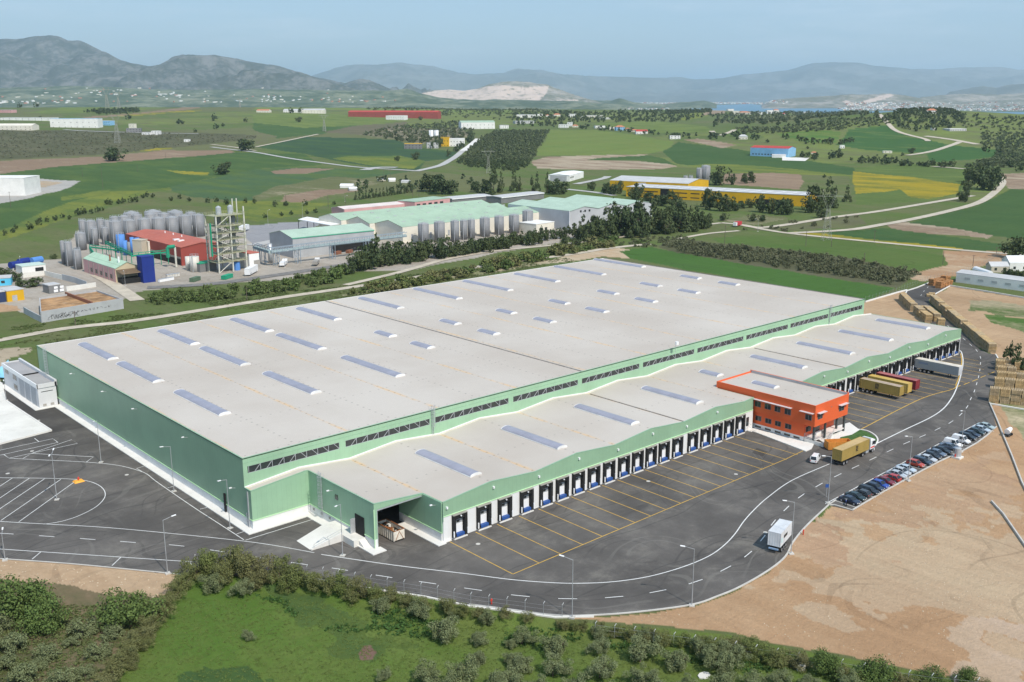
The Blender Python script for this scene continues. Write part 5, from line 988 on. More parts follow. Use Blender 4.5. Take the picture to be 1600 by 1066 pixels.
for p, lab in (((768, 944), 'red hydrant on the south road edge beside the retaining wall'), ((1255, 835), 'red hydrant post on the soil by the road bend'), ((1492, 716), 'red hydrant beside the round grey tank behind the parked cars')):
    q = g(*p, 0.)
    def hy2(t):
        b = MB(); b.cyl(0, 0, -.1, .9, .11, MATS['hydrant_red'], 10); b.cyl(0, 0, .9, 1.05, .15, MATS['hydrant_red'], 10, .05); b.build('hydrant_body', t); b = MB(); b.tube((-.26, 0, .7), (.26, 0, .7), .06, MATS['hydrant_red']); b.build('outlet', t)
    simple('fire_hydrant', lab, 'hydrant', hy2, (q[0], q[1], 0))
q = g(1496, 715, 0.)
def tk(t):
    b = MB(); b.cyl(0, 0, .3, 2.3, .75, STEEL, 14); b.cyl(0, 0, 2.3, 2.5, .75, STEEL, 14, .2); b.build('tank_shell', t); b = MB(); b.box(-1.1, 1.1, -1., 1., -.1, .3, CONCR); b.build('base', t)
simple('water_tank', 'round grey tank on a concrete base behind the parked cars', 'tank', tk, (q[0], q[1], 0))
q = g(1575, 681, 0.)
def mixer(t):
    b = MB(); b.tube((-.9, 0, 1.2), (1.1, 0, 1.6), .75, WHT, 12, .5); b.build('drum', t); b = MB(); b.box(-1, 1.2, -.6, .6, .3, .6, CHAS); b.build('frame', t)
    for s in (-1, 1): wheel(t, s*.6, -.5, .35, .2, s)
simple('site_mixer', 'white drum trailer with black wheel beyond the narrow white wall', 'mixer', mixer, (q[0], q[1], 0))
q = g(1471, 645, 0.)
b_sign = [((1291, 777), 'blue road sign on a post at the west end of the parked cars')]
for p, lab in b_sign:
    q = g(*p, 0.)
    def sg(t):
        b = MB(); b.cyl(0, 0, 0, 3.0, .05, STEEL, 6); b.build('post', t); b = MB(); b.box(-.35, .35, -.06, -.03, 2.2, 2.95, BLUE); b.build('sign_plate', t)
    simple('road_sign', lab, 'sign', sg, (q[0], q[1], 0), -.7)
q = g(1322, 789, 0.)
def moto(t):
    b = MB(); b.tube((-.3, 0, .55), (.45, 0, .75), .16, BLU, 8, .1); b.tube((-.75, 0, .75), (-.1, 0, .75), .1, DARK, 8); b.tube((.45, 0, .8), (.62, 0, 1.1), .04, STEEL); b.bar((.6, -.3, 1.08), (.6, .3, 1.08), .04, STEEL); b.build('frame', t)
    for x in (-.65, .7): b = MB(); b.tube((x, -.06, .3), (x, .06, .3), .3, TYRE, 14); b.build('wheel', t)
simple('motorbike', 'blue motorbike parked at the foot of the kerbside row of cars', 'motorbike', moto, (q[0], q[1], 0.01), .6)
q = g(1251, 1046, -.8)
def bx(t):
    b = MB(); b.box(-.6, .6, -.3, .3, 0, 1.1, M('cabinet_cream', (.7, .66, .58), .7)); b.build('cabinet', t); b = MB(); b.box(-.15, .15, -.33, -.3, .5, .85, DARK); b.build('meter_window', t)
simple('meter_cabinet', 'small cream meter cabinet in the weeds at the bottom edge of the field', 'cabinet', bx, (q[0], q[1], -.9), -.6)
q = g(1100, 1056, -.9)
b = MB(); b.prism([(q[0]+1.1*math.cos(a), q[1]+.8*math.sin(a)) for a in np.linspace(0, 2*math.pi, 9)[:-1]], -1.2, -.78, CONCR); o = b.build('concrete_slab'); tag(o, 'small pale concrete slab among the olive trees at the bottom edge', 'slab')
# gate furniture and blue tarp
q = g(49, 572, 0)
b = MB(); b.add([(-31, 181, 1), (-25.5, 176, .3), (-24.6, 184, 4.5), (-31, 181, .9), (-25.5, 176, .2), (-24.6, 184, 4.4)], [(0, 1, 2), (5, 4, 3)], M('light_blue_canvas', (.22, .50, .68), .7)); o = b.build('blue_canopy'); tag(o, 'light blue canvas canopy behind the plant building at the warehouse corner', 'canopy')
# ================================================================== factories and houses beyond the site
def mt(n, c, **k): return M(n, c, k.pop('rough', .75), k.pop('var', .08), k.pop('scale', .12), **k)
GROOF = mt('green_sheet_roof', (.34, .46, .345), lines=((0, 3.1, .12, .04),), dirt=(.27, .36, .29)); GRNSH = mt('grey_sheet_wall', (.40, .41, .42), lines=((0, 2.2, .10, .04),)); CREAM = mt('cream_render', (.72, .68, .58)); WHR = mt('white_render', (.78, .77, .74)); PINK = mt('pink_render', (.60, .34, .33)); PINKR = mt('pale_pink_roof', (.66, .58, .55)); WROOF = mt('white_sheet_roof', (.80, .80, .80)); REDW = mt('red_brown_cladding', (.33, .07, .055), lines=((0, 1.5, .15, .05),)); REDR = mt('faded_red_roof', (.45, .13, .09), lines=((0, 2.6, .2, .05), (1, 2.6, .2, .05)), dirt=(.5, .22, .18)); GREYR = mt('grey_sheet_roof', (.50, .50, .50), lines=((0, 3, .12, .04),)); YEW = mt('yellow_cladding', (.66, .38, .015), lines=((0, 4, .10, .03),)); TILE = mt('terracotta_tiles', (.50, .20, .11)); REDT = mt('red_roof', (.45, .06, .05)); BLUW = mt('blue_wall', (.25, .48, .70)); BEI = mt('beige_wall', (.50, .45, .36)); DBX = mt('deep_blue_cladding', (.015, .035, .22), lines=((0, 1.5, .2, .05),)); CY = mt('cyan_paint', (.10, .48, .70)); DKR = mt('dark_shed_roof', (.20, .20, .20)); MGR = mt('mint_roof', (.40, .52, .42), lines=((0, 5, .08, .04),)); BROWN = mt('brown_awning', (.32, .23, .15))
SILOM = mt('silo_steel', (.235, .24, .25), rough=.62, lines=((2, 1.2, .22, .06),), metal=.1); SILOR = mt('silo_roof', (.36, .36, .36), rough=.5, metal=.2); BLT = mt('blue_tank', (.10, .26, .62)); WTK = mt('white_tank', (.62, .60, .55), rough=.5); GPIPE = mt('green_pipe', (.02, .30, .17)); YSTE = mt('yellow_grey_steel', (.36, .36, .24)); WST = mt('pale_steel_column', (.62, .61, .53)); BST = mt('blue_steelwork', (.27, .33, .38)); RUSTW = mt('rusty_plate', (.28, .12, .07))
def gab(t, L, D, h, rise, axis, wall, roof, u0=0, v0=0, n=1, z0=-.4, oh=.35, names=('wall', 'roof')):
    """block with n gables side by side; axis = direction the ridges run"""
    w = MB(); r = MB()
    if rise <= 0:
        w.box(u0, u0+L, v0, v0+D, z0, h, wall); r.box(u0-.15, u0+L+.15, v0-.15, v0+D+.15, h, h+.35, roof)
    else:
        S = (D if axis == 'u' else L)/n
        for k in range(n):
            a = k*S; b_ = a+S; mid = (a+b_)/2
            if axis == 'u':
                P = lambda u, v, z: (u0+u, v0+v, z); w.add([P(0, a, z0), P(0, b_, z0), P(0, b_, h), P(0, mid, h+rise), P(0, a, h), P(L, a, z0), P(L, b_, z0), P(L, b_, h), P(L, mid, h+rise), P(L, a, h)], [(0, 4, 3, 2, 1), (5, 6, 7, 8, 9), (0, 5, 9, 4), (1, 2, 7, 6)], wall)
                for (va, za, vb, zb) in ((a, h, mid, h+rise), (mid, h+rise, b_, h)): r.add([P(-oh, va, za+.02), P(L+oh, va, za+.02), P(L+oh, vb, zb+.02), P(-oh, vb, zb+.02), P(-oh, va, za+.25), P(L+oh, va, za+.25), P(L+oh, vb, zb+.25), P(-oh, vb, zb+.25)], [(3, 2, 1, 0), (4, 5, 6, 7), (0, 1, 5, 4), (1, 2, 6, 5), (2, 3, 7, 6), (3, 0, 4, 7)], roof)
            else:
                P = lambda v, u, z: (u0+u, v0+v, z); w.add([P(0, a, z0), P(0, b_, z0), P(0, b_, h), P(0, mid, h+rise), P(0, a, h), P(D, a, z0), P(D, b_, z0), P(D, b_, h), P(D, mid, h+rise), P(D, a, h)], [(1, 2, 3, 4, 0), (9, 8, 7, 6, 5), (4, 9, 5, 0), (6, 7, 2, 1)], wall)
                for (va, za, vb, zb) in ((a, h, mid, h+rise), (mid, h+rise, b_, h)): r.add([P(-oh, va, za+.02), P(D+oh, va, za+.02), P(D+oh, vb, zb+.02), P(-oh, vb, zb+.02), P(-oh, va, za+.25), P(D+oh, va, za+.25), P(D+oh, vb, zb+.25), P(-oh, vb, zb+.25)], [(0, 1, 2, 3), (7, 6, 5, 4), (4, 5, 1, 0), (5, 6, 2, 1), (6, 7, 3, 2), (7, 4, 0, 3)], roof)
    w.build(names[0], t); return r.build(names[1], t)
def bldE(name, lab, cat, P0, P1, h, P2=None, D=None, rise=1.5, axis='u', wall=WHR, roof=GREYR, n=1, group=None, ang=None):
    a = g(*P0, h); b_ = g(*P1, h); d = b_[:2]-a[:2]; L = float(np.linalg.norm(d)); 
    if ang is not None:
        e = np.array([math.cos(ang), math.sin(ang), 0]); ts = np.linspace(1, 150, 1500); W = a[None]+e[None]*ts[:, None]-CAM; L = float(ts[np.argmin(abs(800+FP*(W@RT)/(W@FW)-P1[0]))]); d = e[:2]*L
    if P2: D = float(np.linalg.norm(g(*P2, h)[:2]-a[:2]))
    t = thing(name, lab, cat, (a[0], a[1], 0), math.atan2(d[1], d[0]), group); gab(t, L, D, h, rise, axis, wall, roof, n=n); return t, L, D
def strip(t, x0, x1, z0, z1, y=-.0, mat=GLS, name='window', th=.05): b = MB(); b.box(x0, x1, y-th, y-.002, z0, z1, mat); return b.build(name, t)
def strips(t, xs, w, z0, z1, y=0., mat=GLS, name='window'):
    for x in xs: strip(t, x, x+w, z0, z1, y, mat, name)
# green-roofed drinks factory
t, L, D = bldE('factory_hall', 'grey sheet-clad hall with a pale green gable roof nearest the warehouse road', 'factory hall', (457, 372.5), (584, 360), 10.5, P2=(417, 365), rise=2.6, wall=GRNSH, roof=MGR); strip(t, -.3, L+.3, 10.2, 10.6, 0, mt('green_gutter', (.08, .38, .24)), 'gutter', .3); strip(t, L*.45, L-1, .3, 5.2, 0, DARK, 'loading_bay', .06)
a = g(629, 355.5, 9.); b_ = g(852, 331, 9.); d = b_[:2]-a[:2]; L = float(np.linalg.norm(d))
t = thing('factory_hall', 'very wide factory hall with low pale green gable roofs behind a row of steel silos', 'factory hall', (a[0], a[1], 0), math.atan2(d[1], d[0])); gab(t, L, 27, 9, 3, 'u', CREAM, GROOF); gab(t, L-3, 24, 9.1, 3.2, 'u', CREAM, GROOF, u0=-4, v0=27.01); gab(t, L+8, 25, 9.2, 3, 'u', CREAM, GROOF, u0=-8, v0=51.02)
strips(t, [6+k*14 for k in range(int(L/14))], 1.6, 1, 4.5, mat=STEEL, name='door')
for k in range(9):
    for v, z in ((8, 10.8), (34, 11.0), (58, 11.0)): b = MB(); b.box(6+k*L/9, 8.6+k*L/9, v, v+1.3, z-.2, z+.45, GRNSH); b.build('roof_vent', t)
t, L, D = bldE('factory_hall', 'big pale grey hall with three mint green gables behind the dark pines', 'factory hall', (890, 330.5), (1019, 317), 12, P2=(803, 318.5), rise=2.2, axis='v', wall=mt('light_grey_cladding', (.47, .48, .50), lines=((0, 3, .1, .03),)), roof=MGR, n=3)
for k in range(3): strips(t, [L*(k+.5)/3+o for o in (-4, 0, 4)], 1.6, 10.6, 12, name='window')
strips(t, [], 1, 1, 2); b = MB(); b.box(-.3, .0, -.3, 0, 0, 12.5, WHT); b.build('corner_trim', t)
t, L, D = bldE('storage_building', 'small cream flat-roofed building squeezed between the silos and the mint green hall', 'building', (838, 351), (866, 347), 6, D=14, rise=0, wall=CREAM, roof=WHR); strips(t, [3, 8], 2.5, .3, 3.5)
a = g(515.6, 352, 7); b_ = g(542.6, 349, 7); c_ = g(466, 343, 7)
t = thing('loading_canopy', 'long white open canopy on steel posts behind the mint-roofed hall', 'canopy', (0, 0, 0)); b = MB(); q = [g(*p, 7)[:2] for p in [(515.6, 352), (466, 343), (479.6, 339), (542.6, 348.6)]]; b.prism([tuple(p) for p in q], 6.7, 7.1, WROOF); b.build('roof', t); b = MB(); [b.cyl(p[0], p[1], -.2, 6.7, .25, CHAS, 6) for p in q]; b.cyl(*((q[0]+q[1])/2), -.2, 6.7, .25, CHAS, 6); b.build('posts', t)
t, L, D = bldE('factory_wing', 'long pink wing with a white roof behind the green-roofed factory', 'building', (538, 327.5), (648, 317.5), 7, D=16, rise=1.2, wall=PINK, roof=PINKR)
t, L, D = bldE('factory_wing', 'pink two-storey block with dark windows at the end of the white-roofed pink wing', 'building', (648, 316), (703, 309.6), 9, D=17, rise=0, wall=PINK, roof=GROOF); strips(t, [2+k*6.2 for k in range(5)], 3.6, 5.2, 7.4)
for P0, P1, lab in (((706, 311), (767, 305.5), 'dark open shed with a white roof edge right behind the pink block'), ((783, 309), (850, 301.5), 'long grey open shed among trees beside the mint green halls')):
    t, L, D = bldE('open_shed', lab, 'shed', P0, P1, 5, D=16, rise=.6, wall=DKR, roof=GREYR); strip(t, 0, L, 4.5, 5.2, -.3, WHT, 'fascia', .3)
t, L, D = bldE('workshop', 'white and grey workshop with a pale roof standing alone by the country road', 'workshop', (890, 274.5), (912, 268.5), 7, D=22, rise=.8, wall=WHR, roof=WROOF); strips(t, [2+k*4 for k in range(4)], 2, 4, 5.5); b = MB(); b.box(-.06, -.01, 3, D-2, 1, 6.5, GRNSH); b.build('side_cladding', t)
def silo(px, yt, yb, w, lab, grp, mat=SILOM, cone=True, name='silo', top=SILOR):
    q = g(px, yb, 0.); k = ppm(q); r = w/2/k; q = g(px, yb-r*k*math.sin(PIT+.0)*.5, 0.); h = (yb-yt)/k*1.03
    t = thing(name, lab, name.replace('_', ' '), (q[0], q[1], 0), 0, grp); b = MB(); b.cyl(0, 0, -.2, h, r, mat, 20); o = b.build('shell', t, smooth=False); me = o.data; me.polygons.foreach_set('use_smooth', [i < 20 for i in range(len(me.polygons))])
    if cone: b = MB(); b.cyl(0, 0, h, h+r*.28, r*1.01, top, 20, r*.12); b.build('roof', t)
    if r > 1.6:
        b = MB()
        for i in range(8): a = i*math.pi/4; a2 = a+math.pi/4; b.bar((r*.9*math.cos(a), r*.9*math.sin(a), h), (r*.9*math.cos(a), r*.9*math.sin(a), h+1.1), .1, STEEL); b.bar((r*.9*math.cos(a), r*.9*math.sin(a), h+1.1), (r*.9*math.cos(a2), r*.9*math.sin(a2), h+1.1), .08, STEEL)
        b.bar((-r*.8, -r*.75, 0), (-r*.8, -r*.75, h+1), .25, STEEL); b.build('railing', t)
    return t
for s in [(662, 351.5, 381, 17), (687, 349, 378, 17), (711, 347, 377, 13.5), (724.8, 346, 374.5, 11.5), (736.6, 345, 373, 11.5), (757.6, 342.5, 370, 16), (780, 340, 367, 15), (803, 338, 365, 16), (824.5, 331.5, 361, 17)]:
    silo(*s, {662: 'wide ribbed steel silo at the near end of the row before the green-roofed factory', 824.5: 'tall steel silo at the far end of the row before the cream building'}.get(s[0], 'ribbed steel silo in the row along the green-roofed factory'), 'silos along the green-roofed factory')
silo(423, 382, 411, 7, 'slim pale steel silo under the conveyor bridge', None, mat=STEEL)
silo(633, 366, 379, 5.5, 'white upright tank at the end of the conveyor bridge', None, mat=WHT, name='tank', cone=False)
# conveyor bridge
t = thing('conveyor_bridge', 'long bluish steel conveyor bridge on trestles in front of the factory halls', 'conveyor bridge'); 
pts = [g(398, 384, 8), g(422.5, 391.5, 8), g(505, 381, 8.5), g(634, 366, 8.5)]
for (a, b_) in zip(pts[:-1], pts[1:]):
    b = MB(); L = np.linalg.norm(b_-a); n = max(2, int(L/3)); d = (b_-a)/L; nn = np.array([-d[1], d[0], 0])
    for s in (-1.1, 1.1):
        for z in (-1, 1.2): b.bar(a+nn*s+[0, 0, z], b_+nn*s+[0, 0, z], .22, BST)
        for i in range(n): p = a+d*L*i/n+nn*s; q = a+d*L*(i+1)/n+nn*s; b.bar(p+[0, 0, -1], p+[0, 0, 1.2], .14, BST); b.bar(p+[0, 0, -1], q+[0, 0, 1.2], .12, STEEL)
    b.bar(a+[0, 0, -.8], b_+[0, 0, -.8], 1.9, mt('grey_green_deck', (.33, .42, .42)), 1.3); b.build('girder', t)
    for f in ((.1, .5) if L < 60 else (.05, .35, .7, .98)):
        p = a+d*L*f; b = MB()
        for s in (-1.1, 1.1):
            for o in (-1, 1): b.bar(p+nn*s+d*o-[0, 0, p[2]+.2], p+nn*s+d*o-[0, 0, 1], .25, BST)
        for z in (1.5, 4, 6.5): b.bar(p+nn*1.1+d-[0, 0, p[2]-z], p-nn*1.1+d-[0, 0, p[2]-z], .15, BST); b.bar(p+nn*1.1-d-[0, 0, p[2]-z], p+nn*1.1+d-[0, 0, p[2]-z+2], .15, BST)
        b.build('trestle', t)
# ---------------------------------------------------------------- tank farm on the left
for s in [(100.5, 378, 413, 7), (109.5, 380, 416, 11.5), (122.5, 392, 421, 12.5), (128, 366, 391, 15.5), (131, 346, 375, 11), (144, 347.5, 381, 16), (159, 345, 373, 12), (170, 347, 377, 11), (183.5, 348, 385, 18), (149.5, 359, 384, 10), (165.5, 357, 382, 10.5), (205, 346.5, 380, 18.5), (227.5, 344.5, 379, 18.5), (249.5, 343, 377, 19), (270.6, 342, 375, 19), (291, 339.5, 373, 19), (311.5, 338, 370, 18),
          (196, 340, 371, 17), (216, 338, 369, 17), (237, 336.5, 367, 17), (258, 336, 366, 17), (279, 335, 365, 17), (300, 334.5, 364, 16), (207.5, 335, 362, 24), (241, 333, 359, 26), (275, 333, 358, 24), (181, 341, 366, 15)]:
    silo(*s, {109.5: 'slim grey storage tank at the near left edge of the tank farm', 122.5: 'short grey tank standing before the pink shed', 128: 'storage tank with a blue rim left of the main tank rows'}.get(s[0], 'grey steel storage tank in the dense tank farm behind the red-roofed shed' if s[0] > 190 else 'grey steel storage tank in the cluster left of the red-roofed shed'), 'grey storage tanks of the tank farm' if s[0] > 190 else 'grey storage tanks by the pink shed', name='storage_tank')
for s in [(304, 353, 365, 6), (310, 353.5, 366, 6), (316, 354.5, 367, 6), (321, 356, 368, 6)]: silo(*s, 'small pale upright tank in the row beyond the red-roofed shed', 'small pale tanks beyond the red-roofed shed', mat=WTK, name='storage_tank')
for s, lab in [((190, 368, 395, 13), 'big light blue upright tank beside the green steelwork'), ((197, 377, 399, 7), 'small blue tank in front of the grey one'), ((208, 372, 399, 6), 'slim light blue tank before the beige tower'), ((216, 373, 400, 8), 'light blue tank touching the beige tower')]: silo(*s, lab, None, mat=BLT, name='blue_tank', cone=False)
silo(203, 379, 399, 6, 'slim grey tank between two blue tanks', None, name='storage_tank', cone=False)
silo(295, 402, 422, 9, 'pale round tank left of its larger twin before the process tower', None, mat=WTK, name='storage_tank', cone=False); silo(305, 402, 425, 14.5, 'large pale round tank at the foot of the process tower', None, mat=WTK, name='storage_tank', cone=False)
t, L, D = bldE('factory_shed', 'dark red cladded shed with a faded red roof in front of the tank farm', 'factory shed', (282, 387.5), (347, 378), 9, P2=(197, 366), rise=1.6, axis='v', wall=REDW, roof=REDR, ang=0)
b = MB(); b.box(-.12, -.02, 1, D*.62, 0, 3.2, DARK); b.build('open_bay', t); b = MB(); b.box(-.16, -.03, .5, D-1, 3.2, 4.2, GREYM); b.build('canopy_band', t)
for v in (.2, .28): b = MB(); b.box(L*.25, L*.25+3, D*v, D*v+2, 9.9, 10.8, WHT); b.build('roof_fan', t)
for v in (.4, .55, .7): b = MB(); b.cyl(L*.6, D*v, 9.8, 11.6, .3, WHT, 8); b.build('roof_vent', t)
t, L, D = bldE('factory_shed', 'pink shed with a mint green gable roof and cream gable wall', 'factory shed', (179.4, 420.5), (217.5, 404), 6.3, P2=(135, 404), rise=2.6, ang=0, axis='v', wall=PINK, roof=mt('mint_ribbed_roof', (.40, .56, .42), lines=((0, 4.1, .5, .05),)))
b = MB(); b.add([(.1, -.04, 0), (L-.1, -.04, 0), (L-.1, -.04, 6.3), (L/2, -.04, 8.8), (.1, -.04, 6.3)], [(0, 1, 2, 3, 4)], mt('buff_wall', (.55, .47, .32))); b.build('gable_wall', t)
for k in range(6): b = MB(); b.box(-.15, -.02, 2+k*D/6.5, 2.5+k*D/6.5, 0, 6.1, GREYM); b.build('pilaster', t)
for k in range(5): b = MB(); b.box(-.08, -.01, 4+k*D/6.5, 6.5+k*D/6.5, 1.2, 3.2, GLS); b.build('window', t)
b = MB(); b.add([(.3, -.1, 5.6), (L-1, -.1, 5.6), (L-1, -7, 4.6), (.3, -7, 4.6), (.3, -.1, 5.8), (L-1, -.1, 5.8), (L-1, -7, 4.8), (.3, -7, 4.8)], [(3, 2, 1, 0), (4, 5, 6, 7)[::-1], (4, 5, 6, 7), (2, 3, 7, 6), (0, 4, 7, 3), (1, 2, 6, 5)], BROWN); b.build('awning', t); b = MB(); b.box(.5, .7, -6.8, -6.6, 0, 4.6, CHAS); b.box(L-1.4, L-1.2, -6.8, -6.6, 0, 4.6, CHAS); b.box(.8, L-1.5, -6, -.2, 0, 2.2, DARK); b.build('awning_post', t)
for u, v in ((L*.3, D*.35), (L*.35, D*.12)): b = MB(); b.cyl(u, v, 7, 11, .4, RUSTW if v > D*.2 else WHT, 8); b.build('flue', t)
t, L, D = bldE('cladded_box', 'windowless deep blue cladded tower beside the pink shed', 'tower', (221, 403), (240, 401), 11.6, D=6, rise=0, wall=DBX, roof=DBX); t, L, D = bldE('cladded_box', 'beige cladded box behind the deep blue tower', 'tower', (220.5, 376.5), (231, 374.5), 9, D=6, rise=0, wall=BEI, roof=BEI); t, L, D = bldE('cladded_box', 'pale beige box with round ducts beside the red-roofed shed', 'tower', (231, 378.5), (243, 377.5), 8, D=5, rise=0, wall=CREAM, roof=CREAM)
# green pipework
t = thing('pipe_rack', 'green steel pipe rack between the pink shed and the blue tanks', 'pipe rack'); 
for (p, q, z) in [((140, 386), (190, 392), 5), ((165, 380), (205, 398), 6), ((205, 400), (262, 394), 6), ((140, 388), (150, 402), 5)]:
    b = MB(); a = g(*p, z); c_ = g(*q, z); b.bar(a, c_, .7, GPIPE); b.bar(a+[0, 0, 1.2], c_+[0, 0, 1.2], .3, GPIPE)
    for f in np.linspace(0, 1, 6): r = a+(c_-a)*f; b.bar((r[0], r[1], -.2), (r[0], r[1], z+1.2), .25, GPIPE)
    b.build('pipe', t)
a = g(262, 393, 8); b = MB(); b.tube((a[0], a[1], 5), (a[0], a[1], 10), .9, GPIPE, 8); b.tube((a[0], a[1], 10), (a[0]+3, a[1]-2, 10.5), .9, GPIPE, 8); b.tube((a[0]+3, a[1]-2, 10), (a[0]+3, a[1]-2, 0), .5, WST, 8); b.build('duct', t)
# process tower
A_ = g(343, 427, 0.)[:2]; B_ = g(386, 420.6, 0.)[:2]; d = B_-A_; L = float(np.linalg.norm(d)); Dp = 9.
t = thing('process_tower', 'tall open steel distillation tower with yellowish platforms and pale columns', 'process tower', (A_[0], A_[1], 0), math.atan2(d[1], d[0])); FZ = [5, 9, 12.5, 15.8, 19, 22.3, 27.4]
for u in (0, L/2, L):
    for v in (0, Dp): b = MB(); b.bar((u, v, -.2), (u, v, 27.4 if u < L or v else 31), .55, WST); b.build('column', t)
for z in FZ:
    b = MB(); b.box(-.4, L+.4, -.4, Dp+.4, z-.25, z-.05, YSTE); b.build('platform', t); b = MB()
    for v in (-.4, Dp+.4):
        for h in (.6, 1.15): b.bar((-.4, v, z+h), (L+.4, v, z+h), .09, YSTE)
        for i in range(13): b.bar((-.4+i*(L+.8)/12, v, z), (-.4+i*(L+.8)/12, v, z+1.15), .09, YSTE)
    for u in (-.4, L+.4): b.bar((u, -.4, z+1.1), (u, Dp+.4, z+1.1), .09, YSTE)
    b.build('guard_rail', t)
for i, z in enumerate(FZ[:-1]):
    b = MB(); z2 = FZ[i+1]; b.bar((0, 0, z), (L/2, 0, z2), .28, WST) if i % 2 else b.bar((L/2, 0, z), (0, 0, z2), .28, WST); b.build('brace', t)
    for u in (L*.25, L*.75): b = MB(); b.cyl(u, Dp*.5, z+.2, z2-.6, 1.5 if i % 2 else 1.1, random.choice([STEEL, WTK, SILOM, DKR]), 10); b.build('vessel', t)
    for k in range(5): u = random.uniform(1, L-1); b = MB(); b.tube((u, random.uniform(1, Dp), z), (u+random.uniform(-2, 2), random.uniform(1, Dp), z2), .16, random.choice([STEEL, DKR, WST]), 5); b.build('pipe', t)
b = MB(); b.bar((0, 0, 0), (L/2, 0, 5), .28, WST); b.build('brace', t)
for u in (L*.3, L*.72): b = MB(); b.cyl(u, Dp*.5, 27.4, 31, 1.3, STEEL, 12); b.cyl(u, Dp*.5, 31, 31.7, 1.3, STEEL, 12, .4); b.build('vessel', t)
for u in (L-2.4, L): b = MB(); b.cyl(u, Dp*.6, 20, 34.5, .28, WST, 8); b.build('flue', t)
for u in (-1.5, -2.6): b = MB(); b.cyl(u, Dp*.3, 8, 24, .45, GREYM if u < -2 else GPIPE, 8); b.build('duct', t)
b = MB(); b.cyl(L*.72, 2, -.2, 4, 1.6, BLT, 10); b.build('vessel', t)
t, L2, D2 = bldE('plant_office', 'small pale grey plant building right beside the process tower', 'building', (389, 397), (404.5, 395), 7.5, D=9, rise=0, wall=WHR, roof=REDR); strip(t, 2.5, 6, 0, 4, 0, GREYM, 'roller_door')
t, L2, D2 = bldE('covered_plant', 'low green steel plant frame before the red shed', 'plant frame', (312, 413), (338, 409), 4, D=6, rise=0, wall=DKR, roof=GPIPE)
# yard items
def boxthing(name, lab, cat, px, py, w, d_, h, mat, rz=0., grp=None, z=0., extra=None):
    q = g(px, py, 0.); t = thing(name, lab, cat, (q[0], q[1], z), rz, grp); b = MB(); b.box(-w/2, w/2, -d_/2, d_/2, 0, h, mat); b.build('body', t)
    b = MB(); b.box(-w/2-.06, w/2+.06, -d_/2-.06, d_/2+.06, h, h+.12, extra or mat); b.build('lid', t); return t
for k in range(7): boxthing('liquid_container', 'white caged liquid container in the line on the dark factory yard', 'container', 250+k*3.2, 441-k*.6, 1.2, 1.2, 1.3, WHT, .3, 'white liquid containers on the factory yard', extra=STEEL)
for k in range(5): boxthing('liquid_container', 'pale caged liquid container behind the front line on the factory yard', 'container', 262+k*4, 434-k*.6, 1.3, 1.3, 1.4, WTK, .3, 'pale containers on the factory yard', extra=STEEL)
boxthing('yard_wagon', 'green flatbed wagon parked below the process tower', 'wagon', 355, 435, 7, 2.4, 1.6, GPIPE, .6); t = boxthing('white_trailer', 'long white box trailer at the factory gate below the process tower', 'trailer', 393, 428, 13, 2.5, 2.8, WHT, .78, z=.6); [wheel(t, u, -.9, .45, .25, -1) for u in (-5, -3.8, 4)]
boxthing('farm_trailer', 'green farm trailer standing on the dark yard', 'trailer', 305, 439, 6, 2.3, 1.6, mt('olive_trailer', (.10, .16, .10)), .6)
for px, py, lab in ((443, 415.5, 'white flatbed lorry on the road below the mint-roofed hall'), (494, 414, 'grey tipper lorry on the road by the bushes below the factory')): t = boxthing('flatbed_lorry', lab, 'lorry', px, py, 2.4, 8, 1.4, WHT if px < 450 else GREYM, -.7, z=.8); [wheel(t, s*.95, y, .45, .25, s) for s in (-1, 1) for y in (-2.8, 2.8)]; b = MB(); b.box(-1.15, 1.15, 3.6, 5.4, .2, 2.1, WHT); b.build('cab', t)
t = boxthing('articulated_lorry', 'white articulated lorry on the grey access road behind the process tower', 'lorry', 381, 362, 2.5, 12, 2.9, WHT, -.75, z=1.); b = MB(); b.box(-1.2, 1.2, 6.5, 8.8, -.3, 2.6, WHT); b.build('cab', t); [wheel(t, s*.95, y, .5, .25, s) for s in (-1, 1) for y in (-4, 4)]
for px, py, lab in ((528, 397, 'brown crate heap on the yard right of the trestle'), (546, 395, 'brown crate heap before the loading bay')): boxthing('crate_heap', lab, 'crates', px, py, 4, 2, 1.4, RUSTW, .4)
# left corner yard
t, L, D = bldE('yellow_hut', 'bright yellow hut with a grey roof at the left edge', 'hut', (10, 455.5), (36.5, 452), 4.4, D=9, rise=0, wall=YEW, roof=GREYR); strip(t, 2, 4, 0, 2.4, 0, STEEL, 'door'); 
t, L, D = bldE('open_shed', 'dark open lean-to attached left of the yellow hut', 'shed', (-25, 460), (9.5, 455.6), 4.2, D=9, rise=0, wall=mt('navy_wall', (.03, .05, .12)), roof=GREYR)
t, L, D = bldE('cyan_hut', 'low cyan painted hut with a pale roof behind the yellow hut', 'hut', (-25, 437), (16.4, 434.5), 3.2, D=8, rise=0, wall=CY, roof=GREYR); strip(t, L-4, L-2.5, 1, 2.2, 0, GLS, 'window')
t, L, D = bldE('store_building', 'grey flat-roofed store with a dark opening beside blue tanks', 'building', (34, 417.5), (71, 413.5), 3.4, D=9, rise=0, wall=WHR, roof=mt('grey_green_roof', (.50, .62, .56))); strip(t, L*.55, L*.9, 0, 2.4, 0, DARK, 'opening')
t, L, D = bldE('open_shed', 'small open lean-to stacked with white sacks at the basin corner', 'shed', (76, 447), (94, 444.5), 3.4, D=6, rise=0, wall=DKR, roof=GREYR); strips(t, [2, 4.6], 1.8, .3, 1.4, mat=WHT, name='sack_pile'); strips(t, [2.2, 4.8], 1.6, 1.8, 2.8, mat=WHT, name='sack_pile')
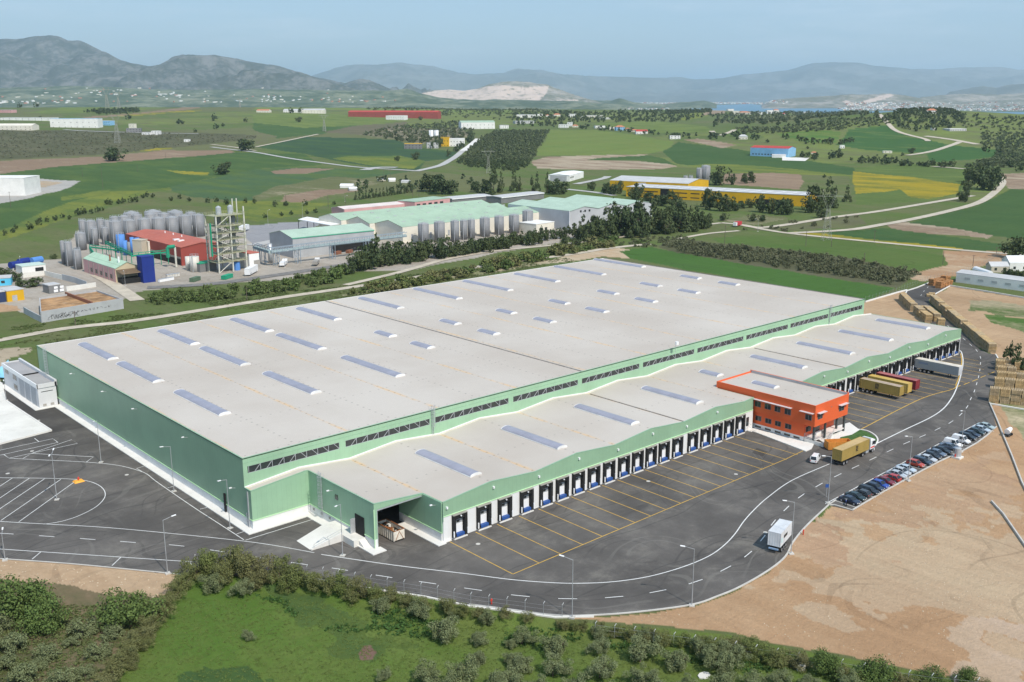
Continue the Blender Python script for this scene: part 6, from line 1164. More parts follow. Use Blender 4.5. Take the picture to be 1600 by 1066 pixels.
for px, py, lab in ((38, 416, 'blue horizontal tank at the left behind the flat grey store'), (58, 414, 'light blue horizontal tank behind the flat grey store'), (25, 421, 'small dark blue tank left of the flat grey store')):
    q = g(px, py, 0.); t = thing('horizontal_tank', lab, 'tank', (q[0], q[1], 0), .4); b = MB(); b.tube((-3, 0, 2.4), (3, 0, 2.4), 1.7, BLT if px > 50 else DBX, 12); b.build('shell', t); b = MB(); b.box(-2.4, -2, -1, 1, -.1, 1.2, CONCR); b.box(2, 2.4, -1, 1, -.1, 1.2, CONCR); b.build('cradle', t)
z = 3.9; FL = [g(65.7, 504, 0.), g(193, 482, 0.)]; BK = [g(151, 453, z), g(62, 465, z)]; c4 = [tuple(FL[0][:2]), tuple(FL[1][:2]), tuple(BK[0][:2]), tuple(BK[1][:2])]
t = thing('settling_basin', 'raised rust-coloured settling basin with a long grey graffitied front wall', 'basin'); GW2 = mt('grey_basin_wall', (.42, .43, .44), dirt=(.30, .30, .31)); RF = M('rusty_basin_floor', (.36, .21, .10), .9, .45, .16, dirt=(.52, .43, .32))
b = MB(); b.prism(c4, -.3, 3.1, RF); b.build('basin_floor', t); b = MB(); raised(list(c4[:2]), .4, -.3, z+.3, b, GW2); b.build('front_wall', t)
for i, j in ((1, 2), (2, 3), (3, 0)): b = MB(); raised([c4[i], c4[j]], .35, -.3, z-.1, b, GW2); b.build('side_wall', t)
b = MB(); raised([g(102.4, 458, z)[:2], g(144, 473.5, z)[:2]], .6, 3.0, z+.5, b, RUSTW); b.build('divider', t)
d = FL[1][:2]-FL[0][:2]; L = np.linalg.norm(d); d = d/L; nn = np.array([d[1], -d[0]])*.235; b = MB(); rnd = random.Random(4)
def stroke(u, z, s, n=9):
    p = None
    for i in range(n): q = (u+i*s*.12+rnd.uniform(-.3, .3)*s, z+rnd.uniform(-.5, .5)*s); P3 = lambda q: (FL[0][0]+d[0]*q[0]+nn[0], FL[0][1]+d[1]*q[0]+nn[1], q[1]); (b.bar(P3(p), P3(q), .14, INK, .03) if p else None); p = q
for u in np.arange(2.5, 13, 1.1): stroke(u, 1.5, 2.1)
for u in np.arange(14, L*.85, 1.6): stroke(u, 2.0, 1.0, 6)
b.build('graffiti', t)
wallthing('yard_wall', 'grey yard wall stepping down from the basin to the weeds at the left edge', [(38, 489), (52, 497), (66, 504)], .35, 2.4, GW2); wallthing('yard_wall', 'grey inner wall of the empty basin between the store and the pink shed', [(98, 437), (118, 442), (136, 449)], .3, 2.6, GW2); wallthing('yard_wall', 'pale wall along the front of the empty basin', [(104, 455), (125, 452), (150, 448)], .3, 2.0, CONCR); wallthing('yard_wall', 'pale low wall behind the open lean-to', [(36, 434), (70, 430), (98, 437)], .3, 2.2, CONCR)
# ---------------------------------------------------------------- yellow factory
t, L, D = bldE('yellow_factory', 'long bright yellow factory with a pale grey roof and skylight strips', 'factory', (978.5, 292), (1261, 306), 8.5, D=30, rise=0, wall=YEW, roof=GREYR)
for k in range(15):
    b = MB(); b.add([(6+k*L/15.3, 1.5, 8.9), (7.8+k*L/15.3, 1.5, 8.9), (10.5+k*L/15.3, D*.75, 8.9), (8.7+k*L/15.3, D*.75, 8.9)], [(0, 1, 2, 3)], WHT); b.build('skylight', t)
for (a, c_) in ((.11, .19), (.27, .36), (.38, .43)): strip(t, L*a, L*c_, 5.2, 6.0); strip(t, L*a, L*c_, 1.8, 2.5)
strip(t, L*.205, L*.255, 0, 8.2, 0, DARK, 'entrance_recess', .07); strip(t, L*.74, L*.81, 0, 4.2, 0, DARK, 'loading_bay', .07); strip(t, L*.84, L*.925, 0, 4.4, 0, DARK, 'loading_bay', .07)
t, L, D = bldE('yellow_factory', 'rear yellow hall with a low pale gable roof behind the long yellow factory', 'factory', (953, 282), (1075, 287.5), 9, D=50, rise=2.6, axis='u', wall=YEW, roof=GREYR)
silo(1102, 261.5, 288, 14, 'tall twin-ribbed steel silo rising behind the long yellow factory', None); silo(1092, 265, 288, 9, 'slimmer silo touching the tall one behind the yellow factory', None); silo(1002.5, 288.5, 306, 13, 'pale round silo in front of the yellow factory wall', None, mat=STEEL, cone=False)
for px in (1071, 1079): silo(px, 276.5, 289, 7, 'short dark steel silo left of the tall silo', 'short silos behind the yellow factory')
# blue factory with red roof
q = g(1172, 243.5); t = thing('blue_factory', 'light blue factory with a red roof and a pale forecourt on the far slope', 'factory', tuple(q), math.atan2(*(g(1226, 246)-q)[1::-1])); k = ppm(q); gab(t, 62/k, 26, 14/k*.9, 2.5, 'u', BLUW, REDT, z0=-3); strips(t, [3+i*4.5 for i in range(int(55/k/4.5))], 2.4, 2, 3.4)
q = g(1206, 246.5); b = MB(); t2 = thing('blue_factory_annex', 'low pale annex with a red lean-to before the light blue factory', 'annex', tuple(q), math.atan2(*(g(1238, 247)-g(1206, 246.5))[1::-1])); gab(t2, 20/k, 10, 3.4, 1, 'u', WHR, GREYR, z0=-3)
b = MB(); ps = [g(*p) for p in [(1222, 246), (1265, 247), (1258, 252), (1222, 251)]]; 
b.add([(p[0], p[1], p[2]+.25) for p in ps], [(3, 2, 1, 0)] if True else [], CONCR); struct(b, 'forecourt')
# ---------------------------------------------------------------- scattered buildings
def house(px, yb, w, h, wall, roof, lab, kind='hip', cat='house', name='house', grp=None, dep=.6, turn=0., wins=True):
    q = g(px-w/2, yb); r = g(px+w/2, yb); r[2] = q[2] = min(q[2], r[2]); k = ppm(q); L = w/k; Hh = h/k; D = max(6, L*dep) if L < 60 else 28; c_ = (q+r)/2
    a = math.atan2(-math.cos(YAW), math.sin(YAW))+turn; t = thing(name, lab, cat, tuple(c_), a, grp); rise = 0 if kind == 'flat' else min(Hh*.4, 3.5); hw = Hh-rise
    if kind == 'hip':
        b = MB(); b.box(-L/2, L/2, 0, D, -3, hw, wall); b.build('wall', t); b = MB(); o = .5; x = L/2+o; i_ = min(L, D)/2
        b.add([(-x, -o, hw), (x, -o, hw), (x, D+o, hw), (-x, D+o, hw), (-max(x-i_-o, .3), D/2, hw+rise), (max(x-i_-o, .3), D/2, hw+rise)], [(0, 1, 5, 4), (1, 2, 5), (2, 3, 4, 5), (3, 0, 4), (3, 2, 1, 0)], roof); b.build('roof', t)
    else: gab(t, L, D, hw, rise, 'u', wall, roof, u0=-L/2, z0=-3)
    if wins and hw > 2.2:
        n = max(2, min(8, int(L/4.5)))
        for s in range(1 if hw < 5.5 else 2):
            for i in range(n): x = -L/2+L*(i+.5)/n; strip(t, x-.6, x+.6, 1+s*hw/2, min(hw-.3, 2.3+s*hw/2), 0, GLS)
    return t
HS = [  # px, base, w, h, wall, roof, kind, label
 (22, 203.5, 58, 10, CREAM, CREAM, 'gable', 'cream round-roofed store at the left edge before the white factory'), (116, 199.5, 74, 14, WHR, BLUW, 'flat', 'long white two-storey factory with a blue roof edge'), (161, 196, 24, 7, BLUW, GREYR, 'flat', 'low blue and grey annex right of the long white factory'), (40, 188.5, 88, 4.5, WHR, GREYR, 'flat', 'very long low white shed behind the cream store'),
 (57, 160.5, 32, 5, WHR, BLUW, 'flat', 'blue-roofed shed beside dark trees on the left horizon'), (18, 162, 34, 5, WHR, WHR, 'flat', 'white shed at the far left of the horizon'), (122, 159, 15, 6.5, CREAM, TILE, 'hip', 'red-roofed house left of the dark tree clump on the ridge'), (186, 155, 19, 6.5, CREAM, REDT, 'hip', 'bright red-roofed villa on the left ridge'), (210, 159.5, 34, 6, WHR, TILE, 'hip', 'long white house with an orange roof below the red-roofed villa'), (344, 164.5, 18, 4.5, WHR, WHR, 'flat', 'small white block alone on the ridge line'),
 (8, 176.5, 22, 4.5, PINK, GREYR, 'flat', 'grey and red shed at the left edge under the ridge'), (206, 203, 10, 9, CREAM, CREAM, 'flat', 'slim cream farm tower among sheds'), (209, 207, 22, 6, DKR, DKR, 'flat', 'dark farm shed below the cream tower'), (243, 211, 13, 6, WHR, WHR, 'flat', 'white farm building on the pale yard'), (228, 211, 14, 4, WHR, GREYR, 'flat', 'low grey shed beside the white farm building'), (292, 222, 9, 4, WHR, GREYR, 'flat', 'tiny white hut among the scrub'), (300, 160, 40, 2.6, CREAM, TILE, 'flat', 'row of low pale sheds along the ridge'),
 (410, 176, 20, 5, CREAM, TILE, 'gable', 'cream house with an orange roof at the edge of the bright field'), (457, 162, 38, 5, WHR, BLUW, 'flat', 'long white building with a blue roof on the skyline ridge'), (456, 176, 28, 5.5, WHR, GREYR, 'gable', 'white shed left of the cream barn'), (489, 177.5, 36, 7.5, CREAM, GREYR, 'gable', 'wide cream barn with a pale roof behind two dark trees'), (612, 184.5, 151, 12, REDW, REDT, 'gable', 'very long low dark red building on the far slope'), (617, 187.5, 30, 6.5, WHR, WHR, 'flat', 'white flat-roofed house in front of the long red-roofed building'),
 (747, 201.5, 54, 12.5, WHR, GROOF, 'gable', 'white works building with a pale green roof by the olive groves'), (788, 201, 14, 5, WHR, GREYR, 'flat', 'small white store right of the green-roofed works'), (645, 233, 27, 8, DKR, YEW, 'flat', 'open shed with a bright yellow roof at the concrete works'), (712, 229, 28, 12, WHR, WHR, 'flat', 'white office block with dark window bands at the concrete works'), (695, 229, 13, 14, YEW, YEW, 'flat', 'yellow plant block beside the white office'), (676, 232, 18, 9, GREYR, DKR, 'flat', 'grey mixing plant between the yellow roof and the white towers'),
 (822, 184, 30, 4.5, WHR, GREYR, 'flat', 'long white shed beside the village'), (820, 193.5, 30, 4, GREYR, GREYR, 'flat', 'long grey shed before the village'), (844, 183.5, 8, 5, WHR, WHR, 'flat', 'small white house right of the long white shed'), (855, 182.5, 6, 3.5, WHR, TILE, 'hip', 'tiny white house in the village'), (871, 182, 11, 4.5, CREAM, TILE, 'hip', 'house with a bright orange roof in the village'), (894, 183.5, 12, 5, WHR, WHR, 'flat', 'white cube house in the village centre'), (911, 185, 10, 3, CREAM, CREAM, 'flat', 'cream house right of the white cube'), (928, 184.5, 26, 4, CREAM, GREYR, 'flat', 'long pale cream row at the village end'), (945, 186.5, 16, 2.5, WHR, WHR, 'flat', 'low white block below the cream row'),
 (880, 200, 15, 5, WHR, WHR, 'flat', 'white farmhouse at the top of the light green field'), (890, 197.5, 8, 6, WHR, WHR, 'flat', 'taller white cube behind the white farmhouse'), (899, 199, 9, 4, CREAM, TILE, 'hip', 'orange-roofed house right of the white farmhouse'), (938, 200.5, 16, 3.8, WHR, DKR, 'flat', 'grey and white farm shed along the field top'), (957, 203, 9, 4, CREAM, CREAM, 'flat', 'cream cottage left of the blue house'), (969.5, 204, 14, 8, BLUW, TILE, 'hip', 'blue two-storey house with an orange roof'), (981, 204, 8, 4, CREAM, TILE, 'hip', 'small orange-roofed house right of the blue house'), (991, 206, 10, 4, CREAM, TILE, 'hip', 'orange-roofed cottage half hidden in trees'), (1003, 209.5, 18, 6.5, WHR, REDT, 'gable', 'white house with a wide red roof above the green field'), (1055, 217.5, 16, 5, WHR, WHR, 'flat', 'white box building at the corner of the green field'), (1161, 218, 14, 7.5, CREAM, GREYR, 'hip', 'cream house alone among bushes'),
 (1142, 173.5, 10, 3, WHR, WHR, 'flat', 'white house on the right skyline'), (1150, 179.5, 10, 6, CREAM, WHR, 'flat', 'pale villa beside a reddish roof'), (1164, 179, 18, 5, CREAM, TILE, 'hip', 'wide house with a reddish tiled roof on the skyline'), (1188, 179, 8, 3, WHR, WHR, 'flat', 'tiny white house right of the wide tiled one'), (1203, 178.5, 10, 6, WHR, WHR, 'flat', 'white villa above the olive slope'), (1213, 177.5, 9, 7, WHR, TILE, 'hip', 'white villa with a pale tiled roof'), (1227, 179.5, 8, 3, WHR, REDT, 'hip', 'small red-roofed house right of the villas'), (1259, 177, 6, 2, WHR, WHR, 'flat', 'tiny pale hut on the skyline'),
 (1456, 177.5, 14, 7.5, WHR, TILE, 'hip', 'lone white house with a tiled roof on top of the dark hill'), (1497, 205, 30, 3.5, GREYR, WHR, 'flat', 'long low pale shelter on the hillside'), (1459, 203.5, 5, 3, WHR, WHR, 'flat', 'tiny white hut on the hillside'), (1316, 232, 7, 4.5, WHR, WHR, 'flat', 'small white hut in the green valley'), (1272, 241, 9, 4, CREAM, TILE, 'hip', 'small shed with an orange roof right of the blue factory'), (1387, 239.5, 13, 3, CREAM, CREAM, 'flat', 'low ruined wall house in the valley')]
for px, yb, w, h, wa, ro, kd, lab in HS: house(px, yb, w, h, wa, ro, lab, kd, 'house' if w < 20 else 'building', 'house' if w < 20 else 'farm_building', turn=random.uniform(-.25, .25), wins=w < 160)
for px, yb, lab in ((674, 224, 'white cylindrical tower of the concrete works'), (682, 223, 'second white tower of the concrete works')): silo(px, 205, yb, 7, lab, None, mat=WHT, name='mixing_tower', cone=False)
HB_ = [(541, 294, 20, 6, WHR, WROOF, 'white-roofed long shed in the scrapyard'), (552, 298, 12, 5, GREYR, WROOF, 'second pale shed in the scrapyard'), (597, 283, 12, 4, CREAM, GREYR, 'small cream hut in the scrapyard'), (613, 284, 10, 5, WHR, WROOF, 'white scrapyard hut with a tilted roof'), (632, 286, 12, 4, WHR, GREYR, 'pale scrapyard store by the bushes')]
for px, yb, w, h, wa, ro, lab in HB_: house(px, yb, w, h, wa, ro, lab, 'gable', 'shed', 'shed', turn=random.uniform(-.4, .4), wins=False)
# right edge shed and houses
a = g(1493, 441); b_ = g(1600, 455.5); d = b_[:2]-a[:2]; L = float(np.linalg.norm(d)); t = thing('long_shed', 'very long low white shed with a grey roof beside the bare soil', 'shed', (a[0], a[1], a[2]), math.atan2(d[1], d[0])); gab(t, L*1.6, 11, 4.2, .8, 'u', WHR, GREYR); strips(t, [4+i*6 for i in range(int(L*1.5/6))], 2.5, 1.8, 2.8, mat=STEEL)
house(1562, 426, 27, 15, BEI, GREYR, 'beige house with a grey roof behind the long white shed', 'gable', 'house', 'house'); house(1600, 424, 46, 22, WHR, WROOF, 'white domed greenhouse building at the right edge', 'gable', 'greenhouse', 'greenhouse')
q = g(1535, 430); t = thing('white_tank', 'white horizontal tank behind the long white shed', 'tank', tuple(q), .9); b = MB(); b.tube((-7, 0, 1.6), (7, 0, 1.6), 1.5, WHT, 12); b.build('shell', t); b = MB(); b.box(-4, -3.6, -1, 1, -.3, .6, CONCR); b.box(3.6, 4, -1, 1, -.3, .6, CONCR); b.build('cradle', t)
house(1063, 361, 12, 5.5, CREAM, TILE, 'small orange-roofed pavilion among the dark pines', 'gable', 'pavilion', 'pavilion', wins=False); house(1078, 359, 8, 5, CREAM, TILE, 'smaller orange-roofed hut beside the pavilion', 'gable', 'hut', 'hut', wins=False)
t = boxthing('red_lorry', 'red and white lorry on the junction beyond the pines', 'lorry', 1153, 353.5, 7, 2.4, 2.2, mt('lorry_red', (.45, .04, .05)), .2, z=.7); b = MB(); b.box(-5.2, -3.6, -1.1, 1.1, 0, 2.2, WHT); b.build('cab', t); [wheel(t, u, -.8, .45, .25, -1) for u in (-3, 3)]
house(-5, 306, 90, 27, WHR, WHR, 'big plain white industrial hall at the left edge', 'flat', 'industrial hall', 'industrial_hall', wins=False)
# the white coastal town and the foothill villages: uncountable far specks
b = MB(); rnd = np.random.default_rng(5)
def town(x0, x1, y0, y1, n, s=(14, 34), hh=(7, 16), zb=-38.2, mats=(WHR, CREAM, WHR, TILE)):
    for i in range(n):
        q = g(rnd.uniform(x0, x1), rnd.uniform(y0, y1), zb); w_ = rnd.uniform(*s); h = rnd.uniform(*hh); b.box(q[0]-w_/2, q[0]+w_/2, q[1]-w_/2, q[1]+w_/2, zb-2, zb+h, mats[int(rnd.integers(len(mats)))])
town(918, 955, 161, 164.5, 130, (16, 40), (12, 40)); town(955, 985, 163, 165, 40); town(980, 1075, 161.5, 163.2, 170, (18, 40), (10, 26)); town(1095, 1190, 160.8, 162.8, 190, (18, 40), (10, 24)); town(1188, 1210, 163.5, 164.5, 30)
town(903, 1045, 166.5, 171.5, 260, (10, 22), (5, 10)); town(1310, 1430, 168.3, 172.5, 330, (12, 26), (6, 14)); town(1430, 1660, 169.5, 173.5, 260, (12, 28), (6, 12)); town(-50, 560, 157.5, 163.5, 90, (12, 40), (5, 10), mats=(WHR, CREAM, TILE, GREYR))
o = b.build('town'); tag(o, 'white far-off coastal town and villages as tiny specks along the bay', 'town', kind='stuff')
for (px, y0, n, dx) in ((35, 141, 0, 0),): pass
# ---------------------------------------------------------------- tracks
PATHM = M('gravel_track', (.50, .44, .35), .95, .14, .15, dirt=(.36, .30, .22)); RDM = M('pale_road', (.44, .43, .41), .9, .08, .1)
mb = MB(); R = lambda px, w, mat=PATHM, n=5, dz=.10: ribbon(gpath(px, n), w, None, mb, mat, dz=dz)
def track(px, w, mat=PATHM):
    P = gpath(px, 5); Q = [P[0]]
    for a, c_ in zip(P[:-1], P[1:]):
        k = max(1, int(np.linalg.norm(c_-a)/12)); Q += [a+(c_-a)*(i+1)/k for i in range(k)]
    dz = .08+.00022*np.linalg.norm(Q[len(Q)//2]-CAM[:2]); ribbon(Q, w, None, mb, mat, dz=dz)
track([(-80, 546), (0, 532), (101, 514), (203, 502.6), (304, 487), (400, 471.5), (476, 460), (552, 449), (628, 437), (704, 425), (780, 412), (884, 399), (939, 390), (972, 386), (1015, 381.6)], 5)
track([(540, 446), (628, 425), (700, 405), (780, 392), (860, 384), (947, 374), (1010, 365), (1048, 361), (1079, 355), (1127, 348.6)], 4); track([(1060, 374), (1076, 370.5), (1110, 365), (1155, 361)], 4)
track([(1127, 348.6), (1160, 352), (1200, 360), (1250, 367), (1377, 379.5), (1499, 391), (1600, 399)], 5); track([(1160, 352), (1200, 355.4), (1301, 340), (1377, 330), (1491, 311), (1520, 306)], 6)
track([(1230, 365), (1327, 359.5), (1377, 351.6), (1415, 345), (1479, 331), (1529, 317), (1555, 300), (1567, 284.5), (1557, 276)], 6.5)
track([(1372, 178), (1387, 193), (1403, 206), (1443, 217), (1450, 221)], 9); track([(1418, 243), (1448, 238.5), (1486, 227.5), (1500, 222)], 9); track([(1446, 213), (1490, 219), (1528, 226)], 14); track([(1456, 260.5), (1480, 262), (1509, 264.5)], 8)
track([(330, 230), (400, 238.5), (460, 249), (520, 257), (570, 262.5), (650, 267.5)], 7, RDM); track([(650, 268), (690, 258), (712, 245), (724, 235)], 9, RDM); track([(724, 236), (748, 217)], 12, WCONC); track([(400, 230), (440, 222), (483, 213), (497, 210)], 6)
track([(100, 203), (160, 206), (230, 208), (310, 209.5)], 9, RDM); track([(330, 226), (370, 231), (400, 236)], 6); track([(900, 288), (940, 280), (950, 276)], 8, RDM); track([(885, 296), (930, 301), (960, 306)], 7, RDM); track([(1112, 205), (1120, 212), (1140, 207), (1148, 203)], 10)
track([(570, 266), (590, 262), (620, 262)], 14, RDM); track([(395, 384), (440, 375), (500, 366), (560, 350)], 10, RDM); track([(230, 450), (330, 444), (420, 432), (520, 417), (560, 410)], 7, M('worn_asphalt', (.19, .18, .17), .9, .2, .3)); track([(215, 470), (170, 440), (150, 430)], 6, PATHM)
o = struct(mb, 'track')
# ---------------------------------------------------------------- pylons and poles
LAT = M('lattice_steel', (.34, .34, .30), .6)
def pylon(px, yb, yt, lab, spread=.28):
    q = g(px, yb); k = ppm(q); h = (yb-yt)/k; t = thing('electricity_pylon', lab, 'pylon', tuple(q), YAW, 'lattice pylons crossing the farmland'); th = max(.07, .30/k); w0 = h*.085; w1 = h*.025; zc = h*.62; b = MB(); C4 = [(-1, -1), (1, -1), (1, 1), (-1, 1)]
    for x, y in C4: b.bar((x*w0, y*w0, -1), (x*w1, y*w1, zc), th, LAT)
    n = 7
    for i in range(n):
        za = zc*i/n; zb = zc*(i+1)/n; wa = w0+(w1-w0)*i/n; wb = w0+(w1-w0)*(i+1)/n
        for j in range(4): x, y = C4[j]; x2, y2 = C4[(j+1) % 4]; b.bar((x*wa, y*wa, za), (x2*wb, y2*wb, zb), th*.6, LAT); b.bar((x2*wa, y2*wa, za), (x*wb, y*wb, zb), th*.6, LAT)
    b.build('mast', t); b = MB()
    for s in (-1, 1): b.bar((0, s*w1, zc), (0, s*h*.13, h*.86), th, LAT); b.bar((0, s*w1*.2, zc*1.05), (0, s*h*.10, h*.86), th*.7, LAT); b.bar((0, s*h*.13, h*.86), (0, s*h*.12, h), th, LAT)
    b.bar((0, -h*spread, h*.86), (0, h*spread, h*.86), th*1.2, LAT); b.bar((0, -h*spread, h*.86), (0, 0, h*.90), th*.6, LAT); b.bar((0, h*spread, h*.86), (0, 0, h*.90), th*.6, LAT); b.build('crossarm', t)
for a in [(1291, 376, 296, 'large lattice pylon with a forked head standing in the green field by the yellow strip'), (184, 224, 176, 'tall lattice pylon on the scrubland near the lone round tree'), (763, 271, 232, 'lattice pylon with a forked head in front of the olive grove'), (507, 205, 178, 'pale lattice pylon in the bright hillside field'), (168, 170, 137, 'far pylon rising over the left ridge by the red-roofed villa'), (186, 172, 142, 'second far pylon on the left ridge'), (209, 165, 140, 'third far pylon on the left ridge'), (233, 163, 139, 'fourth far pylon on the left ridge'), (375, 168, 154, 'small far pylon on the ridge line')]: pylon(*a)
PW = M('creosoted_pole', (.14, .11, .09), .9)
def pole(px, yb, yt, lab='wooden line pole in the farmland'):
    q = g(px, yb); h = (yb-yt)/ppm(q); t = thing('utility_pole', lab, 'pole', tuple(q), random.uniform(0, 3), 'wooden line poles in the fields'); b = MB(); b.cyl(0, 0, -.3, h, .16, PW, 6, .11); b.build('pole', t); b = MB(); b.bar((-.9, 0, h-.5), (.9, 0, h-.5), .14, PW); b.build('crossarm', t)
for a in [(1132, 385, 352), (1259, 385, 360), (1366, 378, 360), (1299, 386, 372), (1350, 412, 395), (1473, 413, 392), (1520, 416, 398), (1556, 402, 386), (215, 269, 258), (259, 247, 238), (129, 276, 262), (161, 296, 262), (447, 321, 305), (610, 282, 262), (600, 284, 264), (118, 509, 486), (386, 470, 449), (513, 324, 306), (540, 320, 308), (645, 315, 297), (655, 318, 292), (17, 324, 300)]: pole(*a)
for px, yb, yt, lab in ((113, 400, 372, 'slender yard lamp left of the tank farm'), (32, 418, 402, 'yard lamp behind the blue tanks'), (419, 352, 328, 'road lamp on the access road behind the process tower'), (473, 340, 317, 'road lamp by the white canopy'), (196, 447, 424, 'yard lamp before the brown awning'), (445, 418, 392, 'road lamp beside the white flatbed lorry'), (550, 398, 388, 'bent road lamp by the loading bay'), (791, 378, 357, 'road lamp among the trees along the silos'), (720, 385, 363, 'road lamp before the silos'), (1184, 362, 342, 'road lamp at the junction beyond the pines'), (858, 378, 358, 'road lamp near the cream building'), (539, 315, 306, 'road lamp beyond the pink wing')):
    q = g(px, yb); h = (yb-yt)/ppm(q); street_lamp(tuple(q), random.uniform(0, 6), h*.95, lab)
# ================================================================== vegetation
def leaf_mat(name, c1, c2, c3=None, tr=.0):
    m, nt, b = new_mat(name); geo = nt.nodes.new('ShaderNodeNewGeometry'); oi = nt.nodes.new('ShaderNodeObjectInfo')
    c = mixc(nt, geo.outputs['Random Per Island'], c1, c2); 
    if c3: c = mixc(nt, mth(nt, 'MULTIPLY', oi.outputs['Random'], .8), c, c3)
    f = noise(nt, geo.outputs['Position'], .5, 3); c = mixc(nt, 1., c, mixc(nt, f, (.7, .7, .7), (1.35, 1.35, 1.3)), 'MULTIPLY')
    nt.links.new(c, b.inputs['Base Color']); b.inputs['Roughness'].default_value = .7; b.inputs['Specular IOR Level'].default_value = .15; return m
OLM = leaf_mat('olive_leaves', (.10, .122, .052), (.22, .25, .13), (.15, .175, .08)); BUM = leaf_mat('broad_leaves', (.060, .105, .028), (.135, .19, .055), (.10, .14, .04)); HEM = leaf_mat('hedge_leaves', (.082, .11, .03), (.175, .205, .065), (.16, .145, .07)); DKM = leaf_mat('dark_leaves', (.036, .058, .026), (.085, .118, .050), (.085, .105, .042)); SCM = leaf_mat('scrub_leaves', (.075, .088, .045), (.15, .165, .09), (.11, .115, .06)); GBM = leaf_mat('green_bush_leaves', (.058, .095, .026), (.13, .18, .055), (.11, .14, .05)); BARK = M('bark', (.13, .10, .075), .95, .25, 2.)
FOM = leaf_mat('grove_leaves', (.065, .085, .038), (.125, .15, .072), (.10, .12, .06))
def blob(nl, leaf, kind='round', clumps=26, seed=1, asp=.85, low=.12):
    """quads of leaves filling a crown 2 wide and about 2*asp high, standing on z=0 -> (n*4,3)"""
    r = np.random.default_rng(seed); C = []; LB_ = [(r.normal(0, .2), r.normal(0, .2), r.uniform(.72, 1.15)) for _ in range(5)]
    for i in range(clumps):
        if kind == 'cone':
            h = r.random()**.85; rad = (1-h)**.75*.82*r.uniform(.55, 1.); a = r.uniform(0, 6.283); C.append((rad*math.cos(a), rad*math.sin(a), h*2.2*asp+low, .34*(1.15-h)))
        else:
            v = r.normal(size=3); v /= np.linalg.norm(v); v[2] = abs(v[2]) if r.random() < .62 else -abs(v[2])*.75; rr = r.uniform(.35, .86); lb = LB_[i % 5]; C.append((v[0]*rr*.85+lb[0], v[1]*rr*.85+lb[1], (asp*.62+v[2]*rr*asp*1.0)*lb[2]+low, r.uniform(.16, .38)))
    C = np.array(C); w = C[:, 3]**2; idx = r.choice(len(C), nl, p=w/w.sum()); c = C[idx]; d = r.normal(size=(nl, 3)); d /= np.linalg.norm(d, axis=1)[:, None]; rad = c[:, 3]*r.uniform(.55, 1.05, nl)
    p = c[:, :3]+d*rad[:, None]*np.array([1, 1, .8]); p[:, 2] = np.maximum(p[:, 2], .03)
    n = d*.6+r.normal(size=(nl, 3))*.5+np.array([0, 0, .35]); n /= np.linalg.norm(n, axis=1)[:, None]
    a = np.cross(n, r.normal(size=(nl, 3))); a /= np.linalg.norm(a, axis=1)[:, None]; b = np.cross(n, a); s = leaf*r.uniform(.6, 1.3, nl)[:, None]
    q = np.stack([p-a*s, p-b*s*.62, p+a*s, p+b*s*.62], 1); return q.reshape(-1, 3)
def quads_mesh(name, V, mats, mi=None):
    me = bpy.data.meshes.new(name); n = len(V)//4; me.vertices.add(len(V)); me.vertices.foreach_set('co', np.ascontiguousarray(V, np.float32).ravel()); me.loops.add(len(V)); me.loops.foreach_set('vertex_index', np.arange(len(V), dtype=np.int32)); me.polygons.add(n); me.polygons.foreach_set('loop_start', np.arange(0, len(V), 4, dtype=np.int32)); me.polygons.foreach_set('loop_total', np.full(n, 4, np.int32))
    for m_ in mats: me.materials.append(m_)
    me.update(calc_edges=True); return me
def trunk_mb(h, r, seed=1, limbs=4):
    rr = random.Random(seed); b = MB(); b.tube((0, 0, -.15), (.03, .02, h), r, BARK, 7, r*.7)
    for i in range(limbs): a = 6.283*i/limbs+rr.uniform(-.4, .4); b.tube((.03, .02, h*rr.uniform(.75, 1)), (.45*math.cos(a), .45*math.sin(a), h+rr.uniform(.3, .6)), r*.5, BARK, 5, r*.2)
    return b
def proto(name, nl, leaf, mat, kind='round', clumps=26, seed=1, asp=.85, low=.15, trunk=.3, tr=.07, crown='crown', lim=4):
    e = bpy.data.objects.new(name, None); e.empty_display_size = .1; c = bpy.data.objects.new(crown, quads_mesh(crown, blob(nl, leaf, kind, clumps, seed, asp, low), [mat])); c.parent = e
    t = trunk_mb(trunk, tr, seed, lim); me = bpy.data.meshes.new('trunk'); me.from_pydata(t.v, [], t.f); me.materials.append(BARK); me.update(); t = bpy.data.objects.new('trunk', me); t.parent = e; return (e, c, t)
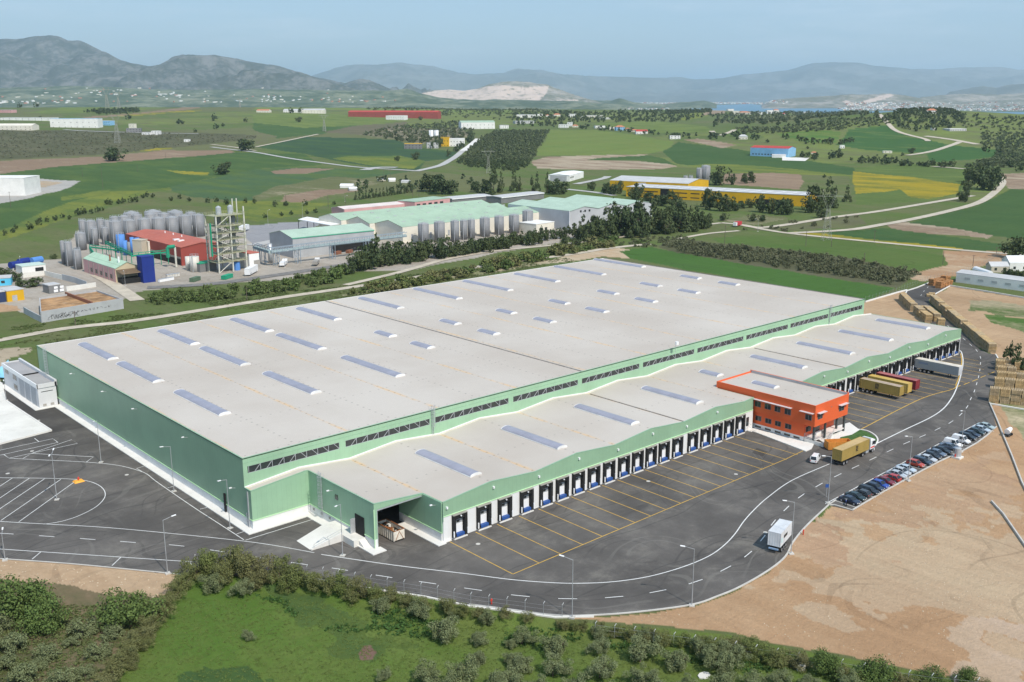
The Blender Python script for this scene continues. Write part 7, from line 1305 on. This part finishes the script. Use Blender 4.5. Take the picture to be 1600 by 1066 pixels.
PR = {'olive': [proto('olive_tree', 5200, .043, OLM, seed=s, clumps=30, asp=.80, low=.22, trunk=.4) for s in (1, 2, 3)],
      'bushy': [proto('leafy_tree', 4200, .042, BUM, seed=s, clumps=60, asp=.68, low=.0, trunk=.4) for s in (4, 5)],
      'shrub': [proto('olive_shrub', 3800, .050, OLM, seed=s, clumps=26, asp=.7, low=.05, trunk=.3) for s in (6, 7)],
      'hedge': [proto('hedge_bush', 4600, .040, HEM, seed=s, clumps=36, asp=1.0, low=.0, trunk=.3) for s in (8, 9, 10)],
      'pine': [proto('pine_tree', 900, .10, DKM, 'cone', seed=s, clumps=34, asp=1.0, low=.04, trunk=.5, lim=2) for s in (11, 12, 13)],
      'dark': [proto('dark_tree', 800, .11, DKM, seed=s, clumps=26, asp=.95, low=.06, trunk=.4) for s in (14, 15)],
      'bush': [proto('bush', 420, .13, GBM, seed=s, clumps=18, asp=.62, low=.0, trunk=.2) for s in (16, 17)], 'brown': [proto('bush', 420, .13, HEM, seed=s, clumps=18, asp=.62, low=.0, trunk=.2) for s in (18, 19)],
      'far': [proto('field_tree', 170, .21, DKM, seed=s, clumps=12, asp=.85, low=.1, trunk=.4, lim=0) for s in (20, 21)], 'folive': [proto('olive_tree', 150, .22, FOM, seed=s, clumps=12, asp=.75, low=.12, trunk=.4, lim=0) for s in (22, 23)]}
def plant(kind, x, y, z, r, lab, grp, cat='tree', hs=1.):
    e, c, t = random.choice(PR[kind]); o = e.copy(); LK(o); o.location = (x, y, z); o.rotation_euler = (0, 0, random.uniform(0, 6.28)); o.scale = (r, r*random.uniform(.92, 1.08), r*hs)
    for k in (c, t): kk = k.copy(); LK(kk); kk.parent = o
    return tag(o, lab, cat, grp)
def plpx(kind, px, yb, w, lab, grp, cat='tree', hpx=None, jit=0.):
    q = g(px, yb); k = ppm(q); r = w/2/k; D_ = (q[:2]-CAM[:2]); D_ /= np.linalg.norm(D_); q[:2] += D_*r*.3; q[2] = hz(*q[:2])
    asp = {'pine': 2.3, 'dark': 1.85, 'hedge': 1.9, 'olive': 1.75, 'far': 1.7, 'bushy': 1.45, 'shrub': 1.4, 'bush': 1.25, 'brown': 1.25, 'folive': 1.5}[kind]
    hs = 1. if not hpx else (hpx/k/math.cos(PIT))/(r*asp); plant(kind, q[0], q[1], q[2]-.05, r*(1.28 if kind in ('dark', 'pine') else 1.1), lab, grp, cat, max(.4, min(3.2, hs)))
# --- olive field at the bottom
OV = [(593, 960, 35), (652, 968, 38), (692, 1007, 54), (761, 980, 32), (706, 968, 22), (749, 1009, 32), (750, 1040, 30), (664, 1072, 45), (726, 1075, 56), (602, 1063, 24), (797, 1015, 22), (797, 1042, 30), (781, 1080, 46), (816, 1010, 35), (870, 1028, 46), (864, 1060, 43), (934, 1024, 33), (937, 1063, 44), (1000, 1038, 50), (1006, 1077, 43), (1060, 1051, 46), (1098, 1030, 40), (1122, 1052, 48), (1127, 1087, 46), (1143, 1034, 40), (816, 1052, 40), (803, 1078, 40), (1071, 1092, 42), (1176, 1085, 40), (934, 1000, 30), (1007, 1006, 30), (900, 1092, 44), (840, 1095, 44), (960, 1098, 46), (690, 1100, 48), (1030, 1100, 42), (1215, 1075, 36), (1265, 1080, 36), (1330, 1086, 40)]
for p in OV: plpx('olive', *p, 'grey-green olive tree standing in the bright meadow at the bottom of the picture', 'olive trees in the bottom meadow')
for p, lab in (((389, 1001, 21), 'tiny lone olive shrub in the middle of the open bright meadow'), ((337, 928, 42), 'silvery olive tree before the tall hedge, the larger of the pair'), ((378, 933, 34), 'smaller silvery olive tree before the tall hedge')): plpx('olive', *p, lab, None)
for p, lab in (((36, 970, 104, 78), 'huge round leafy bush at the left edge beside the bare soil'), ((74, 992, 80, 62), 'wide dark leafy bush just in front of the huge one at the left'), ((204, 980, 92, 66), 'large fresh green leafy bush beside the diagonal hedge')): plpx('bushy', *p[:3], lab, None, hpx=p[3])
for p in [(129, 997, 52), (182, 999, 44), (24, 1021, 56), (80, 1032, 50), (153, 1032, 47), (40, 1072, 60), (99, 1078, 56), (2, 985, 50), (134, 1063, 40), (160, 1090, 44), (10, 1050, 44), (215, 1000, 30), (60, 1050, 34), (112, 1012, 30), (-25, 1030, 60), (-30, 1080, 60), (70, 1110, 60), (130, 1112, 50)]: plpx('shrub', p[0], p[1], p[2]*.88, 'low grey-green orchard tree on the brownish ground in the lower left corner', 'low orchard trees in the lower left')
for p in [(306, 908, 44, 40), (330, 902, 50, 46), (357, 902, 50, 46), (385, 906, 50, 46), (412, 912, 46, 44), (438, 917, 44, 40), (462, 922, 42, 38), (486, 926, 40, 34), (512, 930, 38, 34), (538, 933, 40, 36), (563, 937, 36, 40), (588, 942, 32, 30), (612, 946, 32, 30), (637, 952, 32, 28), (660, 958, 30, 28), (698, 962, 34, 30), (722, 966, 28, 24), (746, 968, 24, 16), (350, 915, 40, 36), (400, 925, 36, 30), (450, 928, 34, 28), (550, 945, 34, 28), (790, 970, 26, 18), (825, 975, 24, 20)]: plpx('hedge', *p[:3], 'tall olive-brown bush in the dense hedge along the south road', 'bushes of the south hedge', 'bush', p[3]*(1.22 if p[0] < 520 else 1.08))
for p in [(290, 922, 36, 34), (275, 938, 36, 32), (262, 954, 36, 32), (249, 971, 38, 32), (237, 988, 38, 32), (224, 1005, 40, 32), (211, 1022, 42, 34), (197, 1041, 44, 36), (181, 1062, 46, 38), (166, 1083, 48, 38), (150, 1105, 50, 40), (230, 1015, 30, 24), (205, 1045, 30, 26)]: plpx('hedge', *p[:3], 'brownish bush in the diagonal hedge beside the bright meadow', 'bushes of the diagonal hedge', 'bush', p[3])
for p in [(878, 986, 25), (893, 987, 24), (910, 988, 22), (934, 993, 27), (958, 997, 27), (982, 1001, 34), (1010, 1006, 34), (1036, 1009, 36), (1064, 1013, 34), (1090, 1020, 36), (1117, 1020, 34), (1143, 1024, 42), (1168, 1030, 42), (1192, 1036, 44), (1218, 1042, 44), (1245, 1046, 44), (1315, 1062, 34), (1340, 1068, 30), (1410, 1074, 34), (1435, 1076, 30), (1540, 1086, 34)]: plpx('hedge', *p, 'bush in the hedge between the bare soil and the olive trees', 'bushes along the bare soil', 'bush', p[2]*.82)
for p, lab in (((1290, 1058, 54, 48), 'fresh green bush at the end of the hedge near the meter cabinet'), ((1366, 1068, 60, 48), 'wide fresh green bush below the bare soil'), ((1455, 1072, 44, 30), 'low green bush second from the lower right corner'), ((1508, 1074, 40, 34), 'spiky low green bush nearest the lower right corner')): plpx('bushy', *p[:3], lab, None, 'bush', p[3])
# --- pines and trees along the factories
rr = random.Random(3)
for i in range(30):
    f = i/29; px = 903+f*205+rr.uniform(-3, 3); yb = 376-f*18+rr.uniform(-6, 3); h = (26+14*math.sin(f*math.pi*1.1)+rr.uniform(-5, 7)); plpx(rr.choice(['pine', 'pine', 'dark']), px, yb, h*rr.uniform(.55, .8), 'dark pine in the thick belt in front of the mint green hall', 'pines before the mint green hall', hpx=h)
for i in range(12): f = i/11; plpx('dark', 880+f*225, 382-f*24+rr.uniform(-2, 3), rr.uniform(12, 20), 'low dark tree at the foot of the pine belt', 'low trees under the pine belt', hpx=rr.uniform(9, 15))
for a in [(560, 424, 26, 30), (572, 418, 28, 36), (588, 415, 30, 40), (602, 414, 26, 36), (616, 412, 24, 34), (632, 411, 24, 34), (645, 409, 22, 28), (656, 408, 20, 32), (670, 404, 22, 30), (687, 405, 24, 32), (700, 401, 22, 28), (729, 398, 18, 22), (738, 397, 18, 24), (750, 393, 16, 18), (760, 391, 16, 20), (772, 390, 16, 20), (783, 388, 16, 22), (790, 386, 14, 16), (806, 383, 14, 16), (815, 382, 14, 18), (826, 380, 16, 20), (836, 379, 14, 18), (846, 378, 14, 20), (866, 374, 14, 16), (878, 373, 16, 18), (888, 374, 14, 18), (546, 428, 18, 18)]:
    plpx(rr.choice(['dark', 'dark', 'pine']), *a[:3], 'dark rounded tree in the row before the steel silos', 'trees before the steel silos', hpx=a[3])
for i in range(34): f = i/33; plpx('dark', 552+f*300+rr.uniform(-4, 4), 423-f*44+rr.uniform(-3, 3), rr.uniform(13, 20)*(1.15-.3*f), 'dark rounded tree in the row before the steel silos', 'trees before the steel silos', hpx=rr.uniform(15, 25)*(1.15-.3*f))
for a, lab in [((672, 300, 30, 26), 0), ((690, 304, 32, 30), 0), ((704, 304, 20, 22), 0), ((744, 301, 14, 17), 1), ((757, 303, 17, 22), 1), ((771, 304, 20, 36), 1), ((783, 301, 12, 28), 1), ((803, 299, 14, 30), 2), ((812, 299, 8, 20), 2), ((831, 299, 8, 20), 2), ((839, 299, 9, 25), 2), ((855, 302, 10, 28), 3), ((865, 304, 20, 24), 3), ((879, 304, 16, 20), 3)]:
    plpx('pine' if a[3] > a[2]*1.4 else 'dark', *a[:3], ['dark broad tree in the clump behind the pink block', 'tall dark tree in the group beyond the open shed', 'slim cypress behind the long grey open shed', 'dark tree beside the mint green hall and the white workshop'][lab], ['clump behind the pink block', 'group beyond the open shed', 'cypresses behind the grey shed', 'trees by the white workshop'][lab], hpx=a[3])
for i in range(17): plpx('pine', 556+i*5.4, 313-i*.75, 5.5, 'small dark cypress in the neat row behind the pink wing', 'cypress row', hpx=12)
for a in [(925, 298, 12, 14), (947, 303, 12, 16), (953, 304, 12, 18), (960, 305, 12, 16), (968, 303, 12, 20), (990, 313, 16, 20), (998, 311, 16, 24), (1010, 318, 18, 18), (1025, 318, 16, 14), (1035, 322, 18, 18), (1052, 324, 16, 26), (1060, 330, 18, 20), (1102, 324, 16, 30), (1108, 328, 14, 22), (1125, 330, 22, 30), (1137, 331, 18, 26), (1150, 330, 14, 14), (1160, 326, 12, 12), (1170, 325, 14, 14), (1187, 332, 15, 27), (1207, 334, 18, 24), (1220, 336, 20, 26), (1230, 336, 16, 24), (1132, 345, 12, 12), (1175, 346, 12, 12), (1190, 346, 10, 10), (1262, 333, 20, 26), (1277, 330, 26, 40), (1294, 326, 24, 40), (1285, 341, 18, 16), (1304, 322, 14, 26), (1323, 316, 12, 22), (1205, 310, 9, 5)]:
    plpx('dark' if a[3] < a[2]*1.6 else rr.choice(['dark', 'pine']), *a[:3], 'dark green tree in the grounds around the long yellow factory', 'trees round the yellow factory', hpx=a[3])
for a, lab in [((1126, 290, 24, 30), 'big round dark tree behind the yellow factory'), ((1144, 289, 10, 17), 'smaller tree leaning against the big round one behind the yellow factory'), ((1164, 287, 11, 16), 'left tree of the pair on the ploughed field'), ((1175, 286, 13, 18), 'right tree of the pair on the ploughed field'), ((181, 252, 28, 21), 'lone round tree with a thick trunk on the brown field at the left'), ((345, 273, 21, 16), 'round field tree, the larger of the touching pair'), ((353, 264, 13, 11), 'smaller field tree behind the larger of the pair'), ((383, 236, 24, 19), 'big dark tree at the bend of the pale lane'), ((467, 191, 9, 8), 'single square-crowned tree on the bright hillside field'), ((621, 252, 8, 8), 'left small tree on the dark green field below the concrete works'), ((649, 250, 11, 12), 'right tree on the dark green field below the concrete works'), ((1590, 404, 36, 34), 'big green tree at the right edge before the white domed greenhouse'), ((1424, 240, 9, 9), 'small dark tree beside the ruined wall in the valley'), ((1145, 493+0, 0, 0), None)]:
    if lab: plpx('dark', *a[:3], lab, None, hpx=a[3])
for a in [(1513, 284, 16, 22), (1523, 286, 18, 30), (1535, 296, 28, 36), (1549, 298, 26, 36), (1556, 288, 14, 20), (1510, 300, 14, 18), (1503, 314, 14, 14), (1508, 316, 10, 18)]: plpx('dark', *a[:3], 'dark tree in the big clump where the gravel track bends', 'clump at the track bend', hpx=a[3])
for i in range(7): plpx('dark', 1572+i*9, 434+i*1.2, 11, 'small tree in the row before the domed greenhouse', 'trees before the greenhouse', hpx=15)
for a in [(1577, 574, 14, 34), (1585, 580, 16, 36), (1570, 570, 12, 24), (1597, 590, 14, 30), (1590, 572, 12, 30), (1607, 596, 14, 30)]: plpx('pine', *a[:3], 'spiky dark cypress among the timber stacks at the right edge', 'cypresses by the timber yard', hpx=a[3])
for a, lab in (((8, 434, 18, 16), 0), ((32, 449, 12, 12), 0), ((25, 440, 18, 16), 0), ((50, 449, 26, 14), 0), ((85, 405, 10, 8), 0)): plpx('dark', *a[:3], 'dark tree among the huts of the left yard', 'trees among the left huts', hpx=a[3])
RW_ = [(8, 368, 9), (20, 364, 9), (25, 359, 8), (47, 359, 11), (61, 352, 10), (63, 347, 8), (74, 347, 8), (86, 345, 10), (98, 341, 7), (108, 343, 8), (122, 337, 13), (131, 335, 11), (143, 334, 8), (153, 332, 9), (160, 330, 6), (168, 320, 9), (173, 320, 8), (186, 319, 9), (193, 318, 9), (205, 317, 9), (213, 316, 10), (223, 310, 8), (230, 308, 8), (239, 309, 8), (267, 314, 8), (281, 311, 8), (296, 315, 8), (325, 317, 8), (338, 316, 8), (354, 320, 10), (384, 317, 8), (398, 318, 8), (430, 323, 9), (446, 322, 7), (477, 322, 9), (440, 338, 8), (455, 336, 8), (414, 341, 7), (447, 322, 9), (522, 320, 7), (480, 335, 8), (493, 333, 8)]
for p in RW_: plpx('far', *p, 'small dark tree in the loose row across the yellow-flecked field', 'loose row of field trees', hpx=p[2]*1.05)
for p in [(280, 194, 10), (286, 194, 7), (335, 189, 11), (338, 202, 9), (349, 198, 7), (384, 191, 7), (305, 207, 6), (201, 187, 9), (63, 185, 5), (31, 169, 8), (44, 168, 7), (57, 168, 8), (455, 177, 9), (470, 177, 9), (632, 183, 9), (658, 188, 8), (1309, 247, 18), (1300, 245, 10), (1347, 251, 10), (1368, 254, 12), (1390, 256, 8), (1449, 261, 10), (1410, 244, 6), (1262, 233, 6), (1216, 196, 9), (1246, 194, 11), (1232, 197, 6), (1284, 197, 8), (1117, 198, 10), (1130, 214, 7), (1192, 195, 8), (1199, 223, 7), (1177, 215, 9), (1185, 216, 7), (1288, 278, 7), (1560, 234, 12), (1540, 238, 12), (1580, 262, 14), (1592, 268, 12)]: plpx('far', *p, 'single dark tree dotted in the far patchwork of fields', 'dotted trees in the far fields', hpx=p[2]*.95)
for i in range(14): plpx('far', 74+i*2.9+rr.uniform(-1, 1), 163.5+rr.uniform(-.5, .8), 6, 'tall dark tree in the clump on the left ridge', 'tree clump on the left ridge', hpx=rr.uniform(6, 10))
for i in range(8): plpx('far', 133+i*3.3, 162, 6, 'bare-looking tree beside the red-roofed villa on the ridge', 'trees by the red-roofed villa', hpx=rr.uniform(6, 12))
# --- bush belts
def belt(pts, n, w, th, kind, lab, grp, hk=.6, cat='bush'):
    X_ = np.linspace(0, 1, len(pts)); 
    for i in range(n): f = rr.random(); px = np.interp(f, X_, [p[0] for p in pts]); yb = np.interp(f, X_, [p[1] for p in pts])+rr.uniform(-th, th); ww = w*rr.uniform(.7, 1.3); plpx(rr.choice(kind) if isinstance(kind, list) else kind, px, yb, ww, lab, grp, cat, hpx=ww*hk*rr.uniform(.8, 1.2))
belt([(240, 470), (300, 468), (360, 462), (420, 454), (470, 446), (520, 436), (545, 428)], 90, 20, 7, 'bush', 'deep green bush in the thick belt between the factory yard and the dirt track', 'green bush belt by the track', .75)
belt([(545, 462), (600, 452), (660, 440), (720, 430), (780, 418), (830, 406), (880, 396), (960, 384)], 110, 20, 6, ['brown', 'brown', 'bush'], 'olive-brown bush in the ditch belt behind the long roof', 'brown bush belt in the ditch', .65)
belt([(10, 545), (120, 520), (200, 508)], 0, 10, 2, 'bush', '', ''); belt([(760, 412), (850, 398), (940, 384), (1010, 378)], 30, 12, 6, 'bush', 'low green bush on the bank behind the warehouse', 'low bushes on the bank', .6)
belt([(700, 246), (735, 222), (740, 210)], 14, 11, 2, 'far', 'dark tree lining the road to the olive groves', 'trees lining the groves road', 1., 'tree')
belt([(668, 232), (690, 231)], 7, 7, 1, 'far', 'slim dark tree before the concrete works', 'trees before the concrete works', 2.2, 'tree')
# --- merged masses
def merged(name, lab, P, S, protos, mats, kind='stuff', cat='trees'):
    vs = []; n = len(P); pick = rng.integers(0, len(protos), n)
    for j, V in enumerate(protos):
        k = np.nonzero(pick == j)[0]
        if len(k) == 0: continue
        a = rng.uniform(0, 6.28, len(k)); ca, sa = np.cos(a)[:, None], np.sin(a)[:, None]; W_ = np.stack([V[None, :, 0]*ca-V[None, :, 1]*sa, V[None, :, 0]*sa+V[None, :, 1]*ca, np.repeat(V[None, :, 2], len(k), 0)], 2)*S[k][:, None, None]+P[k][:, None, :]; vs.append(W_.reshape(-1, 3))
    o = bpy.data.objects.new(name, quads_mesh(name, np.concatenate(vs), mats)); LK(o); return tag(o, lab, cat, kind=kind)
B_O = [blob(34, .36, seed=s, clumps=8, asp=.75, low=.1) for s in (31, 32, 33)]; B_D = [blob(40, .34, seed=s, clumps=9, asp=.9, low=.05) for s in (34, 35)]; B_S = [blob(130, .17, seed=s, clumps=14, asp=.62, low=0) for s in (36, 37, 38)]
def grid_in(px, sp, jit, ang=None, rowsp=None):
    P = gpoly(px); lo = P.min(0); hi = P.max(0); c = (lo+hi)/2; R_ = np.linalg.norm(hi-lo)/2; ang = rng.uniform(0, 3) if ang is None else ang; rs = rowsp or sp
    u = np.arange(-R_, R_, sp); v = np.arange(-R_, R_, rs); U, V = np.meshgrid(u, v); U = U.ravel()+rng.normal(0, jit, U.size); V = V.ravel()+rng.normal(0, jit, V.size); x = c[0]+U*math.cos(ang)-V*math.sin(ang); y = c[1]+U*math.sin(ang)+V*math.cos(ang); k = inpoly(x, y, P); return x[k], y[k]
def grove(name, lab, px, sp, jit, size, protos, mats, keep=1., ang=None, rowsp=None, ind=0, kind='folive'):
    x, y = grid_in(px, sp, jit, ang, rowsp); k = rng.random(len(x)) < keep; x, y = x[k], y[k]
    if len(x) > 7000: k = rng.choice(len(x), 7000, False); x, y = x[k], y[k]
    d = np.hypot(x-CAM[0], y-CAM[1]); o = np.argsort(d); x, y = x[o], y[o]; z = H(x, y)
    for i in range(min(ind, len(x))): plant(kind, x[i], y[i], z[i]-.1, size/2*random.uniform(.75, 1.3), lab[0], lab[0][:40].strip(), 'tree')
    x, y, z = x[ind:], y[ind:], z[ind:]
    if len(x): merged(name, lab[1], np.column_stack([x, y, z-.1]), size/2*rng.uniform(.7, 1.35, len(x)), protos, mats)
grove('olive_grove', ('olive tree near the front of the grove beside the steep pale road', 'orchard rows climbing beside the steep pale road'), [(724, 246), (750, 218), (775, 206), (858, 205), (838, 240), (826, 262), (800, 268), (735, 262), (712, 256)], 9.5, 1.2, 6.5, B_D, [FOM], .92, ind=110, kind='far')
grove('olive_grove', ('scattered olive tree on the stony slope above the concrete works', 'scattered olives on the stony slope above the concrete works'), [(560, 210), (620, 198), (720, 190), (740, 205), (715, 222), (690, 214), (660, 226), (600, 217)], 15, 5, 8, B_O, [FOM], .8, ind=60)
grove('olive_grove', ('', 'pale olive orchards spreading to the horizon in the middle'), [(560, 171), (700, 166), (900, 174), (1000, 182), (850, 190), (700, 184)], 17, 3, 9, B_O, [FOM], .75)
grove('olive_grove', ('', 'trees and orchards around the middle village'), [(800, 178), (1040, 174), (1100, 184), (1060, 192), (920, 192), (870, 200), (800, 196)], 26, 9, 11, B_D, [DKM], .55)
grove('olive_grove', ('olive tree in the rows below the right skyline', 'olive rows below the right skyline'), [(1150, 200), (1230, 198), (1300, 186), (1385, 184), (1395, 195), (1320, 203), (1230, 208), (1160, 210)], 15, 1.5, 8.5, B_O, [FOM], .9, ind=30)
grove('olive_grove', ('', 'orchards and hedges behind the green fields on the right'), [(1100, 180), (1230, 176), (1370, 177), (1380, 184), (1290, 186), (1200, 196), (1120, 192)], 24, 8, 10, B_D, [FOM], .6)
grove('hill_scrub', ('', 'dark scrub covering the round hill on the right'), [(1378, 184), (1400, 177), (1430, 172), (1470, 170), (1510, 180), (1500, 200), (1470, 204), (1430, 206), (1400, 200)], 10, 4, 9, B_D, [DKM], .62)
grove('olive_grove', ('', 'olive terraces on the slope right of the dark hill'), [(1490, 180), (1600, 183), (1680, 186), (1680, 210), (1540, 208), (1500, 200)], 17, 3, 8, B_O, [FOM], .7)
grove('olive_grove', ('olive tree on the right-hand slope above the dark green field', 'olive orchards on the right-hand slope'), [(1535, 208), (1680, 210), (1680, 268), (1600, 262), (1560, 262), (1512, 262), (1556, 244), (1556, 232), (1530, 226)], 12, 2, 8, B_O, [FOM], .85, ind=70)
grove('hedgerow', ('dark bush in the hedgerow in the middle of the green valley', 'dark hedgerow bushes in the green valley'), [(1250, 243), (1345, 249), (1400, 253), (1512, 262), (1512, 266), (1400, 259), (1345, 256), (1250, 250)], 13, 5, 9, B_D, [DKM], .45, ind=20, kind='far')
grove('hedgerow', ('', 'dark bushes between the small right-hand fields'), [(1210, 213), (1225, 212), (1275, 222), (1330, 219), (1345, 224), (1300, 228), (1262, 227)], 13, 4, 9, B_D, [DKM], .6)
grove('hedgerow', ('', 'dark tree line along the village road'), [(900, 198), (960, 203), (1060, 212), (1160, 213), (1200, 220), (1160, 219), (1060, 217), (1000, 210), (900, 201)], 16, 6, 10, B_D, [DKM], .5)
grove('hedgerow', ('', 'dark line of trees on the middle skyline'), [(1040, 176), (1110, 173.5), (1112, 176), (1045, 179)], 14, 4, 12, B_D, [DKM], .8)
grove('hedgerow', ('', 'dark bushes below the left ridge'), [(128, 176), (165, 172), (215, 171), (218, 176), (160, 180)], 13, 5, 9, B_D, [DKM], .5)
grove('scrubland', ('', 'grey scrub and vines covering the wide band left of the lone tree'), [(-60, 206), (127, 206), (322, 210), (400, 213), (400, 217), (266, 230), (203, 236), (162, 240), (0, 248), (-60, 250)], 8, 2, 3.4, B_O, [leaf_mat('vine_scrub', (.11, .11, .07), (.17, .175, .105))], .28)
grove('scrubland', ('', 'loose bushes on the ground around the scrapyard'), [(555, 290), (600, 282), (700, 275), (760, 285), (740, 300), (640, 300), (560, 306)], 12, 6, 6, B_D, [DKM], .4)
grove('scrubland', ('', 'loose bushes in the rough grass left of the lorry junction'), [(1130, 365), (1250, 345), (1345, 335), (1350, 352), (1240, 362)], 10, 4, 4, B_S, [SCM], .5)
x, y = grid_in([(1035, 386), (1062, 376), (1110, 382), (1200, 392), (1320, 406), (1435, 428), (1400, 446), (1200, 416), (1065, 396)], 4.6, 1.6); merged('thicket', 'dense grey-green thicket of young olives beyond the warehouse roof', np.column_stack([x, y, H(x, y)-.1]), rng.uniform(1.7, 3.1, len(x)), B_S, [SCM], cat='thicket')
x, y = grid_in([(965, 378), (1060, 368), (1080, 376), (1040, 386), (985, 388)], 6, 2.5); merged('thicket', 'loose grey scrub on the bank between the tracks', np.column_stack([x, y, H(x, y)-.1]), rng.uniform(1.2, 2.2, len(x)), B_S, [SCM], cat='thicket')
_px = rng.uniform(0, 1, 700)
# rough grass and weeds
TU = [blob(22, .20, seed=s, clumps=5, asp=.35, low=0) for s in (41, 42, 43)]; WG1 = leaf_mat('meadow_grass', (.105, .165, .034), (.175, .225, .065), (.12, .165, .045)); WG2 = leaf_mat('rough_weeds', (.07, .11, .03), (.15, .17, .07), (.11, .13, .05))
def weeds(px, n, s, mat, name='meadow_weeds', lab='long grass and weeds', P=TU, water=.0):
    Q = gpoly(px); lo = Q.min(0); hi = Q.max(0); x = rng.uniform(lo[0], hi[0], n*3); y = rng.uniform(lo[1], hi[1], n*3); k = inpoly(x, y, Q) & (fbm(x/9, y/9, 3, 8) > water); x, y = x[k][:n], y[k][:n]; merged(name, lab, np.column_stack([x, y, H(x, y)-.02]), rng.uniform(.5, 1.4, len(x))*s, P, [mat], cat='stones' if 'stone' in name else 'grass')
weeds([(290, 940), (400, 930), (661, 955), (800, 975), (950, 1000), (1260, 1050), (1420, 1080), (1560, 1110), (1400, 1300), (130, 1300), (170, 1060), (240, 985)], 20000, .30, WG1, lab='long fresh grass and weeds of the bottom meadow')
weeds([(400, 930), (560, 945), (800, 975), (1250, 1045), (1100, 1060), (900, 1020), (700, 1000), (500, 985)], 2600, .8, leaf_mat('nettle_leaves', (.035, .085, .02), (.07, .13, .035)), lab='taller dark weeds along the foot of the hedges', water=.48)
weeds([(-100, 930), (120, 945), (250, 960), (160, 1080), (60, 1200), (-150, 1200)], 4500, .6, WG2, lab='dry weeds under the orchard trees in the lower left')
weeds([(-60, 520), (200, 492), (420, 460), (560, 445), (640, 430), (700, 424), (476, 458), (304, 485), (101, 512), (0, 530)], 2600, .9, GBM, name='verge_grass', lab='rough grass bank between the track and the factories', water=.42)
weeds([(-60, 556), (101, 518), (304, 491), (552, 453), (780, 416), (884, 403), (900, 408), (700, 440), (400, 490), (60, 545)], 2600, .7, WG2, name='verge_grass', lab='rough verge between the dirt track and the long roof', water=.40)
# stones and clods on the bare soil
b = [np.array([[-1, -1, 0], [1, -1, 0], [.8, -.3, 1], [-.8, -.3, 1], [1, -1, 0], [1, 1, 0], [.4, .8, .9], [.8, -.3, 1], [1, 1, 0], [-1, 1, 0], [-.6, .8, .9], [.4, .8, .9], [-1, 1, 0], [-1, -1, 0], [-.8, -.3, 1], [-.6, .8, .9], [-.8, -.3, 1], [.8, -.3, 1], [.4, .8, .9], [-.6, .8, .9]], float)]
STN = M('pale_stone', (.52, .43, .31), .95, .25, .5)
weeds([(940, 975), (1082, 950), (1200, 896), (1295, 795), (1425, 748), (1553, 680), (1620, 760), (1700, 1000), (1560, 1075), (1250, 1010), (1100, 982)], 900, .08, STN, name='stones', lab='loose stones and clods on the bare soil lot', P=b, water=.5)
weeds([(-100, 870), (190, 890), (300, 899), (268, 938), (88, 912), (-100, 905)], 260, .10, STN, name='stones', lab='loose stones on the bare soil strip by the road', P=b)
# --- villages on the foothills, set where sight lines meet the slopes
bpy.context.view_layer.update()
hills = [o for o in bpy.data.objects if o.name.split('.')[0] in ('mountain', 'hill', 'quarry_hill', 'headland')]
b = MB(); rnd = np.random.default_rng(9); mats = (WHR, CREAM, WHR, TILE)
for (x0, x1, y0, y1, n, sz) in ((0, 560, 136, 160, 60, 20), (0, 120, 150, 162, 25, 30), (140, 300, 138, 150, 22, 30), (300, 620, 148, 160, 35, 20), (1320, 1440, 160, 168, 120, 26), (1440, 1600, 160, 170, 120, 26), (1195, 1230, 157, 162, 20, 24)):
    for i in range(n):
        px, py = rnd.uniform(x0, x1), y1-(y1-y0)*rnd.random()**1.6; D = Vector(ray(px, py)[0]).normalized(); best = None
        for o in hills:
            ok, loc, nn, _ = o.ray_cast(Vector(CAM), D)
            if ok and (best is None or (loc-Vector(CAM)).length < (best-Vector(CAM)).length): best = loc
        if best: w_ = rnd.uniform(.4, 1.)*sz*rnd.choice([1, 1, 1, 2.2]); b.box(best.x-w_/2, best.x+w_/2, best.y-10, best.y+10, best.z-12, best.z+rnd.uniform(5, 10), mats[int(rnd.integers(4))])
tag(b.build('town'), 'scattered white villages on the lower mountain slopes', 'town', kind='stuff')
